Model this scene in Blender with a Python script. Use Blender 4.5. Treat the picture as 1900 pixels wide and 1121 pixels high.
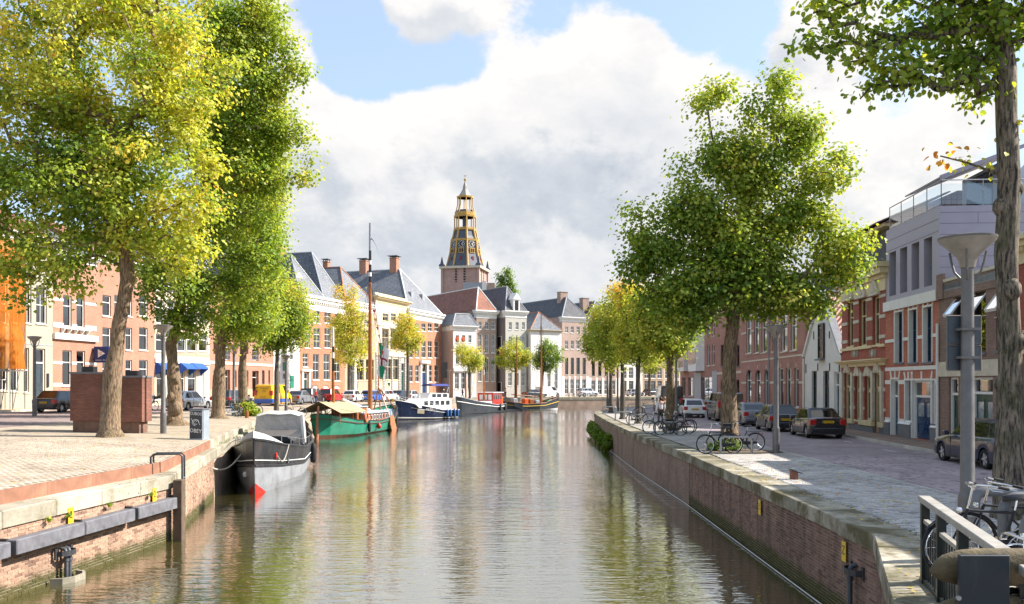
import bpy, math, random
import numpy as np
from mathutils import Vector, Matrix
from mathutils.bvhtree import BVHTree
random.seed(7)
for o in list(bpy.data.objects): bpy.data.objects.remove(o)
sc = bpy.context.scene
C = sc.collection
R = math.radians
# ------------------------------------------------------------ camera, sky, sun, exposure
CAMZ, FPX, HOR = 2.6, 1600.0, 712.0
cam = bpy.data.cameras.new('camera'); camo = bpy.data.objects.new('camera', cam); C.objects.link(camo)
camo.location = (0, 0, CAMZ); camo.rotation_euler = (R(90), 0, 0)
cam.sensor_width = 36; cam.lens = 36*FPX/1900; cam.shift_y = (HOR-560.5)/1900
cam.clip_start = 0.1; cam.clip_end = 6000
sc.camera = camo
SUN_EL, SUN_AZ = R(40), R(9)          # azimuth measured from +X towards +Y
sund = Vector((math.cos(SUN_AZ)*math.cos(SUN_EL), math.sin(SUN_AZ)*math.cos(SUN_EL), math.sin(SUN_EL)))
sl = bpy.data.lights.new('sun', 'SUN'); sl.energy = 3.3; sl.angle = R(0.53); sl.color = (1, .935, .865)
so = bpy.data.objects.new('sun', sl); C.objects.link(so); so.rotation_euler = sund.to_track_quat('Z', 'Y').to_euler()
so.location = (40, 20, 60)
sc.view_settings.view_transform = 'Standard'; sc.view_settings.look = 'None'
sc.view_settings.exposure = 1.66; sc.view_settings.gamma = 1
sc.cycles.use_denoising = True
sc.cycles.max_bounces = 6; sc.cycles.transparent_max_bounces = 10
sc.cycles.caustics_reflective = False; sc.cycles.caustics_refractive = False
sc.cycles.sample_clamp_indirect = 6

class NT:
    """tiny node-tree writer"""
    def __init__(s, nt): s.nt = nt; s.nt.nodes.clear()
    def n(s, t, **kw):
        nd = s.nt.nodes.new(t)
        ins = kw.pop('i', {})
        for k, v in kw.items(): setattr(nd, k, v)
        for k, v in ins.items(): s.put(nd.inputs[k], v)
        return nd
    def put(s, sock, v):
        if isinstance(v, bpy.types.NodeSocket): s.nt.links.new(v, sock)
        elif isinstance(v, bpy.types.Node): s.nt.links.new(v.outputs[0], sock)
        else: sock.default_value = v
    def math(s, op, a, b=0.0, c=None, clamp=False):
        nd = s.n('ShaderNodeMath', operation=op, use_clamp=clamp); s.put(nd.inputs[0], a); s.put(nd.inputs[1], b)
        if c is not None: s.put(nd.inputs[2], c)
        return nd.outputs[0]
    def vmath(s, op, a, b=(0, 0, 0)):
        nd = s.n('ShaderNodeVectorMath', operation=op); s.put(nd.inputs[0], a); s.put(nd.inputs[1], b); return nd
    def mix(s, f, a, b, mode='MIX'):
        nd = s.n('ShaderNodeMix', data_type='RGBA', blend_type=mode); nd.clamp_factor = True
        s.put(nd.inputs[0], f); s.put(nd.inputs[6], a); s.put(nd.inputs[7], b); return nd.outputs[2]
    def rng(s, v, a, b, c=0.0, d=1.0, smooth=False):
        nd = s.n('ShaderNodeMapRange', interpolation_type='SMOOTHSTEP' if smooth else 'LINEAR')
        for k, x in zip((0, 1, 2, 3, 4), (v, a, b, c, d)): s.put(nd.inputs[k], x)
        return nd.outputs[0]
    def noise(s, vec, scale, detail=3, rough=.55, dim='3D'):
        return s.n('ShaderNodeTexNoise', noise_dimensions=dim, i={'Vector': vec, 'Scale': scale, 'Detail': detail, 'Roughness': rough})

# sky: Nishita with cumulus banks laid over it, all in world directions
W = bpy.data.worlds.new('World'); sc.world = W; W.use_nodes = True; W.cycles.sampling_method = 'MANUAL'; W.cycles.sample_map_resolution = 256
t = NT(W.node_tree)
sky = t.n('ShaderNodeTexSky', sky_type='NISHITA'); sky.sun_disc = False
sky.sun_elevation = SUN_EL; sky.sun_rotation = R(90)-SUN_AZ; sky.air_density = 1.0; sky.dust_density = 1.0; sky.ozone_density = 1.5
dirv = t.n('ShaderNodeTexCoord').outputs['Generated']
def pdir(px, py): return Vector(((px-950)/FPX, 1, (HOR-py)/FPX)).normalized()
BANKS = [(1180, 160, .10, .9), (1080, 190, .10, .8), (950, 230, .09, .7), (840, 260, .09, .7), (590, 190, .075, .95), (600, 300, .10, .7), (760, 400, .12, .6), (1000, 330, .16, .6), (1000, 500, .2, .5),
         (1330, 280, .11, .8), (820, 15, .055, .95), (930, -10, .05, .8), (740, 40, .04, .9), (1530, 60, .055, .7), (1640, 240, .09, .6), (1560, 330, .12, .5), (540, 10, .06, .6), (1790, 420, .12, .5), (1230, 420, .16, .5)]
GAPS = [(700, 110, .05, .75), (830, 118, .045, .8), (930, 80, .055, .9), (1000, 45, .045, .7), (1340, 90, .06, .9), (1420, 110, .045, .6), (700, 220, .028, .7), (1230, 10, .07, .7), (640, 60, .045, .9), (655, 150, .03, .7), (1660, 130, .045, .5), (1080, 20, .05, .6), (860, 330, .025, .4), (720, 330, .025, .35)]
def density(off):
    v = t.vmath('ADD', dirv, off).outputs[0]
    w = t.n('ShaderNodeMapping', i={'Vector': v, 'Scale': (1, 1, 1.45)}).outputs[0]
    warp = t.noise(w, 3.0, 2)
    w2 = t.vmath('ADD', w, t.vmath('SCALE', t.vmath('SUBTRACT', warp.outputs['Color'], (.5, .5, .5)).outputs[0]).outputs[0])
    w2.inputs[1].links[0].from_node.inputs[3].default_value = .09
    d = t.math('MULTIPLY', t.math('SUBTRACT', t.noise(w2.outputs[0], 5.0, 8, .6).outputs[0], .5), 2.7)
    for lst, sg in ((BANKS, 1), (GAPS, -1)):
        for (px, py, r, k) in lst:
            dist = t.vmath('DISTANCE', v, tuple(pdir(px, py))).outputs['Value']
            d = t.math('ADD', d, t.rng(dist, r*1.6, r*.3, 0, sg*k*.6, True))
    z = t.n('ShaderNodeSeparateXYZ', i={0: v}).outputs[2]
    return t.math('ADD', d, t.rng(z, .26, .05, -.12, .42, True))
d0 = density((0, 0, 0)); ld = sund*.03; d1 = density((ld.x*.8, 0, ld.z+.012))
cov = t.rng(d0, .02, .30, 0, 1, True)
lit = t.rng(t.math('SUBTRACT', d0, d1), -.34, .26, 0, 1, True)
thick = t.rng(d0, .3, 1.5, 1, .80)
zz = t.n('ShaderNodeSeparateXYZ', i={0: dirv}).outputs[2]
lowg = t.rng(zz, .06, .27, .90, 1.0, True)
br = t.math('MULTIPLY', t.math('MULTIPLY', t.rng(lit, 0, 1, .66, 1.0), thick), lowg)
puff = t.noise(t.n('ShaderNodeMapping', i={'Vector': dirv, 'Scale': (1, 1, 1.5)}).outputs[0], 11.0, 7, .62).outputs[0]
brc = t.math('ADD', t.rng(br, .36, .92, 0, 1), t.math('MULTIPLY', t.math('SUBTRACT', puff, .5), 1.15), clamp=True)
ccol = t.n('ShaderNodeValToRGB', i={0: brc}); e = ccol.color_ramp.elements
e[0].position = 0; e[0].color = (.45, .515, .61, 1); e[1].position = 1; e[1].color = (.98, .96, .94, 1)
m_ = ccol.color_ramp.elements.new(.5); m_.color = (.72, .75, .795, 1)
CLOUD = 2.88
cc = t.mix(1.0, ccol.outputs[0], (CLOUD, CLOUD, CLOUD, 1), 'MULTIPLY')
skyc = t.mix(.5, t.mix(1.0, sky.outputs[0], (.72,.74,.78,1), 'MULTIPLY'), (1.95, 2.35, 2.85, 1))       # thin high veil that pales the blue
col = t.mix(cov, skyc, cc)
t.n('ShaderNodeOutputWorld', i={0: t.n('ShaderNodeBackground', i={0: col, 1: .115})})

# ------------------------------------------------------------ helpers
def depth_s(Y): return FPX/Y
def at(px, Y, z=None, py=None):
    x = (px-950)*Y/FPX
    if py is not None: z = CAMZ+(HOR-py)*Y/FPX
    return Vector((x, Y, 0 if z is None else z))
class M:
    """collects shapes for one mesh"""
    def __init__(s): s.v = []; s.f = []; s.m = []
    def add(s, vs, fs, m=0):
        b = len(s.v); s.v.extend(tuple(p) for p in vs)
        for f in fs: s.f.append(tuple(b+i for i in f)); s.m.append(m)
        return s
    def box(s, x0, y0, z0, x1, y1, z1, m=0):
        return s.add([(x0,y0,z0),(x1,y0,z0),(x1,y1,z0),(x0,y1,z0),(x0,y0,z1),(x1,y0,z1),(x1,y1,z1),(x0,y1,z1)],
                     [(0,3,2,1),(4,5,6,7),(0,1,5,4),(1,2,6,5),(2,3,7,6),(3,0,4,7)], m)
    def bbox(s, x0, y0, z0, x1, y1, z1, b=.01, m=0):
        """box with chamfered top and vertical edges"""
        r0 = [(x0+b,y0),(x1-b,y0),(x1,y0+b),(x1,y1-b),(x1-b,y1),(x0+b,y1),(x0,y1-b),(x0,y0+b)]
        cx, cy = (x0+x1)/2, (y0+y1)/2
        ins = [(cx+(x-cx)*(1-2*b/max(x1-x0,1e-6)), cy+(y-cy)*(1-2*b/max(y1-y0,1e-6))) for x, y in r0]
        return s.loft([[(x,y,z0) for x,y in r0], [(x,y,z1-b) for x,y in r0], [(x,y,z1) for x,y in ins]], m)
    def loft(s, rings, m=0, caps=True, closed=True):
        n = len(rings[0]); vs = [p for r in rings for p in r]; fs = []
        for i in range(len(rings)-1):
            for j in range(n if closed else n-1):
                k = (j+1) % n
                fs.append((i*n+j, i*n+k, (i+1)*n+k, (i+1)*n+j))
        if caps and closed:
            fs.append(tuple(reversed(range(n)))); fs.append(tuple(range((len(rings)-1)*n, len(rings)*n)))
        return s.add(vs, fs, m)
    def tube(s, p, q, r0, r1=None, n=8, m=0, caps=True):
        return s.path([p, q], [r0, r0 if r1 is None else r1], n, m, caps)
    def path(s, pts, r, n=8, m=0, caps=True, closed=False):
        pts = [Vector(p) for p in pts]; k = len(pts)
        rr = r if isinstance(r, (list, tuple)) else [r]*k
        rings = []; up = None
        for i, p in enumerate(pts):
            if closed: d = pts[(i+1) % k]-pts[i-1]
            else: d = pts[min(i+1, k-1)]-pts[max(i-1, 0)]
            if d.length < 1e-9: d = Vector((0, 0, 1))
            d.normalize()
            if up is None: up = Vector((0, 0, 1)) if abs(d.z) < .9 else Vector((1, 0, 0))
            a = d.cross(up)
            if a.length < 1e-6: a = d.cross(Vector((1, 0, 0)))
            a.normalize(); b = a.cross(d); up = b
            rings.append([p+(a*math.cos(2*math.pi*j/n)+b*math.sin(2*math.pi*j/n))*rr[i] for j in range(n)])
        if closed: rings.append(rings[0])
        return s.loft(rings, m, caps and not closed)
    def lathe(s, prof, n=16, c=(0, 0, 0), m=0, axis='z', caps=True):
        rings = []
        for (r, z) in prof:
            ring = []
            for j in range(n):
                a = 2*math.pi*j/n; x, y = r*math.cos(a), r*math.sin(a)
                ring.append((c[0]+x, c[1]+y, c[2]+z) if axis == 'z' else (c[0]+x, c[1]+z, c[2]-y) if axis == 'y' else (c[0]+z, c[1]+x, c[2]+y))
            rings.append(ring)
        return s.loft(rings, m, caps)
    def prism(s, poly, d0, d1, plane='xz', m=0):
        """extrude a polygon; plane xz is extruded along y, xy along z, yz along x"""
        def P(a, b, d): return (a, d, b) if plane == 'xz' else (a, b, d) if plane == 'xy' else (d, a, b)
        return s.loft([[P(a, b, d0) for a, b in poly], [P(a, b, d1) for a, b in poly]], m)
    def quad(s, a, b, c, d, m=0): return s.add([a, b, c, d], [(0, 1, 2, 3)], m)
    def mesh(s, name, mats, smooth=0):
        me = bpy.data.meshes.new(name); me.from_pydata(s.v, [], s.f)
        for mt in (mats if isinstance(mats, (list, tuple)) else [mats]): me.materials.append(mt)
        if len(me.materials) > 1: me.polygons.foreach_set('material_index', s.m)
        if smooth:
            me.polygons.foreach_set('use_smooth', [True]*len(s.f)); me.set_sharp_from_angle(angle=R(smooth))
        me.update(); return me
    def build(s, name, mats, parent=None, smooth=0, loc=None, rz=0):
        return link(name, s.mesh(name, mats, smooth), parent, loc, rz)
def link(name, me, parent=None, loc=None, rz=0):
    o = bpy.data.objects.new(name, me); C.objects.link(o)
    if loc is not None: o.location = loc
    if rz: o.rotation_euler = (0, 0, rz)
    if parent: o.parent = parent
    return o
def tag(o, label, cat, group=None):
    o['label'] = label; o['category'] = cat
    if group: o['group'] = group
    return o
def struct(o, kind='structure'): o['kind'] = kind; return o
def stuff(o): o['kind'] = 'stuff'; return o
def thing(name, label, cat, loc=(0, 0, 0), rz=0, group=None):
    o = bpy.data.objects.new(name, None); C.objects.link(o); o.empty_display_size = .3
    o.location = loc; o.rotation_euler = (0, 0, rz)
    return tag(o, label, cat, group)
def copy_tree(o, loc=None, rz=None, parent=None, label=None, group=None):
    c = o.copy(); C.objects.link(c); c.parent = parent
    if loc is not None: c.location = loc
    if rz is not None: c.rotation_euler = (0, 0, rz)
    if label: c['label'] = label
    if group: c['group'] = group
    for ch in list(o.children): copy_tree(ch, parent=c)
    return c
def recolour(root, old, new):
    for o in [root]+list(root.children_recursive):
        if o.type == 'MESH' and any(s.material == old for s in o.material_slots):
            for s in o.material_slots:
                if s.material == old: s.link = 'OBJECT'; s.material = new
def text_mesh(txt, size, mat, depth=.002):
    cu = bpy.data.curves.new('t', 'FONT'); cu.body = txt; cu.size = size; cu.align_x = 'CENTER'; cu.align_y = 'CENTER'; cu.extrude = depth
    cu.resolution_u = 2
    o = bpy.data.objects.new('t', cu); C.objects.link(o)
    dg = bpy.context.evaluated_depsgraph_get(); me = bpy.data.meshes.new_from_object(o.evaluated_get(dg))
    bpy.data.objects.remove(o); me.materials.clear(); me.materials.append(mat); me.name = 'lettering'; return me

# ------------------------------------------------------------ materials
MATS = {}
def mat(name, c, rough=.7, var=.12, nscale=3.0, metal=0, bump=0, bscale=30, spec=.4, coat=0, dirt=0, dirtc=(.12, .10, .07)):
    if name in MATS: return MATS[name]
    m = bpy.data.materials.new(name); m.use_nodes = True; t = NT(m.node_tree)
    p = t.n('ShaderNodeBsdfPrincipled'); p.inputs['Roughness'].default_value = rough; p.inputs['Metallic'].default_value = metal
    p.inputs['Specular IOR Level'].default_value = spec; p.inputs['Coat Weight'].default_value = coat; p.inputs['Coat Roughness'].default_value = .04
    co = t.n('ShaderNodeTexCoord').outputs['Object']
    col = (*c, 1)
    if var:
        nz = t.noise(co, nscale, 4, .6).outputs[0]
        f = t.rng(nz, .3, .7, 1-var, 1+var)
        col = t.mix(1.0, col, t.n('ShaderNodeCombineColor', i={0: f, 1: f, 2: f}).outputs[0], 'MULTIPLY')
        t.put(p.inputs['Roughness'], t.rng(nz, .3, .7, max(.02, rough-.08), min(1, rough+.08)))
    if dirt:
        nz2 = t.noise(t.n('ShaderNodeMapping', i={'Vector': co, 'Scale': (1, 1, .35)}).outputs[0], nscale*1.7, 6, .65).outputs[0]
        col = t.mix(t.rng(nz2, .5, .72, 0, dirt), col, (*dirtc, 1))
    t.put(p.inputs['Base Color'], col)
    if bump:
        b = t.n('ShaderNodeBump', i={'Strength': bump, 'Distance': .02, 'Height': t.noise(co, bscale, 4).outputs[0]})
        t.put(p.inputs['Normal'], b)
    t.n('ShaderNodeOutputMaterial', i={0: p}); MATS[name] = m; return m
def brickmat(name, c1, c2, mortar, bw=.22, bh=.068, rough=.85, axis='xyz', patch=.25, bump=.5, msize=.012, dirt=0, stain=(.10, .09, .07)):
    """bricks by Object coordinates; for walls u = x+y, v = z; axis 'xy' for floors"""
    m = bpy.data.materials.new(name); m.use_nodes = True; t = NT(m.node_tree)
    co = t.n('ShaderNodeTexCoord').outputs['Object']; sp = t.n('ShaderNodeSeparateXYZ', i={0: co})
    if axis == 'xy': u, v = sp.outputs[0], sp.outputs[1]
    else: u, v = t.math('ADD', sp.outputs[0], sp.outputs[1]), sp.outputs[2]
    uv = t.n('ShaderNodeCombineXYZ', i={0: u, 1: v}).outputs[0]
    br = t.n('ShaderNodeTexBrick', i={'Vector': uv, 'Color1': (*c1, 1), 'Color2': (*c2, 1), 'Mortar': (*mortar, 1), 'Scale': 1.0,
        'Mortar Size': msize, 'Mortar Smooth': .2, 'Bias': 0.0, 'Brick Width': bw, 'Row Height': bh})
    nz = t.noise(co, .7, 5, .65).outputs[0]; f = t.rng(nz, .3, .7, 1-patch, 1+patch)
    col = t.mix(1.0, br.outputs[0], t.n('ShaderNodeCombineColor', i={0: f, 1: f, 2: f}).outputs[0], 'MULTIPLY')
    if dirt:
        nz2 = t.noise(t.n('ShaderNodeMapping', i={'Vector': co, 'Scale': (1, 1, .2) if axis != 'xy' else (1, 1, 1)}).outputs[0], 1.3, 6, .7).outputs[0]
        col = t.mix(t.rng(nz2, .48, .7, 0, dirt), col, (*stain, 1))
    p = t.n('ShaderNodeBsdfPrincipled', i={'Base Color': col, 'Roughness': rough}); p.inputs['Specular IOR Level'].default_value = .25
    t.put(p.inputs['Normal'], t.n('ShaderNodeBump', i={'Strength': bump, 'Distance': .012, 'Height': t.math('SUBTRACT', 1.0, br.outputs['Fac'])}))
    t.n('ShaderNodeOutputMaterial', i={0: p}); MATS[name] = m; return m
def tilemat(name, c1, c2, dark=(.03, .03, .035), patch=.35, lich=0, lichc=(.45, .46, .42)):
    m = bpy.data.materials.new(name); m.use_nodes = True; t = NT(m.node_tree)
    co = t.n('ShaderNodeTexCoord').outputs['Object']; sp = t.n('ShaderNodeSeparateXYZ', i={0: co})
    u = t.math('ADD', sp.outputs[0], t.math('MULTIPLY', sp.outputs[1], .93)); v = sp.outputs[2]
    uv = t.n('ShaderNodeCombineXYZ', i={0: u, 1: v}).outputs[0]
    br = t.n('ShaderNodeTexBrick', i={'Vector': uv, 'Color1': (*c1, 1), 'Color2': (*c2, 1), 'Mortar': (*dark, 1), 'Scale': 1.0,
        'Mortar Size': .02, 'Mortar Smooth': .3, 'Brick Width': .26, 'Row Height': .26}); br.offset = 0
    saw = t.math('FRACT', t.math('DIVIDE', v, .26)); wav = t.math('SINE', t.math('MULTIPLY', u, 2*math.pi/.26))
    nz = t.noise(co, .8, 6, .7).outputs[0]; f = t.rng(nz, .3, .7, 1-patch, 1+patch)
    col = t.mix(1.0, br.outputs[0], t.n('ShaderNodeCombineColor', i={0: f, 1: f, 2: f}).outputs[0], 'MULTIPLY')
    if lich: col = t.mix(t.rng(t.noise(co, 5, 5, .7).outputs[0], .46, .66, 0, lich), col, (*lichc, 1))
    p = t.n('ShaderNodeBsdfPrincipled', i={'Base Color': col, 'Roughness': .6})
    h = t.math('ADD', t.math('MULTIPLY', saw, -.7), t.math('MULTIPLY', wav, .4))
    t.put(p.inputs['Normal'], t.n('ShaderNodeBump', i={'Strength': .9, 'Distance': .05, 'Height': h}))
    t.n('ShaderNodeOutputMaterial', i={0: p}); MATS[name] = m; return m
def piecemat(name, c1, c2, rough=.85, moss=0, mossc=(.07, .08, .02), extra=None, wet=None, mth=.54, streak=0):
    """bricks and setts that are real pieces: a tone for each piece; moss or algae with a shape of its own"""
    m = bpy.data.materials.new(name); m.use_nodes = True; t = NT(m.node_tree)
    r = t.math('FRACT', t.math('ADD', t.n('ShaderNodeNewGeometry').outputs['Random Per Island'], t.n('ShaderNodeObjectInfo').outputs['Random']))
    pos = t.n('ShaderNodeNewGeometry').outputs['Position']
    col = t.mix(r, (*c1, 1), (*c2, 1))
    if extra: col = t.mix(t.rng(r, .86, .9), col, (*extra, 1))
    f = t.rng(t.noise(pos, .5, 6, .65).outputs[0], .3, .7, .72, 1.28); g = t.rng(t.noise(pos, 14, 4, .6).outputs[0], .3, .7, .85, 1.15)
    f = t.math('MULTIPLY', f, g)
    col = t.mix(1.0, col, t.n('ShaderNodeCombineColor', i={0: f, 1: f, 2: f}).outputs[0], 'MULTIPLY')
    if moss: col = t.mix(t.rng(t.noise(pos, .9, 7, .72).outputs[0], mth, mth+.16, 0, moss), col, (*mossc, 1))
    if streak: col = t.mix(t.rng(t.noise(t.n('ShaderNodeMapping', i={'Vector': pos, 'Scale': (2.2, 2.2, .16)}).outputs[0], 1.3, 6, .7).outputs[0], .47, .66, 0, streak), col, (.055, .045, .032, 1))
    if wet:   # algae rim that grows along the water
        z = t.n('ShaderNodeSeparateXYZ', i={0: pos}).outputs[2]
        w = t.math('ADD', z, t.math('MULTIPLY', t.noise(pos, 2.2, 5, .7).outputs[0], -.35))
        col = t.mix(t.rng(w, wet, wet-.25, 0, .9, True), col, (.055, .06, .012, 1))
    p = t.n('ShaderNodeBsdfPrincipled', i={'Base Color': col, 'Roughness': rough}); p.inputs['Specular IOR Level'].default_value = .25
    t.put(p.inputs['Normal'], t.n('ShaderNodeBump', i={'Strength': .4, 'Distance': .01, 'Height': t.noise(pos, 45, 4).outputs[0]}))
    t.n('ShaderNodeOutputMaterial', i={0: p}); MATS[name] = m; return m
def glassmat(name, tint=(.6, .66, .66), base=.10, rough=.015):
    m = bpy.data.materials.new(name); m.use_nodes = True; t = NT(m.node_tree)
    fr = t.n('ShaderNodeFresnel', i={0: 1.5}).outputs[0]
    bp = t.n('ShaderNodeBump', i={'Strength': .05, 'Distance': .02, 'Height': t.noise(t.n('ShaderNodeTexCoord').outputs['Object'], 1.6, 2).outputs[0]})
    gl = t.n('ShaderNodeBsdfGlossy', i={'Color': (.95, .97, 1, 1), 'Roughness': rough, 'Normal': bp})
    mx = t.n('ShaderNodeMixShader', i={0: t.math('ADD', t.math('MULTIPLY', fr, 1.25), base, clamp=True), 1: t.n('ShaderNodeBsdfTransparent', i={0: (*tint, 1)}), 2: gl})
    t.n('ShaderNodeOutputMaterial', i={0: mx}); MATS[name] = m; return m
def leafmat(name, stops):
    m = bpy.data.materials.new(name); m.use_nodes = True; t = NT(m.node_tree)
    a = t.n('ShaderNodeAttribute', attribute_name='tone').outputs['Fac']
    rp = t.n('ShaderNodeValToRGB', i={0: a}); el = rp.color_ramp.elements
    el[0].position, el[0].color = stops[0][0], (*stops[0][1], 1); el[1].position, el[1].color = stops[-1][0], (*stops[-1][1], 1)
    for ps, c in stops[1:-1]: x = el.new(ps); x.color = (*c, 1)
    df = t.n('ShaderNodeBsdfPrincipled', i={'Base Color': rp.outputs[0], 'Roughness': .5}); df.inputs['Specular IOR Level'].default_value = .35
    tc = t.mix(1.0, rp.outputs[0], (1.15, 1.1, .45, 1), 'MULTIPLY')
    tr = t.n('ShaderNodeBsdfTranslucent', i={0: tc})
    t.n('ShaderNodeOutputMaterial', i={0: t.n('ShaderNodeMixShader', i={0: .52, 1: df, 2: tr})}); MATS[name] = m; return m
def barkmat(name, c1, c2, moss=.0, scale=1.0):
    m = bpy.data.materials.new(name); m.use_nodes = True; t = NT(m.node_tree)
    co = t.n('ShaderNodeTexCoord').outputs['Object']
    mp = t.n('ShaderNodeMapping', i={'Vector': co, 'Scale': (9*scale, 9*scale, 1.6*scale)}).outputs[0]
    nz = t.noise(mp, 2.4, 7, .7).outputs[0]; n2 = t.noise(co, 1.5, 4, .6).outputs[0]
    col = t.mix(t.rng(nz, .40, .58), (*c1, 1), (*c2, 1))
    if moss: col = t.mix(t.rng(n2, .48, .62, 0, moss), col, (.045, .055, .015, 1))
    p = t.n('ShaderNodeBsdfPrincipled', i={'Base Color': col, 'Roughness': .9})
    t.put(p.inputs['Normal'], t.n('ShaderNodeBump', i={'Strength': 1.0, 'Distance': .05, 'Height': nz}))
    t.n('ShaderNodeOutputMaterial', i={0: p}); MATS[name] = m; return m
WHITE = mat('white_paint', (.78, .77, .73), .5, .05, 2, dirt=.12)
CREAM = mat('cream_paint', (.70, .58, .34), .55, .07, 2, dirt=.1)
STONE = mat('sandstone_trim', (.62, .55, .43), .8, .12, 3, dirt=.2)
BSTONE = mat('blue_stone', (.17, .17, .18), .7, .15, 4)
BLACK = mat('black_paint', (.018, .018, .02), .35, .1)
DARKM = mat('dark_steel', (.035, .038, .042), .45, .15, 6, dirt=.2, dirtc=(.12, .07, .04))
STEEL = mat('galvanised_steel', (.32, .33, .34), .42, .15, 8, metal=.55, dirt=.15)
CHROME = mat('chrome', (.7, .7, .7), .12, 0, metal=1)
LEAD = mat('lead_grey', (.30, .32, .34), .5, .12, 3)
CURT = mat('net_curtain', (.72, .70, .64), .9, .06, 6)
BLIND = mat('beige_blind', (.62, .52, .36), .85, .05, 4)
ROOM = mat('dark_room', (.045, .04, .035), .9, .1)  # darkness of unlit rooms put into the colour of sheets behind panes
GLASS = glassmat('window_glass')
GREEN = mat('dutch_green', (.02, .07, .05), .35, .1)
NAVY = mat('navy_paint', (.012, .045, .12), .3, .1)
ORANGEP = mat('orange_paint', (.62, .10, .02), .4, .1)
RED = mat('red_paint', (.55, .03, .02), .35, .1)
YELLOW = mat('sign_yellow', (.75, .47, .02), .5, .08)
WOOD = mat('varnished_wood', (.27, .10, .03), .4, .25, 9)
RUBBER = mat('rubber', (.016, .016, .017), .75, .15, 10)
# ------------------------------------------------------------ the setting: canal, quays, streets
WATERZ = -1.85
Q_L = [(-12.6,-6),(-12.2,3),(-10.4,17.6),(-9.66,24.6),(-11.7,34),(-15.7,54),(-17.2,66),(-18.2,80),(-17.5,92),(-15.5,104),(-12,114),(-10.5,126),(-6.5,139),(-3,151),(8.5,157),(17.5,160),(40,168),(90,190)]
F_L = [(-38,-6),(-37.6,20),(-36.2,48),(-35,58),(-33.2,71),(-31,87),(-29.5,98),(-27.5,112),(-24.5,121),(-21.6,130),(-18.5,140),(-15.5,149),(-13,157),(-6,161.5),(4,168),(16.5,176),(38,190),(86,216)]
ZK = [.3,.3,.3,.3,.32,.34,.34,.32,.28,.2,.15,.12,.1,.1,.1,.1,.1,.1]
ZF = [.85,.85,.85,.85,.85,.82,.78,.7,.6,.5,.4,.3,.2,.15,.12,.12,.12,.12]
Q_R = [(1.5,2),(3.0,6.2),(4.5,10.2),(6.24,14.9),(6.3,17.5),(6.5,32),(6.4,43),(6.6,60),(7.2,76),(8.5,84),(12,94),(17,107),(30,122),(55,140),(100,165)]
F_R = [(15.8,0),(16.0,6.2),(16.3,10.2),(16.6,14.9),(16.75,17.5),(17.65,32),(18.35,43),(19.4,60),(20.4,76),(20.9,84),(21.6,94),(23.2,103),(37,112),(62,128),(106,152)]
D_R = [9,7.4,6.0,4.2,3.9,3.8,3.9,3.7,3.4,3.3,3.3,3.3,3.3,3.3,3.3]
GROUND = []
def strip(name, A, B, m, kind='structure', ground=True):
    b = M()
    n = len(A); b.v = [tuple(p) for p in A]+[tuple(p) for p in B]
    for i in range(n-1): b.f.append((i, i+1, n+i+1, n+i)); b.m.append(0)
    if ground: GROUND.append(([Vector(p) for p in b.v], list(b.f)))
    o = b.build(name, m); struct(o, kind); return o
def off(Q, F, d, z):
    out = []
    for i, (q, f) in enumerate(zip(Q, F)):
        a, c = Vector(q), Vector(f); u = c-a; L = u.length; u /= L
        dd = d[i] if isinstance(d, (list, tuple)) else d
        if callable(dd): dd = dd(L)
        zz = z[i] if isinstance(z, (list, tuple)) else z
        p = a+u*dd; out.append((p.x, p.y, zz))
    return out
PROM = brickmat('promenade_setts', (.36,.295,.22), (.45,.375,.285), (.25,.21,.155), .24, .12, .9, 'xy', .22, .5, .014, .22, (.30,.22,.13))
SETTR = brickmat('quay_setts', (.42,.39,.36), (.52,.49,.45), (.20,.18,.15), .21, .11, .9, 'xy', .25, .6, .016, .25, (.16,.15,.10))
ROADL = brickmat('street_bricks', (.26,.20,.18), (.34,.26,.23), (.15,.12,.11), .22, .11, .9, 'xy', .2, .4, .012, .2, (.2,.17,.15))
ROADR = brickmat('road_clinkers', (.35,.285,.29), (.44,.36,.365), (.17,.14,.14), .22, .11, .85, 'xy', .22, .5, .012, .2, (.22,.185,.185))
PAVE = brickmat('pavement_bricks', (.30,.20,.15), (.36,.26,.20), (.16,.13,.11), .22, .11, .9, 'xy', .2, .4)
PAVEY = brickmat('pavement_yellow', (.52,.38,.20), (.58,.44,.26), (.28,.22,.14), .3, .3, .9, 'xy', .15, .3)
SOIL = mat('soil', (.13,.10,.07), .95, .35, 6, bump=.6, bscale=25)
# far ground and water
b = M(); b.add([(-3000,-500,-2.6),(3000,-500,-2.6),(3000,5000,-2.6),(-3000,5000,-2.6)], [(0,1,2,3)])
struct(b.build('ground', mat('far_ground', (.14,.13,.10), .95, .2)))
wm = bpy.data.materials.new('canal_water'); wm.use_nodes = True; t = NT(wm.node_tree)
pos = t.n('ShaderNodeNewGeometry').outputs['Position']
def wav(sx, sy, sc_, det, rough=.5): return t.noise(t.n('ShaderNodeMapping', i={'Vector': pos, 'Scale': (sx, sy, 1), 'Rotation': (0, 0, .06)}).outputs[0], sc_, det, rough).outputs[0]
h1 = wav(.42, 1.6, .95, 2); h2 = wav(.6, 1.9, 3.0, 3); h3 = wav(.30, .55, .32, 2)
calm = t.rng(t.noise(t.n('ShaderNodeMapping', i={'Vector': pos, 'Scale': (1, .35, 1)}).outputs[0], .16, 2).outputs[0], .36, .64, .35, 1.0)
hh = t.math('ADD', t.math('MULTIPLY', h1, .62), t.math('ADD', t.math('MULTIPLY', h2, .55), t.math('MULTIPLY', h3, .5)))
bp = t.n('ShaderNodeBump', i={'Strength': calm, 'Distance': .056, 'Height': hh})
fr = t.n('ShaderNodeFresnel', i={'IOR': 1.34, 'Normal': bp}).outputs[0]
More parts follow.
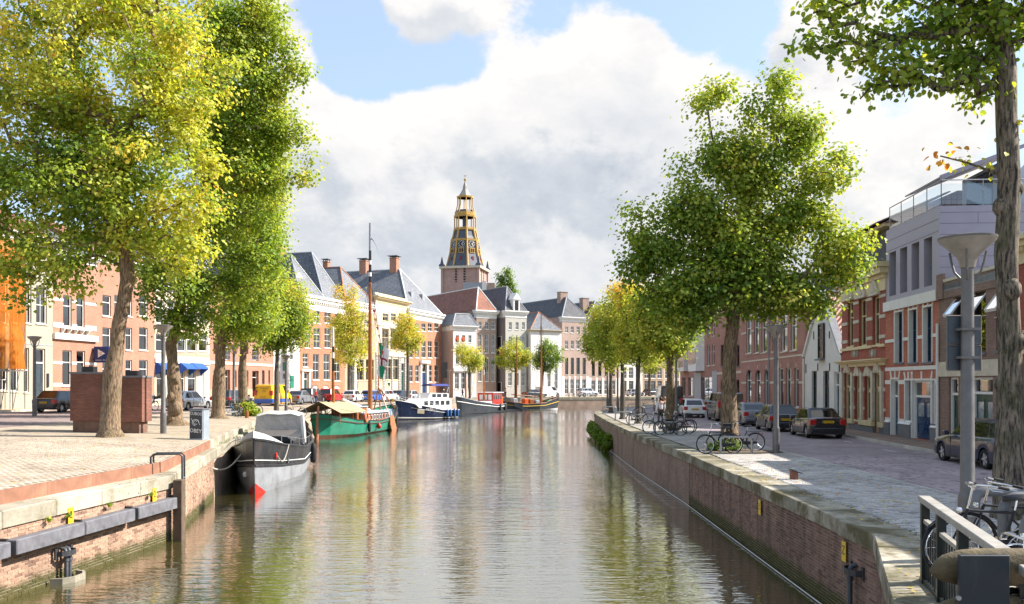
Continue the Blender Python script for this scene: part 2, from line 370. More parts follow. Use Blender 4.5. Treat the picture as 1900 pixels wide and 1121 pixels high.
df = t.n('ShaderNodeBsdfDiffuse', i={'Color': (.075,.066,.018,1)}); gl = t.n('ShaderNodeBsdfGlossy', i={'Color': (.97,.98,1,1), 'Roughness': .02, 'Normal': bp})
t.n('ShaderNodeOutputMaterial', i={0: t.n('ShaderNodeMixShader', i={0: t.math('ADD', t.math('MULTIPLY', fr, 1.15), .31, clamp=True), 1: df, 2: gl})})
b = M(); b.add([(-30,-8,WATERZ),(130,-8,WATERZ),(130,230,WATERZ),(-30,230,WATERZ)], [(0,1,2,3)])
struct(b.build('canal_water', wm))

# left bank
zk, zf = ZK, ZF
COPL = .95
zmid = [a*.5+c*.5+.02 for a, c in zip(zk, zf)]
strip('promenade', off(Q_L, F_L, COPL+.06, zk), off(Q_L, F_L, [lambda L: L*.52]*18, zmid), PROM)
zs = [c-.14 for c in zf]
strip('street', off(Q_L, F_L, [lambda L: L*.52]*18, zmid), off(Q_L, F_L, [lambda L: L-2.4]*18, zs), ROADL)
strip('pavement', off(Q_L, F_L, [lambda L: L-2.39]*18, zf), off(Q_L, F_L, [lambda L: L+.4]*18, zf), PAVEY)
strip('pavement_kerb', off(Q_L, F_L, [lambda L: L-2.4]*18, zs), off(Q_L, F_L, [lambda L: L-2.39]*18, zf), STONE, ground=False)
strip('land', off(Q_L, F_L, [lambda L: L+.4]*18, [z-.01 for z in zf]), off(Q_L, F_L, [lambda L: L+70]*18, [z-.01 for z in zf]), mat('yard_ground', (.2,.18,.15), .95))
# right bank
strip('quay_promenade', off(Q_R, F_R, .84, .004), off(Q_R, F_R, D_R, .012), SETTR)
strip('road', off(Q_R, F_R, [d+.12 for d in D_R], 0), off(Q_R, F_R, [lambda L: L-2.0]*15, 0), ROADR)
strip('pavement', off(Q_R, F_R, [lambda L: L-1.88]*15, .12), off(Q_R, F_R, [lambda L: L+.4]*15, .12), PAVE)
strip('yard', off(Q_R, F_R, [lambda L: L+.4]*15, .11), off(Q_R, F_R, [lambda L: L+60]*15, .11), MATS['yard_ground'])
verts = []; faces = []
for vs, fs in GROUND:
    k = len(verts); verts += vs; faces += [tuple(i+k for i in f) for f in fs]
BVH = BVHTree.FromPolygons(verts, faces)
def gz(x, y):
    h = BVH.ray_cast(Vector((x, y, 50)), Vector((0, 0, -1)))
    return h[0].z if h[0] else 0.0
def on(px, Y):
    p = at(px, Y); p.z = gz(p.x, p.y); return p
def ong(x, y): return Vector((x, y, gz(x, y)))

# pieces laid along a line
def walk(P, step, jit=0):
    """yield (point, direction angle, length) for pieces along polyline P"""
    P = [Vector((p[0], p[1])) for p in P]
    for a, c in zip(P[:-1], P[1:]):
        L = (c-a).length; n = max(1, round(L/step)); d = (c-a)/L; ang = math.atan2(d.y, d.x)
        for i in range(n): yield a+d*(L*(i+.5)/n), ang, L/n, d
def stones(parent, P, step, depth, z0, z1, m, name='coping_stone', side=1, gap=.008, jz=.008, cache={}, bev=.02):
    for (p, ang, L, d) in walk(P, step):
        key = (round(L, 2), depth, round(z1-z0, 2), side, m.name)
        if key not in cache:
            mm = M(); l = round(L, 2)/2-gap/2
            y0, y1 = (0, depth) if side > 0 else (-depth, 0)
            mm.bbox(-l, y0, 0, l, y1, z1-z0, bev); cache[key] = mm.mesh(name, m)
        o = link(name, cache[key], parent, (p.x, p.y, z0+random.uniform(-jz, jz)), ang)
COPM = piecemat('coping_sandstone', (.32,.29,.22), (.44,.395,.31), .9, .75, (.15,.125,.06), mth=.5)
COPR = piecemat('coping_right', (.29,.265,.20), (.42,.38,.30), .9, .92, (.11,.095,.045), mth=.43)
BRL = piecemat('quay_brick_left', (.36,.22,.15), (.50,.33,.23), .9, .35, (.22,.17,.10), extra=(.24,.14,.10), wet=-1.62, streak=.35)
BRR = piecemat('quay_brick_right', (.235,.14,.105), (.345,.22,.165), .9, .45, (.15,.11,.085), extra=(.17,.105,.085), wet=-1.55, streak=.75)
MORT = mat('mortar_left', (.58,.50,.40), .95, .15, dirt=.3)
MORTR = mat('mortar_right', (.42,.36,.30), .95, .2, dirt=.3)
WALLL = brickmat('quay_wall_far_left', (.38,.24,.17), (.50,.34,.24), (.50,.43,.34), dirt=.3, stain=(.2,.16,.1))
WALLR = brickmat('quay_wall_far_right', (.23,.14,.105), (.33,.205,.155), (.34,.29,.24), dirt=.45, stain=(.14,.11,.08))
def quay_wall(name, P, m, side, zt, inset, i0, i1, mort):
    """vertical sheet below the coping, set back; the stretch i0..i1 carries real bricks"""
    def setback(q, i, d):
        a = Vector(P[max(i-1, 0)]); c = Vector(P[min(i+1, len(P)-1)]); u = (c-a).normalized(); nrm = Vector((-u.y, u.x))*side
        return Vector(q)+nrm*d
    for (a, c, mm, dd) in ((0, i0, m, inset), (i0, i1, mort, inset+.012), (i1, len(P)-1, m, inset)):
        if c <= a: continue
        bb = M(); pts = [setback(P[i], i, dd) for i in range(a, c+1)]
        for i in range(len(pts)-1):
            x, y = pts[i], pts[i+1]
            bb.quad((x.x, x.y, -2.5), (y.x, y.y, -2.5), (y.x, y.y, zt), (x.x, x.y, zt))
        o = bb.build(name, mm)
        struct(o); last = o if mm == mort else locals().get('last')
    return last
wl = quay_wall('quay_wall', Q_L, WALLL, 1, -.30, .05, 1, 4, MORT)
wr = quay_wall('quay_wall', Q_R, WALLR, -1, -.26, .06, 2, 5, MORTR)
def brickwork(parent, P, side, inset, z0, z1, m, nobj=300, lim=None):
    bl, bh, bd = .21, .052, .10; pit = .0655
    items = []
    for a, c in zip(P[:-1], P[1:]):
        a, c = Vector(a), Vector(c); d = (c-a); L = d.length; d /= L; nrm = Vector((-d.y, d.x))*side; ang = math.atan2(d.y, d.x)
        k = 0; z = z1-pit/2
        while z > z0:
            x = .11 if k % 2 else 0.0
            if k % 2: p = a+d*.05+nrm*(inset+bd/2); items.append((p.x, p.y, z, ang, .10))
            while x < L:
                ll = min(bl, L-x-.006)
                if ll > .05:
                    p = a+d*(x+ll/2)+nrm*(inset+bd/2+random.uniform(-.004, .003)); items.append((p.x, p.y, z, ang, ll))
                x += .221
            z -= pit; k += 1
    items.sort(key=lambda q: (q[0]**2+q[1]**2+(q[2]-CAMZ)**2) if q[1] > 14.5 else 1e6)
    unit = M().box(-.5, -.5, -.5, .5, .5, .5).mesh('brick', m)
    for (x, y, z, ang, ll) in items[:nobj]:
        o = link('brick', unit, parent, (x, y, z), ang); o.scale = (ll, bd, bh)
    bb = M()
    for (x, y, z, ang, ll) in items[nobj:]:
        ca, sa = math.cos(ang), math.sin(ang); q = []
        for dz in (-bh/2, bh/2):
            for (u, v) in ((-ll/2, -bd/2), (ll/2, -bd/2), (ll/2, bd/2), (-ll/2, bd/2)): q.append((x+u*ca-v*sa, y+u*sa+v*ca, z+dz))
        bb.add(q, [(0,3,2,1),(4,5,6,7),(0,1,5,4),(1,2,6,5),(2,3,7,6),(3,0,4,7)])
    stuff(bb.build('brickwork', m, parent))
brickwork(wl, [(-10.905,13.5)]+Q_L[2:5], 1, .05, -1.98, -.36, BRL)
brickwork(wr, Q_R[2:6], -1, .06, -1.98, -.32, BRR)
# courses of coping stones: the left in long pale blocks, the right in short mossy ones
cl = strip('quay_coping', off(Q_L, F_L, .3, -.34), off(Q_L, F_L, COPL+.06, -.34), MORT, ground=False)
stones(cl, [(-11.1,12.5),(-10.4,17.6),(-9.66,24.6)], 1.75, COPL-.05, -.36, 0, COPM, side=1)
stones(cl, [(-9.66,24.6),(-11.7,34),(-15.7,54),(-17.2,66),(-18.2,80)], 1.2, .8, -.36, 0, COPM, side=1, jz=.015)
stones(cl, [(-18.2,80),(-17.5,92),(-15.5,104),(-12,114),(-10.5,126),(-6.5,139),(-3,151),(8.5,157),(17.5,160),(40,168)], 2.0, .8, -.36, .04, COPM, side=1)
cr = strip('quay_coping', off(Q_R, F_R, .45, -.035), off(Q_R, F_R, 1.15, -.035), mat('mossy_joint', (.13,.12,.06), .95, .3, 4), ground=False)
stones(cr, [(3.0,6.2),(4.5,10.2),(6.24,14.9)], 1.15, .80, -.30, .01, COPR, side=-1)
stones(cr, [(6.24,14.9),(6.3,17.5),(6.5,32),(6.4,43)], 0.92, .78, -.30, .0, COPR, side=-1, jz=.014)
stones(cr, [(6.4,43),(6.6,60),(7.2,76),(8.5,84),(12,94),(17,107),(30,122)], 1.5, .7, -.30, .0, COPR, side=-1)
# rusty steel edge that holds the left promenade, plate by plate
CORT = mat('rusty_steel', (.30,.145,.09), .85, .3, 2.2, dirt=.6, dirtc=(.22,.12,.08))
ke = strip('promenade_edge', off(Q_L[:6], F_L[:6], COPL+.0, [-.02]*6), off(Q_L[:6], F_L[:6], COPL+.02, [.2]*6), CORT, ground=False)
pe = off(Q_L[:7], F_L[:7], COPL-.04, 0.0)
for (p, ang, L, d) in walk(pe[1:5], 1.9):
    mm = M(); mm.box(-L/2+.004, 0, -.02, L/2-.004, .07, .31); mm.build('steel_plate', CORT, ke, loc=(p.x, p.y, 0), rz=ang)
for (p, ang, L, d) in walk(pe[4:7], 1.1):
    mm = M(); mm.bbox(-L/2+.006, 0, -.02, L/2-.006, .16, .33, .015); mm.build('edge_stone', COPM, ke, loc=(p.x, p.y, random.uniform(-.01,.01)), rz=ang)
# kerb stones along the right road and pavement
KERB = piecemat('kerb_stone', (.42,.40,.36), (.50,.47,.42), .85, .3, (.2,.19,.12))
kr = strip('road_kerb', off(Q_R, F_R, D_R, -.05), off(Q_R, F_R, [d+.12 for d in D_R], -.05), KERB, ground=False)
stones(kr, [(p[0], p[1]) for p in off(Q_R, F_R, D_R, 0)][1:9], .95, .125, -.05, .022, KERB, 'kerb_stone', side=-1, jz=.004, bev=.008)
kp = strip('pavement_kerb', off(Q_R, F_R, [lambda L: L-2.0]*15, -.05), off(Q_R, F_R, [lambda L: L-1.88]*15, -.05), KERB, ground=False)
stones(kp, [(p[0], p[1]) for p in off(Q_R, F_R, [lambda L: L-2.0]*15, 0)][1:9], 1.0, .125, -.05, .125, KERB, 'kerb_stone', side=-1, jz=.003, bev=.012)
for (q, f, w, l) in ((38.5, 15.0, .09, .9), (33.4, 14.6, .09, 1.0), (32.6, 15.6, .8, .09), (29.0, 13.2, .09, 1.1), (27.9, 14.9, 1.2, .09), (36.6, 13.0, .8, .09)):
    mm = M(); mm.box(-w/2, -l/2, .004, w/2, l/2, .008); struct(mm.build('road_marking', mat('road_paint', (.66,.64,.60), .8, .2, 8, dirt=.4), loc=(f, q, 0)))
# setts and clinkers as pieces where they are near
def paving(parent, cells, m, name, nobj, sx, sy, th=.05, ch=.006):
    """cells: list of (x,y,z,ang)"""
    cells.sort(key=lambda q: q[0]**2+q[1]**2)
    unit = M(); unit.bbox(-.5*sx, -.5*sy, -th, .5*sx, .5*sy, 0, ch); me = unit.mesh(name, m)
    vis = [c for c in cells if abs(950+FPX*c[0]/c[1]-950) < 955 and HOR+(CAMZ-c[2])*FPX/c[1] < 1121]
    first = set(id(c) for c in vis[:nobj]); bb = M()
    top = [(-.5*sx, -.5*sy), (.5*sx, -.5*sy), (.5*sx, .5*sy), (-.5*sx, .5*sy)]
    for c in cells:
        x, y, z, a = c
        if id(c) in first: link(name, me, parent, (x, y, z), a); continue
        ca, sa = math.cos(a), math.sin(a); q = []
        for (k, dz) in ((1, -th), (1, -ch), (.94, 0)):
            for (u, v) in top:
                u *= k; v *= k if k == 1 else .9; q.append((x+u*ca-v*sa, y+u*sa+v*ca, z+dz))
        bb.add(q, [(0,1,5,4),(1,2,6,5),(2,3,7,6),(3,0,4,7),(4,5,9,8),(5,6,10,9),(6,7,11,10),(7,4,8,11),(8,9,10,11)])
    stuff(bb.build(name+'_field', m, parent))
SETP = piecemat('sett_right', (.40,.375,.35), (.56,.53,.49), .85, .35, (.26,.25,.17), extra=(.30,.28,.27))
CLIP = piecemat('clinker', (.34,.275,.285), (.46,.37,.375), .8, .25, (.21,.17,.17), extra=(.24,.20,.21))
SETL = piecemat('sett_left', (.35,.285,.215), (.48,.395,.305), .9, .3, (.33,.24,.15), extra=(.36,.29,.22))
ob = {o.name: o for o in C.objects}
cells = []
y = 10.6; r = 0
while y < 30:
    qx = np.interp(y, [q[1] for q in Q_R], [q[0] for q in Q_R]); dx = np.interp(y, [q[1] for q in Q_R], D_R)
    x = qx+.86+(.1 if r % 2 else 0)+(max(0, 14.9-y)*.10)
    while x < qx+dx-.12:
        cells.append((x, y, .016+random.uniform(-.006, .006), random.uniform(-.03, .03))); x += .212
    y += .118; r += 1
paving(ob['quay_promenade'], cells, SETP, 'sett', 300, .195, .104)
cells = []; y = 17; r = 0
while y < 31:
    qx = np.interp(y, [q[1] for q in Q_R], [q[0] for q in Q_R])+np.interp(y, [q[1] for q in Q_R], D_R)
    fx = 15.65+.0625*y-2.05; x = qx+.25+(.05 if r % 2 else 0)
    while x < fx:
        cells.append((x, y, .010+random.uniform(-.003, .003), math.pi/2+random.uniform(-.02, .02))); x += .107
    y += .214; r += 1
cells = [c for c in cells if -.02 < (c[0]/c[1]) < .61]
paving(ob['road'], cells, CLIP, 'clinker', 300, .205, .099, .04, .004)
cells = []; pe2 = off(Q_L[:6], F_L[:6], COPL+.2, 0)
y = 17.5; r = 0
while y < 33:
    ex = np.interp(y, [p[1] for p in pe2], [p[0] for p in pe2]); x = ex-.1-(.12 if r % 2 else 0)
    while x > max(ex-9, -.605*y):
        z = gz(x, y); cells.append((x, y, z+.014+random.uniform(-.005, .005), random.uniform(-.03, .03))); x -= .235
    y += .125; r += 1
paving(ob['promenade'], cells, SETL, 'sett', 300, .218, .112)
# ------------------------------------------------------------ houses
def isect(px, a, d):
    """where the sight line through column px crosses the facade line a + t*d (plan)"""
    k = (px-950)/FPX
    tt = (k*a.y-a.x)/(d.x-k*d.y); return a+d*tt
def fpt(px, step=0):
    k = (px-950)/FPX
    for a, c in zip(F_L[:-1], F_L[1:]):
        if (a[0]-k*a[1])*(c[0]-k*c[1]) <= 0 and a[1] > 10:
            A, B = Vector(a), Vector(c); d = (B-A).normalized(); n = Vector((d.y, -d.x))
            return isect(px, A+n*step, d)
def rfpt(px): return isect(px, Vector((15.65, 0)), Vector((.0625, 1)))
STY = {  # frame, columns, transoms, recess, sill, what hangs behind
    'sash':  (WHITE, 2, (.5,), .10, STONE, 'curtain'),
    'tall':  (WHITE, 2, (.36, .68), .10, WHITE, 'curtain'),
    'small': (WHITE, 2, (.5,), .08, WHITE, None),
    'blind': (CREAM, 2, (.62,), .10, CREAM, 'blind'),
    'plain': (WHITE, 1, (.66,), .10, STONE, 'curtain'),
    'dark':  (GREEN, 1, (.62,), .16, STONE, None),
    'creamy':(CREAM, 2, (.64,), .14, CREAM, None),
    'navy':  (NAVY, 1, (.62,), .16, BSTONE, None),
    'grey':  (LEAD, 2, (), .14, LEAD, None),
    'arch':  (WHITE, 1, (.7,), .12, STONE, None),
    'void':  (WHITE, 1, (.75,), .28, STONE, None),
    'shop':  (LEAD, 2, (.8,), .14, LEAD, 'curtain'),
    'black': (BLACK, 1, (.6,), .12, BSTONE, None),
}
WC = {}
def arch_poly(w, h, seg=10, flat=1.0):
    """window outline with a round head (bottom left, counter-clockwise)"""
    r = w/2; pts = [(-r, 0), (r, 0)]
    for i in range(seg+1):
        a = math.pi*i/seg; pts.append((r*math.cos(a), h-r*flat+r*flat*math.sin(a)))
    return pts
def window(root, x, z, w, h, sty, arch=False, name='window'):
    fm, cols, trans, rec, sm, back = STY[sty]
    key = (round(w, 2), round(h, 2), sty, arch); 
    if key not in WC:
        w, h = key[0], key[1]; f = min(.085, w*.11); b = M(); d0, d1 = rec, rec+.07
        b.box(-w/2, d0, 0, -w/2+f, d1, h); b.box(w/2-f, d0, 0, w/2, d1, h); b.box(-w/2+f, d0, 0, w/2-f, d1, f); b.box(-w/2+f, d0, h-f, w/2-f, d1, h)
        for i in range(1, cols): xx = -w/2+w*i/cols; b.box(xx-.02, d0+.015, f, xx+.02, d1-.01, h-f)
        for k in trans: b.box(-w/2+f, d0+.005, h*k-.03, w/2-f, d1-.005, h*k+.03)
        if arch:   # brick corners that round the head of the opening
            pass
        pn = M(); pn.quad((-w/2+f, d1-.02, f), (w/2-f, d1-.02, f), (w/2-f, d1-.02, h-f), (-w/2+f, d1-.02, h-f))
        sl = M(); sl.bbox(-w/2-.06, -.07, -.09, w/2+.06, rec+.02, .0, .008)
        WC[key] = (b.mesh('window', fm), pn.mesh('pane', GLASS), sl.mesh('sill', sm))
    me = WC[key]
    o = link(name, me[0], root, (x, 0, z)); link('pane', me[1], o); 
    if sty not in ('void',): link('sill', me[2], o)
    if back and random.random() < (.75 if back == 'curtain' else 1.1):
        yb = rec+.16
        if back == 'blind':
            c = M(); k = random.uniform(0, .12); c.quad((-w/2, yb, h*k), (w/2, yb, h*k), (w/2, yb, h), (-w/2, yb, h)); c.build('blind', BLIND, o)
        else:
            c = M(); kind = random.random()
            spans = [(-w/2, -w*.22), (w*.22, w/2)] if kind < .55 else [(-w/2, w/2)] if kind < .8 else [(-w/2, -w*.1)]
            top = h if kind < .8 else h; bot = 0 if kind < .55 else h*random.choice((0, .5))
            for (a, e) in spans:
                n = max(4, int((e-a)/.06)); xs = [a+(e-a)*i/n for i in range(n+1)]
                for i in range(n):
                    y0, y1 = yb+.02*(i % 2), yb+.02*((i+1) % 2)
                    c.quad((xs[i], y0, bot), (xs[i+1], y1, bot), (xs[i+1], y1, top), (xs[i], y0, top))
            c.build('curtain', CURT, o)
    if arch:
        pass
    return o
def door(root, x, z, w, h, m, frame=WHITE, leaves=1, light=.24, rec=.18, name='door'):
    b = M(); f = .09; b.box(-w/2, rec-.08, 0, -w/2+f, rec+.06, h); b.box(w/2-f, rec-.08, 0, w/2, rec+.06, h); b.box(-w/2+f, rec-.08, h-f, w/2-f, rec+.06, h)
    hl = h*(1-light)
    if light: b.box(-w/2+f, rec-.06, hl-.05, w/2-f, rec+.05, hl+.05)
    o = b.build(name, frame, root, loc=(x, 0, z))
    lw = (w-2*f)/leaves
    for i in range(leaves):
        x0 = -w/2+f+lw*i; l = M(); l.box(x0+.005, rec, .02, x0+lw-.005, rec+.05, hl-.05 if light else h-f)
        for (za, zb) in ((.12, .42), (.5, .92)):
            a, c = hl*za, hl*zb-.06
            for (u0, u1, v0, v1) in ((x0+.1, x0+lw-.1, a, a+.05), (x0+.1, x0+lw-.1, c-.05, c), (x0+.1, x0+.15, a+.05, c-.05), (x0+lw-.15, x0+lw-.1, a+.05, c-.05)):
                l.box(u0, rec-.02, v0, u1, rec, v1)
        lo = l.build('door_leaf', m, o)
        if leaves == 2 or light > .3:
            gp = M(); gp.box(x0+.16, rec-.012, hl*.52, x0+lw-.16, rec-.003, hl*.84); gp.build('door_glass', mat('door_glass', (.25,.28,.30), .08, .3, 5, spec=.8), o)
    hd = M(); hd.tube((w/2-f-.1, rec-.06, 1.0), (w/2-f-.1, rec-.06, 1.16), .012, n=6); hd.build('handle', CHROME, o)
    if light:
        g = M(); g.quad((-w/2+f, rec, hl+.05), (w/2-f, rec, hl+.05), (w/2-f, rec, h-f), (-w/2+f, rec, h-f)); g.build('pane', GLASS, o)
    return o
class House:
    def __init__(s, name, label, P0, P1, H, wallm, D=10, z0=None, cat='house', group=None, low=.6):
        s.P0, s.P1 = Vector(P0).xy, Vector(P1).xy; d = s.P1-s.P0; s.W = d.length; s.d = d/s.W
        m = (s.P0+s.P1)/2
        s.z0 = gz(m.x, m.y) if z0 is None else z0
        s.root = thing(name, label, cat, (s.P0.x, s.P0.y, s.z0), math.atan2(d.y, d.x), group)
        s.H = H-s.z0 if H > 0 else -H; s.wallm = wallm; s.D = D; s.ops = []; s.todo = []; s.low = low
    def lx(s, px): q = isect(px, s.P0, s.d); return (q-s.P0).dot(s.d), q.y
    def rect(s, px0, py0, px1, py1):
        x0, Y0 = s.lx(px0); x1, Y1 = s.lx(px1); Y = (Y0+Y1)/2
        za = CAMZ+(HOR-py1)*Y/FPX-s.z0; zb = CAMZ+(HOR-py0)*Y/FPX-s.z0
        return x0, za, x1, zb
    def z(s, px, py): x, Y = s.lx(px); return CAMZ+(HOR-py)*Y/FPX-s.z0
    def win(s, px0, py0, px1, py1, sty='sash', arch=False):
        x0, za, x1, zb = s.rect(px0, py0, px1, py1); s.op((x0+x1)/2, za, x1-x0, zb-za, sty, arch); return s
    def row(s, n, x0, x1, z, w, h, sty='sash', arch=False):
        for i in range(n): s.op(x0+(x1-x0)*(i+.5)/n, z, w, h, sty, arch)
        return s
    def op(s, x, z, w, h, sty, arch=False):
        w = min(w, 2*min(x-.08, s.W-.08-x)); 
        if w < .25: return s
        z = max(z, .02); h = min(h, s.H-z-.05)
        if h < .3: return s
        s.ops.append((x-w/2, z, x+w/2, z+h)); s.todo.append((x, z, w, h, sty, arch)); return s
    def door(s, px0, py0, px1, py1, m, **k):
        x0, za, x1, zb = s.rect(px0, py0, px1, py1); w = x1-x0; x = (x0+x1)/2
        w = min(w, 2*min(x-.08, s.W-.08-x)); s.ops.append((x-w/2, 0.02, x+w/2, zb)); s.todo.append((x, .02, w, zb-.02, 'door', (m, k))); return s
    def wall(s, gable=None):
        """front sheet with real openings and reveals, flanks, back; gable = apex height adds a pointed front"""
        W, H, D = s.W, s.H, s.D; b = M(); rv = .34
        xs = sorted({0, W, *[round(v, 4) for o in s.ops for v in (o[0], o[2])]}); zs = sorted({-s.low, H, *[round(v, 4) for o in s.ops for v in (o[1], o[3])]})
        ops = [tuple(round(v, 4) for v in o) for o in s.ops]
        for i in range(len(xs)-1):
            j = 0
            while j < len(zs)-1:
                def hole(j): 
                    cx, cz = (xs[i]+xs[i+1])/2, (zs[j]+zs[j+1])/2; return any(o[0] < cx < o[2] and o[1] < cz < o[3] for o in ops)
                if hole(j): j += 1; continue
                k = j
                while k+1 < len(zs)-1 and not hole(k+1): k += 1
                b.quad((xs[i], 0, zs[j]), (xs[i+1], 0, zs[j]), (xs[i+1], 0, zs[k+1]), (xs[i], 0, zs[k+1])); j = k+1
        for (x0, z0, x1, z1) in ops:
            b.quad((x0, 0, z0), (x0, 0, z1), (x0, rv, z1), (x0, rv, z0)); b.quad((x1, 0, z1), (x1, 0, z0), (x1, rv, z0), (x1, rv, z1))
            b.quad((x0, 0, z1), (x1, 0, z1), (x1, rv, z1), (x0, rv, z1)); b.quad((x1, 0, z0), (x0, 0, z0), (x0, rv, z0), (x1, rv, z0))
        b.quad((0, D, -s.low), (0, 0, -s.low), (0, 0, H), (0, D, H)); b.quad((W, 0, -s.low), (W, D, -s.low), (W, D, H), (W, 0, H)); b.quad((W, D, -s.low), (0, D, -s.low), (0, D, H), (W, D, H))
        if gable: b.add([(0, 0, H), (W, 0, H), (W/2, 0, gable)], [(0, 1, 2)]); b.add([(0, D, H), (W, D, H), (W/2, D, gable)], [(2, 1, 0)])
        b.build('wall', s.wallm, s.root)
        lb = M(); lb.box(.3, 1.6, 0, W-.3, 1.7, H-.05); lb.build('dark_back_sheet', ROOM, s.root)  # near-black sheet behind the windows stands in for the unlit rooms
        for (x, z, w, h, sty, arch) in s.todo:
            if sty == 'door': door(s.root, x, z, w, h, arch[0], **arch[1])
            else:
                window(s.root, x, z, w, h, sty)
                if arch:
                    sp = M(); r = w/2; n = 8
                    for sg in (-1, 1):
                        poly = [(sg*r, h)]+[(sg*r*math.cos(math.pi/2*i/n), h-r*.8+r*.8*math.sin(math.pi/2*i/n)) for i in range(n+1)]
                        sp.add([(x+u, .03, z+v) for u, v in poly], [tuple(range(len(poly)))])
                    sp.build('arch_infill', s.wallm, s.root)
        return s
    def band(s, z0, z1, m=None, proud=.03, x0=0.0, x1=None, name='stone_band'):
        """courses of trim cut at the openings"""
        x1 = s.W if x1 is None else x1; cuts = sorted((o[0], o[2]) for o in s.ops if o[1] < z1-.005 and o[3] > z0+.005 and o[2] > x0 and o[0] < x1)
        x = x0
        for (a, c) in cuts+[(x1, x1)]:
            if a > x+.01: M().box(x, -proud, z0, a, .02, z1).build(name, m or STONE, s.root)
            x = max(x, c)
        return s
    def cornice(s, z0, z1, m=None, proj=.45, flank=.8, dent=True, name='cornice'):
        b = M(); h = z1-z0; W = s.W
        for (a, c, p) in ((0, .45, .06), (.45, .6, .16), (.6, .82, proj*.7), (.82, 1, proj)):
            b.box(-p*.7, -p, z0+h*a, W+p*.7, flank, z0+h*c)
        if dent:
            n = max(4, int(W/.55))
            for i in range(n): x = W*(i+.5)/n; b.box(x-.07, -proj*.6, z0+h*.47, x+.07, -.05, z0+h*.6-.002)
        b.build(name, m or WHITE, s.root); return s
    def roof(s, kind, hr, m, z=None, over=.3, run=None, ridge_m=None, D=None, wid=None, x0=0):
        W = s.W if wid is None else wid; D = D or s.D; z = s.H if z is None else z; o = over; b = M(); run = run or W*.4; mx = x0+W/2
        if kind == 'hip':      # ridge runs back from the street, hipped to the front
            v = [(x0-o,-o,z),(x0+W+o,-o,z),(x0+W+o,D,z),(x0-o,D,z),(mx,run,z+hr),(mx,D-.5,z+hr)]; f = [(0,1,4),(1,2,5,4),(3,0,4,5),(2,3,5),(3,2,1,0)]; lines = [(0,4),(1,4),(4,5)]
        elif kind == 'gable':
            v = [(x0-o,-.06,z-o*.9),(x0+W+o,-.06,z-o*.9),(x0+W+o,D,z-o*.9),(x0-o,D,z-o*.9),(mx,-.06,z+hr),(mx,D,z+hr)]; f = [(1,2,5,4),(3,0,4,5)]; lines = [(4,5)]
        elif kind == 'along':  # ridge along the street
            v = [(x0-o*.3,-o,z),(x0+W+o*.3,-o,z),(x0+W+o*.3,D,z),(x0-o*.3,D,z),(x0-o*.3,D/2,z+hr),(x0+W+o*.3,D/2,z+hr)]; f = [(0,1,5,4),(2,3,4,5),(1,2,5),(3,0,4),(3,2,1,0)]; lines = [(4,5)]
        elif kind == 'mansard':
            k = hr*.42; v = [(x0-o,-o,z),(x0+W+o,-o,z),(x0+W+o,D,z),(x0-o,D,z),(x0+k,k,z+hr),(x0+W-k,k,z+hr),(x0+W-k,D-k,z+hr),(x0+k,D-k,z+hr)]; f = [(0,1,5,4),(1,2,6,5),(2,3,7,6),(3,0,4,7),(4,5,6,7),(3,2,1,0)]; lines = [(0,4),(1,5),(4,5)]
        else:
            b.box(x0-.05, -.05, z-.1, x0+W+.05, D, z+.18); v = f = []; lines = []
        b.add(v, f); r = b.build('roof', m, s.root)
        if lines:
            rb = M()
            for (a, c) in lines: rb.tube(v[a], v[c], .11, n=6)
            rb.build('ridge_tiles', ridge_m or LEAD, r)
        return r
    def chimney(s, x, y, z0, z1, m, w=.9, d=.9, cap=True, parent=None):
        b = M(); b.box(x-w/2, y-d/2, z0, x+w/2, y+d/2, z1-.12); b.box(x-w/2-.08, y-d/2-.08, z1-.12, x+w/2+.08, y+d/2+.08, z1)
        c = b.build('chimney', m, parent or s.root)
        if cap:
            k = M(); k.box(x-w*.75, y-d*.75, z1+.28, x+w*.75, y+d*.75, z1+.36)
            for (u, v) in ((-1,-1),(1,-1),(1,1),(-1,1)): k.box(x+u*w*.4-.05, y+v*d*.4-.05, z1, x+u*w*.4+.05, y+v*d*.4+.05, z1+.28)
            k.build('chimney_cap', BSTONE, c)
        return s
def keystones(s, ops, m, n=3, h=.38, w=.13):
    for (x0, z0, x1, z1) in ops:
        for i in range(n):
            b = M()
            k = (i-(n-1)/2)/max(1, (n-1)/2); x = (x0+x1)/2+k*(x1-x0)*.48; sl = k*.12
            b.add([(x-w/2,-.03,z1+.04),(x+w/2,-.03,z1+.04),(x+w/2+sl,-.03,z1+.04+h),(x-w/2+sl,-.03,z1+.04+h),(x-w/2,.02,z1+.04),(x+w/2,.02,z1+.04),(x+w/2+sl,.02,z1+.04+h),(x-w/2+sl,.02,z1+.04+h)],
                  [(0,1,2,3),(1,5,6,2),(4,0,3,7),(3,2,6,7),(5,4,7,6),(4,5,1,0)])
            b.build('keystone', m, s.root)

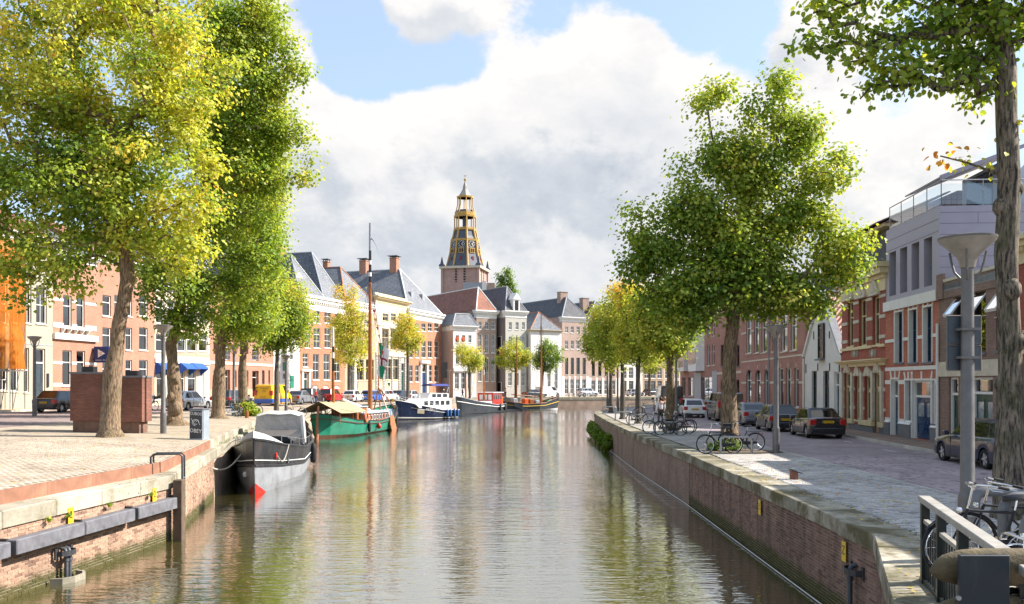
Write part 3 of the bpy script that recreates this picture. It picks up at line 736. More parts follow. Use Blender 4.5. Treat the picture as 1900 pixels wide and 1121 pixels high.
OR1 = brickmat('brick_orange', (.38,.145,.075), (.46,.195,.105), (.40,.26,.17), patch=.14)
OR2 = brickmat('brick_salmon', (.38,.155,.095), (.46,.205,.13), (.40,.27,.20), patch=.12)
OR3 = brickmat('brick_tan', (.38,.25,.16), (.45,.31,.21), (.50,.42,.32), patch=.12)
BR1 = brickmat('brick_brown', (.34,.22,.17), (.40,.27,.21), (.42,.36,.30), patch=.15)
BRP = brickmat('brick_pink', (.44,.29,.23), (.50,.35,.28), (.50,.43,.37), patch=.12)
RD1 = brickmat('brick_red', (.44,.115,.065), (.54,.16,.09), (.42,.27,.21), patch=.18, msize=.008)
RD2 = brickmat('brick_darkred', (.31,.075,.05), (.39,.105,.07), (.28,.16,.13), patch=.18, msize=.008)
RD3 = brickmat('brick_oldred', (.37,.15,.11), (.46,.20,.15), (.38,.27,.22), patch=.2)
BRD = brickmat('brick_mauve', (.25,.155,.12), (.33,.21,.165), (.19,.155,.13), patch=.2)
BEI = mat('beige_render', (.39,.355,.28), .85, .06, 1.5, dirt=.12)
WHR = mat('white_render', (.76,.74,.69), .8, .05, 1.5, dirt=.14)
CRR = mat('cream_render', (.58,.48,.36), .8, .06, 1.5, dirt=.12)
GRR = mat('grey_render', (.52,.50,.44), .8, .06, 1.5, dirt=.12)
WHB = mat('whitewashed_brick', (.74,.72,.67), .8, .05, 1.2, bump=.3, bscale=18, dirt=.16)
RUST = brickmat('rusticated_stone', (.30,.29,.27), (.36,.35,.32), (.10,.10,.09), .9, .42, .8, patch=.12, msize=.03)
SLATE = tilemat('slate', (.10,.115,.135), (.155,.17,.19), lich=.35, lichc=(.30,.31,.30))
SLATEL = tilemat('slate_lichen', (.095,.11,.135), (.15,.165,.185), lich=.7, lichc=(.27,.275,.275))
PANR = tilemat('red_pantile', (.34,.12,.06), (.26,.10,.06), (.08,.04,.03))
PAND = tilemat('dark_pantile', (.05,.052,.06), (.085,.085,.095), lich=.15)
PANB = tilemat('brown_pantile', (.22,.14,.11), (.30,.19,.15), (.06,.04,.04))

# ---- left row, near to far
h = House('beige_house', 'beige rendered terraced house partly wrapped in orange scaffold netting', fpt(-150), fpt(98), 13.2, BEI)
h.win(47,527,58.5,600).win(67,531,87,601).win(44,645.5,54,728).win(0,684,14,725).win(-6,527,14,600).win(20,527,36,600).win(20,650,34,726).door(67,647,84,756, mat('slate_door', (.05,.07,.085), .4), light=.24)
h.wall(); h.band(h.z(60,640), h.z(60,638), LEAD, .02); h.cornice(h.H-.5, h.H); h.roof('along', 3.2, PANR)
b = M(); x, _ = h.lx(88); b.box(x-.1, -.08, 1.5, x+.1, 0, 2.5); b.build('letter_box', DARKM, h.root)
h = House('brick_house', 'salmon brick house with white bands and a blue projecting sign', fpt(98), fpt(178), 12.6, OR2)
for w in ((117,548,133,606,'plain'), (142,545,157,608,'plain'), (115.6,650,133,716,'plain'), (142,651,158,713,'plain')): h.win(*w)
h.wall(); q = h.z
h.band(q(120,609), q(120,600), WHITE, .05); h.band(q(130,631), q(130,620), WHITE, .22, name='ledge'); h.band(q(120,676), q(120,671), WHITE); h.band(q(120,717), q(120,711), WHITE); h.band(q(120,560), q(120,555), WHITE)
h.cornice(h.H-.6, h.H); h.roof('along', 3, SLATE)
bs = M()
for i, pxx in enumerate((114, 126, 138, 150, 160)): x, _ = h.lx(pxx); bs.prism([(0, 0), (-.3, .0), (-.3, -.08), (-.05, -.4), (0, -.4)], x-.06, x+.06, 'yz')
x0, _ = h.lx(112); x1, _ = h.lx(163); zz_ = q(135, 612); bb = M(); bb.v = [(a, c, e+zz_) for a, c, e in bs.v]; bb.f = bs.f; bb.m = bs.m; bb.box(x0, -.35, zz_, x1, .02, zz_+.1); bb.build('balcony_ledge', WHITE, h.root)
sign = thing('projecting_sign', 'square navy sign with a white triangle emblem on the salmon brick house', 'sign', (0,0,0))
pS = isect(173, h.P0, h.d); n2 = Vector((h.d.y, -h.d.x)); sign.location = (pS.x, pS.y, h.z0+q(173, 673)); sign.rotation_euler = h.root.rotation_euler
b = M(); b.bbox(-.14, -1.42, 0, .14, -.12, 1.28, .03); b.build('sign_box', mat('sign_navy', (.012,.035,.16), .35, .06), sign)
for z_ in (.2, .9): M().box(-.05, -.14, z_, .05, 0, z_+.1).build('bracket', DARKM, sign)
# emblem drawn on the face that looks down the street (local -x)
def tri(bm, pts, x, th=.006):
    bm.loft([[(x-th, p[0], p[1]) for p in pts], [(x, p[0], p[1]) for p in pts]])
b = M(); A, B_, C_ = (-.50, 1.06), (-.50, .40), (-1.12, .73)
ce = ((A[0]+B_[0]+C_[0])/3, .73)
def inn(p, k): return (ce[0]+(p[0]-ce[0])*k, ce[1]+(p[1]-ce[1])*k)
for (u, v) in ((A, B_), (B_, C_), (C_, A)): tri(b, [u, v, inn(v, .62), inn(u, .62)], -.141)
for u in (A, B_, C_):
    w_ = Vector((inn(u, .7)[0]-ce[0], inn(u, .7)[1]-ce[1])); nn = Vector((-w_.y, w_.x)).normalized()*.045; e_ = inn(u, .66)
    tri(b, [(ce[0]-nn.x, ce[1]-nn.y), (ce[0]+nn.x, ce[1]+nn.y), (e_[0]+nn.x, e_[1]+nn.y), (e_[0]-nn.x, e_[1]-nn.y)], -.1425)
b.build('emblem', WHITE, sign)
b = M(); tri(b, [inn(A, .6), inn(B_, .6), inn(C_, .6)], -.1405, .001); b.build('emblem_field', RED, sign)
for tx_, yy in (('makelaarij', -.54), ('Berens', -1.12)): o = link('lettering', text_mesh(tx_, .135, WHITE, .001), sign, (-.146, yy, .2)); o.rotation_euler = (R(90), 0, R(-90))

h = House('brick_house', 'plain orange brick house with white framed windows behind the brick kiosk', fpt(178), fpt(287), 13, OR2)
for (a, c) in ((190, 206), (212, 226), (233, 245), (258, 274)):
    h.win(a,548,c,587,'plain'); h.win(a,608,c,650,'plain'); h.win(a,668,c,718,'plain')
h.wall(); h.cornice(h.H-.5, h.H); h.roof('along', 3, PANR); h.band(.0, .8, BSTONE, .04, name='plinth')
h = House('white_shop_house', 'white fronted shop house with small blue awnings over its windows', fpt(287), fpt(389), 11.6, CRR)
for (a, c) in ((289, 305), (310, 325), (329, 345), (347, 366), (369, 385)):
    h.win(a,620,c,652,'plain'); h.win(a,556,c,600,'plain')
    h.win(a+1.5,682,c-2,742,'plain') if a != 369 else h.door(370,684,379,745, WHITE)
h.wall(); h.band(h.z(340,675), h.z(340,667), WHITE, .12); h.band(h.z(340,660), h.z(340,654), OR3, .02); h.cornice(h.H-.6, h.H); h.roof('along', 3, SLATE)
for (a, c) in ((288, 307), (331, 351), (351, 372)):
    x0, _ = h.lx(a); x1, _ = h.lx(c); zt, zb = h.z(a, 673), h.z(a, 697)
    aw = M(); pr = [(0, zt), (-.25, zt-.02), (-.8, zt-.45), (-.85, zt-.6), (-.8, zt-.6), (-.72, zt-.45), (-.2, zt-.08), (0, zt-.08)]
    aw.prism(pr, x0, x1, 'yz'); aw.prism([(0, zt-.02), (-.84, zt-.5), (-.84, zt-.62), (0, zb)], x0, x0+.03, 'yz'); aw.prism([(0, zt-.02), (-.84, zt-.5), (-.84, zt-.62), (0, zb)], x1-.03, x1, 'yz')
    aw.build('awning', mat('awning_blue', (.02,.09,.42), .7, .1), h.root)
h = House('brick_block', 'orange brick apartment block with round-headed slits and recessed porches', fpt(389), fpt(508), 13.6, OR2, cat='building')
for a in ((413,686,427,738), (468,688,480,738)): h.win(*a, 'void')
for a in ((413,636,427,668), (468,640,480,669), (413,580,427,615), (468,588,480,620)): h.win(*a, 'void')
for (a, c) in ((396,401), (434,439), (456,461), (486,491), (498,501)): h.win(a,687,c,718,'void',True); h.win(a,635,c,657,'void',True); h.win(a,588,c,610,'void',True)
h.wall(); h.band(h.z(450,678), h.z(450,673), STONE, .06); h.band(0, h.z(450,722), OR3, .04, name='plinth'); h.cornice(h.H-.4, h.H, STONE); h.roof('flat', 0, LEAD)
for (a, c, y0, y1) in ((413,427,651,667), (468,480,653,668)):
    x0, za, x1, zb = h.rect(a, y0, c, y1); rl = M()
    for z in (za, (za+zb)/2, zb): rl.tube((x0, -.08, z), (x1, -.08, z), .025, n=5)
    for i in range(10): x = x0+(x1-x0)*i/9; rl.tube((x, -.08, za), (x, -.08, zb), .014, n=4)
    rl.build('balcony_rail', LEAD, h.root)
h = House('white_house', 'narrow white house with green shutters between brick fronts', fpt(508), fpt(556), 12.6, WHR)
for (a, c) in ((513,519), (524,532), (538,545)): h.win(a,602,c,628); h.win(a,646,c,668); h.win(a,556,c,582)
h.win(513,690,519,716).door(524,692,531,726, WHITE).win(539,697,545,720)
h.wall(); h.cornice(h.H-.6, h.H); h.roof('gable', 3.6, SLATE, over=.1)
for (a, y0, c, y1) in ((524.5,672,531.5,688), (538,697,545,721), (513,690,516,715)):
    x0, za, x1, zb = h.rect(a, y0, c, y1); k = M(); k.box(x0, -.06, za, x1, -.01, zb)
    for i in range(9): z = za+(zb-za)*(i+.5)/9; k.box(x0+.05, -.075, z-.02, x1-.05, -.06, z+.02)
    k.build('shutter', mat('shutter_green', (.02,.22,.13), .45, .1), h.root)
h = House('canal_house', 'tall orange brick canal house with white cornice and stone framed door', fpt(556), fpt(640), CAMZ+(712-548)*112/1600+.2, OR1, D=16)
for (a, c, e) in ((566,575,0), (582,594,0), (602,614,0), (622,633,2)):
    h.win(a,575+e,c,600+e,'small'); h.win(a,609+e,c,646+e,'tall'); 
    if a != 566: h.win(a-1.5,657+e,c-2,705+e,'tall')
h.win(562,656,572,681,'tall').door(562,692,571.5,728, GREEN)
for a in (580, 600, 620): h.win(a,715,a+9,720,'small')
h.wall(); h.cornice(h.H-1.9, h.H, proj=.6)
x0, za, x1, zb = h.rect(559.5,685,575,728); k = M(); k.box(x0, -.14, 0, x0+.35, .02, zb-.3); k.box(x1-.35, -.14, 0, x1, .02, zb-.3); k.box(x0-.15, -.3, zb-.3, x1+.15, .02, zb); k.build('door_surround', WHITE, h.root)
hw = h.W/2
r1 = h.roof('hip', 5.6, SLATEL, wid=hw, run=3.2, over=.1); r2 = h.roof('hip', 6.8, SLATEL, wid=hw, x0=hw, run=3.6, over=.1)
h.chimney(hw*.5, 5, h.H+3.8, h.H+6.6, OR2, 1.5, 1.2, parent=r1)
dm = M(); dm.box(1.2, 1.4, h.H, 3.0, 4.5, h.H+2.2); dm.prism([(1.1, h.H+2.2), (3.1, h.H+2.2), (2.1, h.H+3.0)], 1.3, 4.6); dm.build('dormer', WHITE, r1)
h = House('canal_house', 'brick canal house with white pilastered doorway behind the yellow tree', fpt(640), fpt(697), 14.6, OR3, D=16)
for (a, c) in ((645,655), (661,669), (676,685.5)):
    h.win(a,594,c,608,'small'); h.win(a,614,c,657,'blind'); 
h.win(661,667,675,706,'blind').win(679,667,694,706,'blind').door(647,672,656,728, GREEN)
h.wall(); h.cornice(h.H-1.3, h.H)
x0, za, x1, zb = h.rect(645,664,659,728); k = M(); k.box(x0, -.2, 0, x0+.5, .02, zb-.5); k.box(x1-.5, -.2, 0, x1, .02, zb-.5); k.box(x0-.2, -.4, zb-.5, x1+.2, .02, zb); k.build('door_surround', WHITE, h.root)
r1 = h.roof('hip', 5.4, SLATEL, run=3.4, over=.1, ridge_m=OR1); h.chimney(h.W*.55, 6, h.H+4, h.H+6.4, OR1, .8, .8, parent=r1); h.chimney(h.W*.85, 3, h.H, h.H+3.2, OR1, .7, .7, cap=False, parent=r1)
h = House('mansion', 'cream neoclassical mansion with dark rusticated ground floor', fpt(697), fpt(757), CAMZ+(712-559)*142/1600, CRR, D=14)
for (a, c) in ((710,721), (725.5,735), (740,749)): h.win(a,582,c,596,'blind'); h.win(a-1,612,c+.5,650,'blind')
for (a, c) in ((702,710), (714,726), (728.5,739)): h.win(a,666,c,705,'blind')
h.door(744,674,750,726, GREEN)
h.wall(); h.cornice(h.H-1.0, h.H, CREAM, proj=.7); h.band(h.z(720,606), h.z(720,601), STONE, .1); h.band(h.z(720,661), h.z(720,655), STONE, .18)
h.band(0, h.z(720,661)-.01, RUST, .1, name='rusticated_base')
for (a, c) in ((709,721.5), (724.5,735.5), (739,749.5)):
    x0, za, x1, zb = h.rect(a,604,c,610); pd = M(); pd.prism([(x0-.1, za), (x1+.1, za), ((x0+x1)/2, zb+.25)], -.22, .01); pd.build('pediment', STONE, h.root)
bl = M(); bl.box(.3, .2, h.H, h.W-.3, .5, h.H+.5); bl.build('parapet', CREAM, h.root); h.roof('flat', 0, LEAD)
h = House('canal_house', 'wide orange brick canal house under a big grey hipped roof', fpt(757), fpt(820), CAMZ+(712-579)*150/1600+.1, OR1, D=18)
for (a, c) in ((760,766), (771,777.5), (782,790), (794,802), (806,814)):
    h.win(a,600,c,615,'small'); h.win(a,633,c,664,'tall')
    if a not in (782,): h.win(a,678,c,709,'tall')
h.door(781,676,791,728, NAVY)
h.wall(); h.cornice(h.H-1.7, h.H, proj=.6); x0, za, x1, zb = h.rect(779,669,793,728)
k = M(); k.box(x0, -.2, 0, x0+.5, .02, zb-.5); k.box(x1-.5, -.2, 0, x1, .02, zb-.5); k.box(x0-.2, -.5, zb-.5, x1+.2, .02, zb); k.build('door_surround', WHITE, h.root)
r1 = h.roof('hip', 7.6, SLATEL, run=5.0, over=.1, ridge_m=WHITE); h.chimney(h.W*.5, 6, h.H+6.5, h.H+9.6, OR2, 1.3, 1.3, parent=r1); h.chimney(h.W*.5, 12, h.H+6.5, h.H+9.4, OR2, 1.3, 1.3, parent=r1)
for u in (.3, .62): k = M(); k.box(h.W*u, 1.4, h.H+2.0, h.W*u+.9, 2.4, h.H+3.25); k.build('roof_light', LEAD, r1)
# the group that closes the view: each stands a step forward of its neighbour
h = House('white_house', 'low white house with slate mansard and heart shaped shutters', fpt(841, 3), fpt(884, 3), CAMZ+(712-607)*160/1600, WHR, D=9)
for (a, c) in ((845.5,852), (857,863.5), (869,875)): h.win(a,622,c,636,'small'); h.win(a,648,c,676,'sash'); h.win(a-1.5,691,c,722,'tall')
h.wall(); h.cornice(h.H-.9, h.H); h.roof('mansard', 2.2, SLATEL); h.band(h.z(850,689), h.z(850,683), WHITE, .2)
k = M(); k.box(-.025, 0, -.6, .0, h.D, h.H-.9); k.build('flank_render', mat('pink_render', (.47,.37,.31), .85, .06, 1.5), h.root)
k = M(); k.box(-.06, 2.2, 3.6, -.02, 4.2, 6.4); k.build('side_window', BLACK, h.root)
for (a, c) in ((846,851), (857,862)):
    x0, za, x1, zb = h.rect(a,624,c,636); xm = (x0+x1)/2; k = M(); k.prism([(xm, za), (x1, zb-.4), (x1-.15, zb), (xm, zb-.25), (x0+.15, zb), (x0, zb-.4)], -.1, -.02); k.build('heart_shutter', ORANGEP, h.root)
h = House('canal_house', 'brown brick canal house with red pantiled flank roof and white cornice', fpt(884, 1.5), fpt(921, 1.5), CAMZ+(712-578)*163/1600, BR1, D=26)
for (a, c) in ((887.5,894), (899.5,907), (911.5,919)): h.win(a,597,c,611,'small'); h.win(a,620,c,655,'tall'); h.win(a,663,c,708,'tall')
h.wall(); h.cornice(h.H-1.5, h.H, proj=.6); h.roof('hip', 4.6, PANR, run=3.0, over=.1, ridge_m=WHITE)
h = House('warehouse', 'tall grey rendered warehouse with hoist dormer and black tiled roof', fpt(938, 3.2), fpt(977, 3.2), CAMZ+(712-580)*166/1600, GRR, D=30, cat='building')
for (a, c) in ((944,950), (956.5,962.5), (968.5,974)): h.win(a,598,c,612,'small'); h.win(a,625,c,645,'sash'); h.win(a-1,692,c,716,'tall'); h.win(a,656,c,678,'sash')
h.wall(); h.cornice(h.H-1.3, h.H); r1 = h.roof('hip', 4.9, PAND, run=3.2, over=.1, ridge_m=LEAD)
k = M(); k.box(-.03, .0, -.6, .0, 12, h.H-1.3); k.build('flank_render', mat('shaded_render', (.20,.175,.16), .9, .1, 1), h.root)  # darker than the front: the flank's shade is put into its colour
for (y, z) in ((2.0, 9.2), (2.0, 5.8), (2.0, .6)):
    k = M(); k.box(-.1, y-.7, z, -.03, y+.7, z+2.3); k.build('side_window_frame', WHITE, h.root); k = M(); k.box(-.12, y-.58, z+.1, -.1, y+.58, z+2.2); k.build('side_window', BLACK, h.root)
k = M(); xm = h.W*.5; k.box(xm-.7, -.2, h.H-.2, xm+.7, 2.5, h.H+2.1); k.prism([(xm-.9, h.H+2.1), (xm+.9, h.H+2.1), (xm, h.H+3.4)], -.3, 3.0); dmr = k.build('dormer', WHITE, r1)
k = M(); k.box(xm-.4, -.23, h.H, xm+.4, -.2, h.H+1.9); k.build('dormer_door', BLACK, dmr)
h = House('white_house', 'white house with lichen covered hipped roof and brown shutters', fpt(985, 4), fpt(1042, 4), CAMZ+(712-614)*168/1600, WHR, D=10)
for (a, c) in ((1003,1009), (1016,1022), (1029,1035)): h.win(a,640,c,662,'sash'); h.win(a,680,c,722,'tall')
h.wall(); h.cornice(h.H-.5, h.H, STONE); h.roof('hip', 3.6, SLATEL, run=2.6, over=.2, ridge_m=OR1)
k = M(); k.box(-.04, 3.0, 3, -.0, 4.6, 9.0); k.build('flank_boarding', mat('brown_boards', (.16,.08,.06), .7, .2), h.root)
h = House('brick_house', 'pinkish brown brick house with white shop floor and dark hipped roof', fpt(1043, 2), fpt(1092, 2), CAMZ+(712-590)*173/1600, BRP, D=24)
for (a, c) in ((1048.5,1054.5), (1059,1065), (1069.5,1076), (1081,1087)): h.win(a,606,c,618,'small'); h.win(a,632,c,648,'small'); h.win(a,664,c,695,'dark'); h.win(a-1,704,c+.5,731,'tall')
h.wall(); h.cornice(h.H-1.0, h.H); h.band(0.0, h.z(1060,698), WHITE, .05, name='shop_front'); r1 = h.roof('hip', 4.2, PAND, run=3, over=.1, ridge_m=LEAD); h.chimney(h.W*.5, 4.4, h.H+2.8, h.H+5.4, BR1, 1.8, 1.2, cap=False, parent=r1)
h = House('brick_house', 'brown brick house with dark roof behind the yellowing quay trees', fpt(1092, 1), fpt(1150, 1), CAMZ+(712-594)*178/1600, BRP, D=20)
for (a, c) in ((1098,1104), (1110,1116), (1122,1128), (1135,1141)): h.win(a,608,c,620,'small'); h.win(a,636,c,652,'small'); h.win(a,670,c,698,'dark'); h.win(a-1,706,c+1,732,'tall')
h.wall(); h.cornice(h.H-1, h.H); h.band(0, h.z(1110,701), WHITE, .05, name='shop_front'); r1 = h.roof('hip', 4, PAND, run=3, over=.1); h.chimney(2, 4, h.H+1.5, h.H+4.6, BR1, 1.6, 1.2, cap=False, parent=r1)
for (a, c, m, lab, py) in ((1150,1192,WHR,'cream fronted house far down the quay behind tree crowns',606), (1192,1232,OR3,'sunlit tan brick house at the far bend of the canal',612), (1232,1262,CRR,'sunlit cream house glimpsed beside the red brick corner',604), (1262,1300,OR1,'orange brick house closing the far end of the road',610)):
    P0 = fpt(a, .5); h = House('far_house', lab, P0, fpt(c, .5), CAMZ+(712-py)*P0.y/1600, m, D=12)
    for f in range(4): h.row(3, .3, h.W-.3, .5+f*3.1, 1.3, 2.3 if f else 2.6, 'tall' if f else 'shop')
    h.wall(); h.cornice(h.H-.8, h.H); h.roof('hip', 3.5, PANR if a > 1180 else SLATE, run=3)
# ---- right row, far to near
h = House('corner_house', 'red brick house with a small white oriel beside the parked vans', rfpt(1262), rfpt(1289), 9.6, RD3, D=12)
h.win(1281,652,1287,686,'plain').win(1266,700,1272,735,'shop').win(1277,700,1286,735,'shop').win(1266,612,1272,640,'plain').win(1280,612,1286,640,'plain')
h.wall(); h.cornice(h.H-.5, h.H); h.roof('along', 2.5, PANR)
x0, za, x1, zb = h.rect(1268,648,1279,689); k = M(); k.box(x0, -.7, za, x1, 0, zb); bo = k.build('oriel', WHITE, h.root); k = M(); k.box(x0+.3, -.72, za+.5, x1-.3, -.7, zb-.3); k.build('oriel_pane', mat('oriel_glass', (.05,.06,.07), .08, .1, spec=.8), bo)
h = House('shop_house', 'red brick shop house with tall white oriel and pale grey shopfront', rfpt(1289), rfpt(1331), 11.4, RD3, D=12)
h.win(1312,640,1317,679,'plain').win(1321,639,1326,678,'plain').win(1301,699,1322,744,'shop').win(1312,600,1317,625,'plain').win(1321,598,1326,624,'plain')
h.wall(); h.band(0.3, h.z(1310,690), LEAD, .05, name='shopfront_panel'); h.cornice(h.H-.5, h.H)
x0, za, x1, zb = h.rect(1290,592,1307,689); k = M(); k.prism([(x0, 0), (x0+.35, -.9), (x1-.35, -.9), (x1, 0)], za, zb, 'xy'); bo = k.build('oriel', WHITE, h.root)
for zz_ in (.14, .6):
    k = M(); k.box(x0+.6, -.93, za+(zb-za)*zz_, x1-.6, -.90, za+(zb-za)*(zz_+.26)); k.build('oriel_pane', MATS['oriel_glass'], bo)
h.roof('along', 2.5, SLATE)
h = House('brick_house', 'dark brick house with black shutters beside the tree trunk', rfpt(1331), rfpt(1376), 10.2, RD3, D=12)
for (a, c) in ((1337,1344), (1352,1359), (1366,1372)): h.win(a,640,c,680,'black'); h.win(a,704,c,752,'black',True)
h.wall(); h.cornice(h.H-.5, h.H, STONE); h.roof('along', 2.5, SLATE); h.band(h.z(1350,694), h.z(1350,690), STONE, .05)
h = House('brick_row_house', 'long red brick house with tall white windows, arched on the left bays', rfpt(1376), rfpt(1493), 8.7, RD3, D=12)
for (a, c, y0, y1) in ((1384.5,1394,585,656), (1399,1408,583,655), (1412.7,1423,584,654), (1432.8,1443.5,575,652), (1449,1461,573,652), (1467,1478.5,580,650)): h.win(a,y0,c,y1,'plain')
for (a, c) in ((1384.6,1393.8), (1401.5,1411), (1418,1427)): h.win(a,686,c,752,'arch',True)
for (a, c) in ((1444,1453.5), (1457.7,1467.8), (1473.5,1482)): h.win(a,683,c,756,'arch')
h.wall()
for (py0, py1, pxx) in ((604,600,1440), (712,708,1440), (666,663,1440)): h.band(h.z(pxx,py0), h.z(pxx,py1), STONE, .03)
keystones(h, [o for o in h.ops if o[3] < 5], STONE, 1, .3, .14); h.band(0, .5, BSTONE, .04, name='plinth'); h.cornice(h.H-.45, h.H, STONE, proj=.3); h.roof('along', 2.6, PAND)
dp = M(); x, _ = h.lx(1428); dp.tube((x, -.08, 0), (x, -.08, h.H-.4), .045, n=8); dp.build('drainpipe', LEAD, h.root)
h = House('gabled_house', 'whitewashed gabled cottage with orange pantile flank between brick houses', rfpt(1493), rfpt(1560), 4.35, WHB, D=12)
h.win(1506,688.5,1515.5,760,'black').win(1527,688,1538.5,761,'black').door(1548,690,1557,775, NAVY, frame=WHITE)
gz_ = CAMZ+(712-546)*52/1600
W_, H_ = h.W, h.H
h.wall(gable=gz_); r1 = h.roof('gable', gz_-h.H+.12, PANR, over=.15)
x0, za, x1, zb = h.rect(1520.6,600,1531,666); o = window(h.root, (x0+x1)/2, za, x1-x0, zb-za, 'black'); o.location.y = -.24; k = M(); k.quad((-(x1-x0)/2, .185, 0), ((x1-x0)/2, .185, 0), ((x1-x0)/2, .185, zb-za), (-(x1-x0)/2, .185, zb-za)); k.build('dark_backing', ROOM, o)
for sg in (0, 1):   # zinc verges of the gable
    k = M(); a0 = (W_ if sg else 0, H_); dx = -W_/2 if sg else W_/2; k.prism([(a0[0], a0[1]), (a0[0]+dx, gz_), (a0[0]+dx, gz_+.28), (a0[0]+(.25 if sg else -.25), a0[1]-.05)], -.14, .3); k.build('gable_verge', WHITE if not sg else LEAD, h.root)
for (a, y0, y1) in ((1510.5,615,630), (1539.5,615,628), (1496,676,692), (1518,674,688), (1540,674,688), (1558,676,690), (1522,560,572)):
    x, za, _, zb = h.rect(a, y0, a+1, y1); k = M(); k.box(x-.025, -.05, za, x+.025, -.005, zb); k.build('wall_anchor', BLACK, h.root)
dp = M(); dp.tube((.03, -.1, 0), (.03, -.1, h.H-.1), .05, n=8); dp.build('drainpipe', WHITE, h.root)
h = House('ornate_house', 'dark red brick house with cream shell ornaments and cream cornices', rfpt(1562), rfpt(1643.5), 8.55, RD2, D=12)
ups = ((1573,1584,559,643), (1594,1608,555,642), (1619,1632,550,640))
for (a, c, y0, y1) in ups: h.win(a,y0,c,y1,'creamy')
h.win(1586,698,1597.5,779,'creamy').win(1604.5,698,1618.5,780,'creamy').door(1567.5,692,1577.5,800, GREEN, frame=CREAM, light=.25).door(1622.5,692,1634,806, GREEN, frame=CREAM, light=.25)
h.wall()
def orn(s, x0, x1, z, hgt, m, kind='pediment'):
    xm = (x0+x1)/2; w = x1-x0; k = M()
    if kind == 'pediment':
        k.box(x0-.12, -.2, z+.02, x1+.12, .02, z+.16); k.prism([(x0-.12, z+.161), (x1+.12, z+.161), (xm+.12, z+hgt), (xm-.12, z+hgt)], -.16, .02)
        k.lathe([(.0, 0), (.11, .03), (.12, .12), (.06, .2), (0, .24)], 8, (xm, -.08, z+hgt-.02)); o = k.build('pediment', m, s.root)
        c = M(); c.prism([(x0+w*.22, z+.2), (x1-w*.22, z+.2), (xm, z+hgt-.18)], -.19, -.15); c.build('pediment_relief', m, o)
    else:
        n = 9
        for i in range(n):
            a = math.pi*(i+.5)/n; c, sn = math.cos(a), math.sin(a)
            k.loft([[(xm+.10*c-.05*sn, -.12, z+.12*sn+.05*c), (xm+.10*c+.05*sn, -.12, z+.12*sn-.05*c), (xm+.10*c, .02, z+.12*sn)],
                    [(xm+w*.40*c-.07*sn, -.10, z+hgt*.8*sn+.07*c), (xm+w*.40*c+.07*sn, -.10, z+hgt*.8*sn-.07*c), (xm+w*.40*c, .02, z+hgt*.8*sn)]])
        k.box(x0-.05, -.08, z-.02, x1+.05, .02, z+.10); k.prism([(x0-.05, z+.1), (x1+.05, z+.1), (x1*.75+xm*.25, z+hgt*.5), (xm, z+hgt*.85), (x0*.75+xm*.25, z+hgt*.5)], -.05, .02); k.build('shell_ornament', m, s.root)
for o in [o for o in h.ops if o[1] > 3]: orn(h, o[0]-.05, o[2]+.05, o[3]+.02, .85, STONE)
for o in [o for o in h.ops if o[1] < 3]: orn(h, o[0]-.05, o[2]+.05, o[3]+.02, .6, STONE, 'shell')
for (a, c) in ((633,627), (598,592), (562,557)): h.band(h.z(1600,a), h.z(1600,c), STONE, .04)
for (a, c) in ((725,719), (760,755)): h.band(h.z(1600,a), h.z(1600,c), STONE, .04)
h.band(h.z(1600,648), h.z(1600,643), CREAM, .10, name='ledge'); h.cornice(h.z(1600,680), h.z(1600,668), CREAM, proj=.4, flank=0, dent=False, name='middle_cornice')
h.band(h.z(1600,788), h.z(1600,779), CREAM, .16, name='ledge'); h.band(0.0, h.z(1600,789), BSTONE, .10, name='plinth')
for pxx in (1580, 1613):
    x0, za, x1, zb = h.rect(pxx,656,pxx+13,648); x0, za, x1, zb = h.rect(pxx,662,pxx+13,649); k = M(); k.box(x0, -.02, za, x1, .01, zb); o = k.build('relief_panel', mat('grey_tile', (.22,.19,.15), .6, .2, 12), h.root)
    xm, zm = (x0+x1)/2, (za+zb)/2; k = M(); k.prism([(xm-.1, zm), (xm, zm-.22), (xm+.1, zm), (xm, zm+.22)], -.05, -.02); k.build('diamond', STONE, o)
for pxx in (1565, 1583, 1600.5, 1621, 1638):
    x, _ = h.lx(pxx); k = M(); k.box(x-.14, -.12, .6, x+.14, .02, h.z(1600,690)); k.box(x-.18, -.15, h.z(1600,727), x+.18, .02, h.z(1600,721)); k.build('pilaster', STONE, h.root)
h.cornice(h.H-1.35, h.H, CREAM, proj=.55, flank=.4, dent=False)
k = M(); k.box(-.02, .1, h.H, h.W+.02, h.D, h.H+1.4); k.build('attic_wall', mat('attic_black', (.035,.04,.05), .6, .1), h.root)
r1 = h.roof('mansard', 1.8, PAND, over=-.15)
k = M()
x0 = .55*h.W; st = h.H+1.8
k.prism([(-.05, h.H+1.8), (h.D*.9, h.H+1.8), (h.D*.9, h.H+1.95), (-.05, h.H+1.95)], -.1, h.W*.98, 'yz'); k.build('roof_cornice', CREAM, r1)
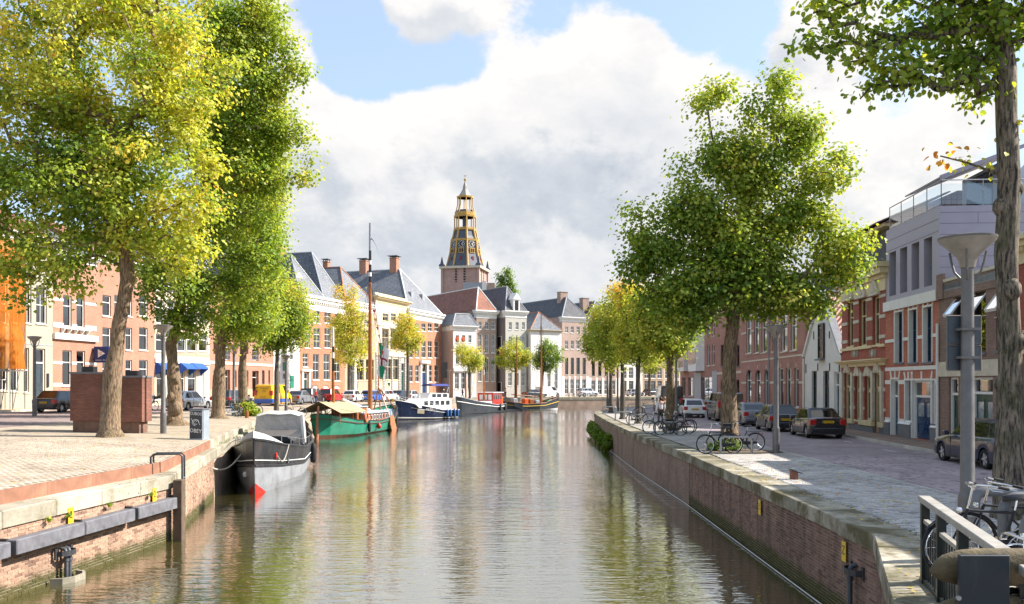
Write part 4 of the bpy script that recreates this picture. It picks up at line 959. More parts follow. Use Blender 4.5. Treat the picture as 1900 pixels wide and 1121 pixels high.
# pantiles of the upper roof, one by one
tl = M(); nr, nc = 6, 22
prof = [(-.12, .0), (-.06, .05), (0, .06), (.05, .03), (.10, 0.0), (.13, .02)]
tl.loft([[(u, 0, v) for u, v in prof]+[(u, 0, v-.02) for u, v in reversed(prof)], [(u, .33, v) for u, v in prof]+[(u, .33, v-.02) for u, v in reversed(prof)]])
TILEP = piecemat('pantile_piece', (.11,.075,.065), (.20,.135,.115), .55, .4, (.22,.20,.17))
tme = tl.mesh('pantile', TILEP)
sl_ = M(); sl_.prism([(-.1, h.H+1.95), (3.4, h.H+3.45), (h.D, h.H+3.45), (h.D, h.H+1.95)], 0, h.W, 'yz'); r2 = sl_.build('upper_roof', PANB, r1)
ang = math.atan2(1.5, 3.5)
for i in range(12):
    for j in range(int(h.W/.245)):
        s_ = i*.31; o = link('pantile', tme, r2, (.15+j*.245, -.32+s_*math.cos(ang), h.H+1.951+s_*math.sin(ang)+.02)); o.rotation_euler = (ang-.05, 0, 0)
PUR = mat('mauve_panel', (.38,.35,.41), .5, .05, 1.2)
h = House('blue_door_house', 'red brick house with white bands, navy doors and a mauve roof storey', rfpt(1643.5), rfpt(1741.5), 6.55, RD1, D=11)
for (a, c, y0, y1) in ((1661,1676.5,579,673), (1687,1703,575,673), (1713.5,1731,569.5,672)): h.win(a,y0,c,y1,'navy')
h.door(1654,704,1668.5,818, NAVY, light=.3).win(1680,706,1692,784,'navy').door(1692.7,706,1729,823, NAVY, leaves=2, light=.27).win(1729.7,706,1736.5,786,'navy')
h.wall(); q = h.z
for (a, c) in ((687,680), (631,625)): h.band(q(1690,a), q(1690,c), WHITE, .04)
for (a, c) in ((713,705), (788,779)): h.band(q(1690,a), q(1690,c), WHITE, .04)
keystones(h, [o for o in h.ops if o[1] > 3], WHITE, 3, .36, .12); keystones(h, [o for o in h.ops if o[1] < 3 and o[2]-o[0] > .7], WHITE, 3, .36, .12)
for (x0, z0, x1, z1) in h.ops:   # white casings proud of the brick
    k = M(); k.box(x0-.04, -.05, z0, x0+.05, .16, z1+.0); k.box(x1-.03, -.05, z0, x1+.02, .16, z1); k.box(x0-.04, -.055, z1, x1+.02, .16, z1+.08); k.build('casing', WHITE, h.root)
for (a, c) in ((1645,1653), (1670,1692), (1730,1741)):
    x0, _ = h.lx(a); x1, _ = h.lx(c); k = M(); k.box(max(x0, .02), -.12, -.3, min(x1, h.W-.02), .02, .62); o = k.build('plinth_block', BSTONE, h.root); k = M(); k.prism([(-.14, .62), (.02, .62), (.02, .8)], max(x0, .02)-.01, min(x1, h.W-.02)+.01, 'yz'); k.build('plinth_slope', WHITE, o)
h.band(h.H-.45, h.H, WHITE, .14, name='frieze')
# roof storey in mauve panels, with square window slots towards the street
Z1 = CAMZ+(712-432)*42/1600; Z0 = h.H+.02; sw = h.W
slots = [(.4, 1.25), (1.75, 2.6), (3.1, 3.95), (4.45, 5.3)]; zz0, zz1 = Z0+.25, Z0+2.35
k = M(); xs = [0]+[v for s_ in slots for v in s_]+[sw]
k.box(0, .02, Z0, sw, .9, zz0); k.box(0, .02, zz1, sw, .9, Z1)
for i in range(0, len(xs), 2): k.box(xs[i], .02, zz0, xs[i+1], .9, zz1)
k.box(0, .9, Z0, .15, 11, Z1); k.box(sw-.15, .9, Z0, sw, 11, Z1); k.box(.15, .92, Z1-.2, sw-.15, 11, Z1-.05)
att = k.build('roof_storey', PUR, h.root)
for s_ in slots:
    k = M(); k.quad((s_[0], .8, zz0), (s_[1], .8, zz0), (s_[1], .8, zz1), (s_[0], .8, zz1)); k.build('pane', GLASS, att)
    k = M(); k.box(s_[0], .72, zz0, s_[0]+.05, .82, zz1); k.box(s_[1]-.05, .72, zz0, s_[1], .82, zz1); k.box(s_[0]+.05, .72, zz1-.06, s_[1]-.05, .82, zz1); k.build('window_frame', WHITE, att)
    k = M(); k.tube((s_[0], .3, zz0+.9), (s_[1], .3, zz0+.9), .02, n=6); k.build('hand_rail', STEEL, att)
rb = M(); rb.box(.15, 1.5, Z0, sw-.15, 1.6, Z1-.2); rb.build('dark_back_sheet', ROOM, att)  # same dark sheet behind the roof storey windows
# joints of the panels are thin recessed strips standing proud as cover strips
JN = mat('panel_joint', (.14,.12,.15), .7, .05)
for i, z in enumerate(np.arange(Z0+.45, Z1-.1, .46)):
    k = M(); k.box(sw, .05, z, sw+.004, 11, z+.018); k.build('panel_joint', JN, att)
    for y in ((1.6, 4.1, 7.3) if i % 2 else (2.9, 5.6, 9.0)): k = M(); k.box(sw, y, z+.02, sw+.004, y+.018, min(z+.455, Z1-.02)); k.build('panel_joint', JN, att)
for z in (zz1+.1, Z1-.55): k = M(); k.box(.02, .012, z, sw-.02, .02, z+.018); k.build('panel_joint', JN, att)
# glass balustrade of the roof terrace
BG = glassmat('balustrade_glass', (.82,.88,.88), .08)
def balus(a, c, n):
    a, c = Vector(a), Vector(c); d = (c-a)
    for i in range(n):
        p, q_ = a+d*(i/n), a+d*((i+1)/n); k = M(); k.quad(p+Vector((0,0,.08)), q_+Vector((0,0,.08)), q_+Vector((0,0,.95)), p+Vector((0,0,.95))); k.build('glass_panel', BG, att)
    for i in range(n+1): p = a+d*(i/n); k = M(); k.tube(p, p+Vector((0,0,1.1)), .022, n=6); k.build('baluster_post', STEEL, att)
    k = M(); k.tube(a+Vector((0,0,1.1)), c+Vector((0,0,1.1)), .025, n=6); k.build('hand_rail', STEEL, att)
balus((.1, .15, Z1), (sw-.1, .15, Z1), 4); balus((sw-.1, .15, Z1), (sw-.1, 7, Z1), 4)
# steep penthouse roof behind the terrace
k = M(); yA = 3.4; k.prism([(yA, Z1), (yA+4.2, Z1+4.6), (yA+4.45, Z1+4.6), (yA+8, Z1+.2), (yA+8, Z1)], .9, sw-1.2, 'yz'); ph = k.build('penthouse', mat('zinc', (.42,.43,.46), .4, .08, 1, metal=.3), h.root)
k = M(); k.box(1.3, yA-.35, Z1+.02, sw-1.3, yA+.5, Z1+2.1); k.build('penthouse_front', LEAD, ph); k = M(); k.box(1.8, yA-.38, Z1+.1, sw-1.8, yA-.35, Z1+1.95); k.build('penthouse_glass', MATS['oriel_glass'], ph)
k = M(); k.prism([(0.6, Z1+1.35), (yA+1.2, Z1+2.9), (yA+1.2, Z1+3.05), (.55, Z1+1.55)], sw-1.25, sw-1.05, 'yz'); k.build('canopy_beam', PUR, ph)
k = M(); k.prism([(0.6, Z1+1.45), (yA+1.2, Z1+3.0), (yA+1.2, Z1+3.04), (.55, Z1+1.5)], .9, sw-1.26, 'yz'); k.build('canopy_roof', mat('canopy', (.5,.48,.5), .5), ph)
h = House('brown_garage_house', 'low mauve brown brick house with tilted hopper windows and garage doors', rfpt(1741.5), rfpt(1886), 6.9, BRD, D=10)
h.win(1769,551,1786,660,'black').win(1804,542,1829,655,'black').win(1848,535,1872,650,'black').door(1760,700,1778,830, GREEN, light=.25).door(1801,700,1842,838, GREEN, leaves=2, light=.22).door(1848,700,1880,845, GREEN, leaves=2, light=.2)
h.wall(); q = h.z; h.band(q(1800,698), q(1800,669), STONE, .06, name='lintel_band'); h.band(h.H-.12, h.H, STONE, .08, name='coping')
h.band(h.H-.8, h.H-.125, BRD, .05, name='brick_parapet'); h.band(h.H-.8, h.H+.25, BRD, .1, x1=.6, name='corner_pier'); h.roof('flat', 0, LEAD, z=h.H-.4)
for (a, c, y0, y1) in ((1770,1785,553,588), (1805,1828,544,583), (1849,1871,538,578)):
    x0, za, x1, zb = h.rect(a, y0, c, y1); k = M(); tz = .45
    for (u0, u1) in ((x0, x0+.06), (x1-.06, x1)): k.add([(u0,.05,zb),(u1,.05,zb),(u1,-tz,za+.1),(u0,-tz,za+.1),(u0,.10,zb),(u1,.10,zb),(u1,-tz+.05,za+.07),(u0,-tz+.05,za+.07)], [(0,3,2,1),(4,5,6,7),(0,1,5,4),(1,2,6,5),(2,3,7,6),(3,0,4,7)])
    k.add([(x0,-tz,za+.1),(x1,-tz,za+.1),(x1,-tz+.05,za),(x0,-tz+.05,za)], [(0,1,2,3)]); hp = k.build('hopper_sash', WHITE, h.root)
    k = M(); k.quad((x0+.06,.07,zb),(x1-.06,.07,zb),(x1-.06,-tz+.02,za+.1),(x0+.06,-tz+.02,za+.1)); k.build('pane', glassmat('hopper_glass', (.5,.55,.55), .55) if 'hopper_glass' not in MATS else MATS['hopper_glass'], hp)
for (a, c) in ((1767,1788), (1802,1831), (1846,1874)):
    x0, za, x1, zb = h.rect(a, 592, c, 588); k = M(); k.box(x0, -.03, za, x1, .1, zb+.1); k.build('transom', WHITE, h.root)
dp = M(); dp.tube((.06, -.08, 0), (.06, -.08, 5.0), .06, n=8); dp.build('drainpipe', WHITE, h.root)
h = House('cream_cornice_house', 'red brick house with cream cornice and slate roof beyond the mossy trunk', rfpt(1886), rfpt(2120), 7.6, RD2, D=11)
h.row(4, .4, h.W-.4, 4.3, 1.1, 2.2, 'creamy'); h.row(4, .4, h.W-.4, .9, 1.2, 2.4, 'creamy'); h.wall(); h.cornice(h.H-.9, h.H, CREAM, proj=.5); h.roof('along', 3.6, SLATE); h.band(3.5, 3.9, CREAM, .05)
h = House('brick_house', 'red brick terraced house added out of view at the bridge end to shade the road', rfpt(2120), rfpt(2900), 8.6, RD1, D=11)  # unseen house, added for the shadow it casts across the road
h.row(6, .4, h.W-.4, 4.6, 1.1, 2.2, 'plain'); h.row(6, .4, h.W-.4, 1.0, 1.2, 2.4, 'plain'); h.wall(); h.cornice(h.H-.7, h.H); h.roof('along', 3.6, PANR)

# ---- church tower behind the far houses
TY = 300.0; tx = (863-950)*TY/FPX; sT = FPX/TY
def tz_(py): return CAMZ+(HOR-py)/sT
tw = thing('church_tower', 'pink brick church tower with ochre ribbed lantern spire and clock', 'tower', (tx, TY, 0), R(-12))
PINK = brickmat('tower_brick', (.40,.24,.20), (.47,.30,.25), (.50,.42,.36), .5, .16, patch=.15); OCH = mat('ochre_paint', (.52,.32,.09), .6, .12, .8); TSL = mat('tower_slate', (.075,.09,.12), .5, .2, 1.2)
hw = 36/sT; zb_ = tz_(498)
b = M(); b.box(-hw*.93, -hw*.93, 0, hw*.93, hw*.93, zb_-.8); b.build('shaft', PINK, tw)
for sx in (-1, 1):
    for sy in (-1, 1): k = M(); k.box(sx*hw-.8*(sx > 0)-.0, sy*hw-.8*(sy > 0), 0, sx*hw+.8*(sx < 0), sy*hw+.8*(sy < 0), zb_-.8); k.build('corner_pier', PINK, tw)
k = M(); k.box(-hw-.5, -hw-.5, zb_-.8, hw+.5, hw+.5, zb_); k.build('stone_cornice', STONE, tw)
LOUV = mat('louvre_dark', (.05,.03,.03), .8)
for face in range(4):
    ca, sa = math.cos(face*math.pi/2), math.sin(face*math.pi/2)
    for u in (-1.5, 1.5):
        k = M(); ap = [(u+x*.42/.5*.5-.0, z) for x, z in arch_poly(1.5, 5.2)]; y0 = -hw*.93
        pts = [(x, z+tz_(527)) for x, z in ap]
        k.loft([[(x*ca-(y0-.06)*sa, x*sa+(y0-.06)*ca, z) for x, z in pts], [(x*ca-(y0+.2)*sa, x*sa+(y0+.2)*ca, z) for x, z in pts]]); o = k.build('louvre_opening', LOUV, tw)
        for i in range(5): z = tz_(527)+.5+i*.9; x0_, x1_ = u-.5, u+.5; k = M(); k.add([(x0_*ca-(y0-.1)*sa, x0_*sa+(y0-.1)*ca, z), (x1_*ca-(y0-.1)*sa, x1_*sa+(y0-.1)*ca, z), (x1_*ca-(y0-.35)*sa, x1_*sa+(y0-.35)*ca, z-.3), (x0_*ca-(y0-.35)*sa, x0_*sa+(y0-.35)*ca, z-.3)], [(0,1,2,3)]); k.build('louvre', PINK, o)
def ring(r, z, n=8): return [(r*math.cos(math.pi/8+2*math.pi*i/n), r*math.sin(math.pi/8+2*math.pi*i/n), z) for i in range(n)]
def px_r(w): return w/2/sT*1.06
body = [(px_r(66), tz_(497)), (px_r(60), tz_(486)), (px_r(52), tz_(470)), (px_r(47), tz_(448))]
b = M(); b.loft([ring(r, z) for r, z in body]); b.build('lower_lantern', TSL, tw)
b = M(); b.loft([ring(r, z) for r, z in ((px_r(46), tz_(446)), (px_r(41), tz_(440)), (px_r(36), tz_(428)))]); b.build('bell_roof', TSL, tw)
b = M(); b.loft([ring(px_r(9), z) for z in (tz_(428), tz_(401))]); b.build('bell_core', TSL, tw)
b = M(); b.loft([ring(r, z) for r, z in ((px_r(32), tz_(396)), (px_r(29), tz_(391)))]); b.build('gallery_floor', TSL, tw)
b = M(); b.loft([ring(r, z) for r, z in ((px_r(24), tz_(366)), (px_r(20), tz_(362)), (px_r(9), tz_(352)), (px_r(7), tz_(345)), (px_r(3), tz_(339)))]); b.build('cupola', mat('cupola_lead', (.30,.28,.24), .5, .15, 1), tw)
for (r, za, zb2, nm) in ((px_r(50), 450, 446, 'cornice_ring'), (px_r(39), 404, 401, 'cornice_ring'), (px_r(36), 401, 395, 'gallery_rail'), (px_r(29), 368, 365, 'cornice_ring'), (px_r(40), 429, 426.5, 'cornice_ring')):
    k = M(); k.loft([ring(r, tz_(za)), ring(r*1.03, tz_(zb2)), ring(r*.8, tz_(zb2)), ring(r*.8, tz_(za))]); k.build(nm, OCH, tw)
for i in range(8):
    a = math.pi/8+math.pi/4*i; c, s_ = math.cos(a), math.sin(a)
    for prof, w, nm in (([(66, 497), (60, 486), (52.5, 470), (48, 448)], .62, 'rib'), ([(46.5, 446), (42, 440), (37.5, 428)], .6, 'rib'), ([(37, 428), (37, 403)], .38, 'column'), ([(34, 395), (30, 389), (26.5, 380), (26.5, 366)], .3, 'column')):
        k = M(); k.path([(px_r(d)*c, px_r(d)*s_, tz_(y)) for d, y in prof], w*.62, 5); k.build(nm, OCH, tw)
    k = M(); a2 = a+math.pi/8; r = px_r(35); k.box(-1.0, r-.15, tz_(428), 1.0, r, tz_(424)); ob_ = k.build('balustrade_panel', OCH, tw); ob_.rotation_euler = (0, 0, a2-math.pi/2)
    r = px_r(56)*.93; k = M(); k.box(-.95, -.3, 0, .95, .3, 1.8); wo = k.build('twin_window', OCH, tw, loc=(r*math.cos(a2)*.93, r*math.sin(a2)*.93, tz_(473)), rz=a2-math.pi/2)
    k = M(); k.box(-.7, .3, .25, -.1, .34, 1.5); k.build('window_pane', LOUV, wo); k = M(); k.box(.1, .3, .25, .7, .34, 1.5); k.build('window_pane', LOUV, wo)
    k = M(); k.box(-.35, .1, -3.0, .35, .75, -1.2); k.build('red_hatch', mat('hatch_red', (.20,.03,.03), .7), wo)
    if i % 2 == 1 or True:
        rr = px_r(49)*.925; cl_ = M(); cl_.lathe([(1.35, 0), (1.35, .12), (.0, .12)], 20, axis='y'); co_ = cl_.build('clock_face', mat('clock_black', (.02,.02,.025), .5), tw, loc=(rr*math.cos(a2), rr*math.sin(a2), tz_(456)), rz=a2-math.pi/2)
        for hh_ in range(12): an = hh_*math.pi/6; k = M(); k.add([(x*math.cos(an)-z*math.sin(an), .15, x*math.sin(an)+z*math.cos(an)) for x, z in ((-.1, .85), (.1, .85), (.1, 1.2), (-.1, 1.2))], [(3,2,1,0)]); k.build('hour_mark', WHITE, co_)
        for (an, ln, wd) in ((.9, 1.0, .09), (2.4, .7, .12)): k = M(); k.add([(x*math.cos(an)-z*math.sin(an), .17, x*math.sin(an)+z*math.cos(an)) for x, z in ((-wd, -.15), (wd, -.15), (wd, ln), (-wd, ln))], [(3,2,1,0)]); k.build('clock_hand', WHITE, co_)
k = M(); k.path([(0, 0, tz_(340)), (0, 0, tz_(333)), (0, 0, tz_(325))], [.35, .16, .06], 6); k.lathe([(0, 0), (.5, .3), (.5, .7), (0, 1.0)], 8, (0, 0, tz_(336))); k.box(-.5, -.06, tz_(327), .5, .06, tz_(326)); k.build('weather_vane', OCH, tw)
for sx in (-1, 1):
    for sy in (-1, 1): k = M(); k.loft([[(sx*(hw-.3)+u*w, sy*(hw-.3)+v*w, zb_+z) for u, v in ((-1,-1),(1,-1),(1,1),(-1,1))] for w, z in ((.9, 0), (.8, .6), (.45, .9), (.08, 3.2))]); k.build('corner_pinnacle', TSL, tw)
rx = thing('flat_roof_building', 'low grey flat roofed building with white parapet below the church tower', 'building', (-10.9, 270, 0), 0)
b = M(); b.box(-4.2, -3, 0, 1.6, 6, CAMZ+(HOR-526)*270/FPX); b.build('wall', LEAD, rx); b = M(); b.box(1.6, -3.3, 0, 3.0, 3, CAMZ+(HOR-524)*270/FPX); b.build('parapet', WHR, rx); b = M(); b.box(3.0, -3, 0, 5.6, 3, CAMZ+(HOR-527)*270/FPX); b.build('stair_block', BR1, rx)
# ------------------------------------------------------------ trees
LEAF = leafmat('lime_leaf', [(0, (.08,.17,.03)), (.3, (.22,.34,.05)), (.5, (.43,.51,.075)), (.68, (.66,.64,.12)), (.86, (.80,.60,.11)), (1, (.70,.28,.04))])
BARK = barkmat('lime_bark', (.075,.048,.03), (.34,.235,.14), .3)
BARKM = barkmat('mossy_bark', (.022,.017,.013), (.27,.22,.16), .6, .85)
BARKD = barkmat('young_bark', (.07,.06,.05), (.15,.125,.10), .1)
def leaf_mesh(P, size, tone, rng, near=False, droop=.35, out_=None):
    """P: leaf centres (n,3); one folded leaf each; 'near' leaves get a heart outline"""
    n = len(P)
    nrm = rng.normal(size=(n, 3))*.62; nrm[:, 2] = np.abs(nrm[:, 2])+.30
    if out_ is not None: nrm += out_*.95
    nrm /= np.linalg.norm(nrm, axis=1)[:, None]
    tip = rng.normal(size=(n, 3)); tip[:, 2] -= droop*2; tip -= nrm*np.sum(tip*nrm, axis=1)[:, None]; tip /= np.linalg.norm(tip, axis=1)[:, None]
    sd = np.cross(nrm, tip); sz = size*rng.uniform(.65, 1.25, n)[:, None]
    if near: out = [(-.5, 0, 0), (-.55, .30, .04), (-.15, .52, .10), (.25, .36, .06), (.62, 0, -.05), (.25, -.36, .06), (-.15, -.52, .10), (-.55, -.30, .04)]
    else: out = [(-.5, 0, 0), (0, .46, .12), (.58, 0, 0), (0, -.46, .12)]
    k = len(out); V = np.empty((n, k, 3))
    for i, (a, b_, c) in enumerate(out): V[:, i] = P+(tip*a+sd*b_+nrm*c)*sz
    me = bpy.data.meshes.new('foliage'); me.vertices.add(n*k); me.vertices.foreach_set('co', V.ravel())
    if near:
        idx = np.arange(n)[:, None]*8; q = np.concatenate([idx+np.array([[0,1,2,3]]), idx+np.array([[0,3,4,5]]), idx+np.array([[0,5,6,7]])], axis=1).reshape(-1, 4); tone = np.repeat(tone, 3)
    else: q = np.arange(n*4).reshape(n, 4)
    m = len(q); me.loops.add(m*4); me.polygons.add(m)
    me.loops.foreach_set('vertex_index', q.ravel().astype(np.int32)); me.polygons.foreach_set('loop_start', np.arange(0, m*4, 4, dtype=np.int32)); me.polygons.foreach_set('loop_total', np.full(m, 4, dtype=np.int32))
    me.update(calc_edges=True); at_ = me.attributes.new('tone', 'FLOAT', 'FACE'); at_.data.foreach_set('value', tone.astype(np.float32)); me.materials.append(LEAF); return me
def tree(name, label, base, trunk, r0, blobs, nleaf, size, seed, per=55, spread=.42, bark=BARK, group=None, near=False, cat='tree', tipr=.010, flare=1.5, depth=1.0, lump=0, burrs=()):
    """trunk: points above the base; blobs: (x,y,z, rx,ry,rz, tone) in metres around the base"""
    rng = np.random.default_rng(seed); root = thing(name, label, cat, base, 0, group)
    B = np.array(blobs, float); vol = B[:, 3]*B[:, 4]*B[:, 5]; wt = vol**.74; wt /= wt.sum(); nc = max(12, nleaf//per)
    which = rng.choice(len(B), nc, p=wt); d = rng.normal(size=(nc, 3)); d /= np.linalg.norm(d, axis=1)[:, None]
    rad = rng.uniform(.12, 1, nc)**.45; rad = np.where(rng.random(nc) < .16, rad*1.2, rad)
    cl = B[which, :3]+d*rad[:, None]*B[which, 3:6]; ct = B[which, 6]+rng.normal(0, .12, nc)
    # skeleton: greedy growth from the trunk to each leaf cluster
    T = [np.zeros(3)]+[np.array(p, float) for p in trunk]; nodes = []; par = []
    for i in range(len(T)-1):
        m = 3 if len(T) < 6 else 2
        for j in range(m): nodes.append(T[i]+(T[i+1]-T[i])*(j/m)); par.append(len(nodes)-2)
    nodes.append(T[-1]); par.append(len(nodes)-2); ntr = len(nodes)
    fork = T[max(1, len(T)-2)]; lowz = T[1][2] if len(T) > 2 else T[-1][2]*.6
    order = np.argsort(np.linalg.norm(cl-fork, axis=1)); ok = [i for i in range(ntr) if nodes[i][2] >= lowz*.86]
    arr = np.zeros((nc*3+ntr+5, 3)); cost = np.full(nc*3+ntr+5, 1e9); L = np.zeros(nc*3+ntr+5); cnt = ntr
    for i in range(ntr): arr[i] = nodes[i]
    for i in ok: cost[i] = 0
    tips = []
    for c in order:
        dv = arr[:cnt]-cl[c]; dist = np.linalg.norm(dv, axis=1)+np.where(cost[:cnt] > 1e8, 1e9, 0)+L[:cnt]*.22+np.maximum(0, dv[:, 2])*.5
        k = int(np.argmin(dist)); a = arr[k].copy(); e = cl[c]; ln = np.linalg.norm(e-a)
        m = 2 if ln > .9 else 1; prev = k
        for j in range(1, m+1):
            f = j/m; p_ = a+(e-a)*f
            if j < m: p_ = p_+rng.normal(0, .06*ln, 3)+np.array([0, 0, .05*ln])
            arr[cnt] = p_; par.append(prev); L[cnt] = L[prev]+np.linalg.norm(p_-arr[prev]); cost[cnt] = 0; prev = cnt; cnt += 1
        tips.append(prev)
    rr = np.zeros(cnt); ex = 2.3
    for tp in tips: rr[tp] += tipr**ex
    for i in range(cnt-1, 0, -1): rr[par[i]] += rr[i]
    rr = rr**(1/ex); sc_ = r0*.8/max(rr[max(ok[0], 1)], 1e-6)
    rr = np.where(np.arange(cnt) < ntr, np.maximum(rr*sc_, 0), np.minimum(rr*sc_, r0*.62)); rr = np.maximum(rr, tipr*.6)
    for i in range(ok[0]+1): rr[i] = r0*(1+.12*(1-i/max(1, ok[0])))
    # trunk as one tube with a root flare, limbs as tapering tubes
    tb = M(); tp_ = [tuple(arr[i]) for i in range(ntr)]; tr = [rr[i] for i in range(ntr)]
    n = 14; rings = []
    pts = [(tp_[0][0], tp_[0][1], -.25)]+[(tp_[0][0], tp_[0][1], .06), tuple(.75*np.array(tp_[0])+.25*np.array(tp_[1]))]+tp_[1:]; rd = [r0*flare*1.15, r0*flare, r0*1.12]+tr[1:]
    lumpy = rng.uniform(-1, 1, (len(pts), n))
    for i, (p_, r_) in enumerate(zip(pts, rd)):
        fl = .14 if i < 2 else .05+lump
        rings.append([(p_[0]+r_*(1+fl*lumpy[i, j]+(.10*math.cos(5*2*math.pi*j/n+i*.3) if i < 3 else 0))*math.cos(2*math.pi*j/n), p_[1]+r_*(1+fl*lumpy[i, j])*math.sin(2*math.pi*j/n), p_[2]) for j in range(n)])
    tb.loft(rings)
    for (bz, ba, bR) in burrs:
        zs_ = [p_[2] for p_ in pts]; cx_ = np.interp(bz, zs_, [p_[0] for p_ in pts]); rb_ = np.interp(bz, zs_, rd); ctr = (cx_+(rb_*.72)*math.cos(ba), rb_*.72*math.sin(ba), bz)
        tb.lathe([(.02, -bR*1.3), (bR*.55, -bR), (bR*.9, -bR*.4), (bR*.85, bR*.3), (bR*.5, bR*.9), (.02, bR*1.25)], 9, ctr)
    tb.build('trunk', bark, root, smooth=60)
    br = M()
    for i in range(ntr, cnt):
        p_ = par[i]; ra = min(rr[p_], rr[i]*1.5+.01); br.tube(tuple(arr[p_]), tuple(arr[i]), ra, rr[i], n=6 if ra > .05 else 4, caps=False)
    stuff(br.build('branches', bark, root, smooth=70))
    # leaves hang round the clusters and along the last twigs
    cid = np.repeat(np.arange(nc), per); q = rng.normal(size=(len(cid), 3)); q *= spread*np.array([1, 1, .72])
    tw_ = np.array([par[t_] for t_ in tips]); tipc = np.empty((nc, 3)); pc = np.empty((nc, 3))
    for j, c in enumerate(order): tipc[c] = cl[c]; pc[c] = arr[tw_[j]]
    f = rng.uniform(0, .75, len(cid))[:, None]**2; P = tipc[cid]*(1-f)+pc[cid]*f+q
    tone = ct[cid]+rng.normal(0, .06, len(cid))-.03; tone = np.where(rng.random(len(cid)) < .006, tone+.2, tone)
    stuff(link('crown', leaf_mesh(P, size, np.clip(tone, 0, 1), rng, near, out_=q/(np.linalg.norm(q, axis=1)[:, None]+1e-6)), root)); return root
def ptree(name, label, px, Y, trunk, rpx, blobs, nleaf, size, seed, dep=.9, **k):
    """the same, given in the picture columns and rows at the tree's own distance Y"""
    s = FPX/Y; b = on(px, Y)
    def loc(x, y): return ((x-px)/s, 0, CAMZ+(HOR-y)/s-b.z)
    rng = random.Random(seed)
    tk = [loc(x, y) for x, y in trunk]; bl = []
    for (x, y, rx, ry, tn) in blobs:
        p = loc(x, y); bl.append((p[0], rng.uniform(-.25, .25)*rx/s, p[2], rx/s, rx/s*dep, ry/s, tn))
    return tree(name, label, b, tk, rpx/s, bl, nleaf, size, seed, **k)
GL, GR = 'lime trees on the promenade', 'lime trees along the right quay'
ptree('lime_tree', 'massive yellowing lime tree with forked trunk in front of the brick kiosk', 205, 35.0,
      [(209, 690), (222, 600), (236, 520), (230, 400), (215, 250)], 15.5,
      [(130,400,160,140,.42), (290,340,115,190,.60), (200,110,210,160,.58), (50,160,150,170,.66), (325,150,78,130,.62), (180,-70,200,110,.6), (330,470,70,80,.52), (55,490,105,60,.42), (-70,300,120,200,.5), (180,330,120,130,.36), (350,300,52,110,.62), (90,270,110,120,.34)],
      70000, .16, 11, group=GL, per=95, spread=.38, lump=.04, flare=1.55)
ptree('lime_tree', 'tall green lime tree with a burred leaning trunk behind the slim cabinet', 328, 44.4,
      [(322, 700), (317, 640), (335, 560), (370, 420), (400, 250)], 12,
      [(430,160,80,110,.44), (455,60,60,60,.48), (500,170,40,60,.46), (520,60,26,50,.5), (545,130,20,30,.5), (530,235,34,28,.46), (565,255,22,16,.46), (580,300,10,24,.45), (560,330,16,14,.44), (440,350,80,100,.42), (495,320,26,44,.44), (470,470,52,80,.38), (505,420,16,44,.42), (405,560,65,45,.36), (330,500,75,100,.33), (450,260,80,70,.42), (350,600,40,25,.3), (510,520,14,40,.42), (485,20,40,40,.5), (400,60,50,60,.46)],
      52000, .16, 12, group=GL, per=85, spread=.38, lump=.06, flare=1.9, burrs=((.9, 5.2, .34), (1.5, 4.4, .25), (2.3, 5.6, .2), (.4, 4.2, .3)))
ptree('lime_tree', 'green lime tree with a straight trunk beside the blue bicycle', 405, 53,
      [(407, 700), (410, 640), (430, 520), (450, 380)], 11.5,
      [(445,420,65,140,.40), (475,560,45,60,.40), (420,250,70,110,.44), (430,600,50,40,.36), (480,330,40,90,.45)], 34000, .165, 13, group=GL, per=110, spread=.5, flare=1.6)
ptree('lime_tree', 'slender green lime tree rising from a leafy shrub by parked bicycles', 452, 59,
      [(450, 690), (452, 630), (465, 530), (475, 420)], 8,
      [(475,450,48,120,.42), (495,330,32,100,.47), (465,590,42,40,.40), (495,540,28,60,.42)], 24000, .165, 14, group=GL, per=100, spread=.5)
ptree('young_tree', 'young lime tree with yellow top in front of the yellow van', 513, 65,
      [(513, 690), (515, 640), (522, 590)], 4.2,
      [(520,590,46,52,.46), (545,610,28,36,.42), (535,548,32,30,.64), (505,620,30,34,.36), (558,580,16,30,.55)], 17000, .155, 15, group=GL, per=80, spread=.45, bark=BARKD)
ptree('young_tree', 'narrow bright yellow tree on the promenade beyond the green barge', 648, 108,
      [(648, 690), (650, 640), (650, 590)], 3.4, [(650,640,36,40,.66), (652,560,16,34,.74), (640,600,30,22,.68), (668,600,20,30,.66), (630,545,10,14,.8), (618,598,14,10,.74)], 11000, .19, 16, group=GL, per=45, spread=.45, bark=BARKD)
ptree('young_tree', 'small yellow tree before the cream mansion', 757, 116, [(757, 690), (756, 650), (755, 610)], 3, [(755,625,26,30,.66), (752,596,16,16,.72), (735,630,12,14,.64), (774,636,12,20,.6)], 6500, .19, 17, group=GL, per=45, bark=BARKD)
ptree('young_tree', 'small yellow green tree before the low white mansard house', 872, 143, [(871, 700), (870, 670)], 2.4, [(869,662,22,22,.62), (880,676,15,14,.56), (858,648,12,12,.66)], 5000, .22, 18, group=GL, per=45, bark=BARKD)
ptree('young_tree', 'round yellow green tree before the grey warehouse', 957, 152, [(957, 700), (956, 670)], 2.4, [(955,662,30,26,.58), (952,637,15,14,.66), (930,668,12,12,.6), (980,668,12,14,.55)], 7000, .22, 19, group=GL, per=45, bark=BARKD)
ptree('young_tree', 'small dark green tree before the white house with brown boarding', 1004, 153.5, [(1006, 700), (1012, 668)], 2.4, [(1018,664,27,24,.30), (1012,642,15,18,.34), (997,672,10,12,.3)], 7000, .22, 20, group=GL, per=45, bark=BARKD)
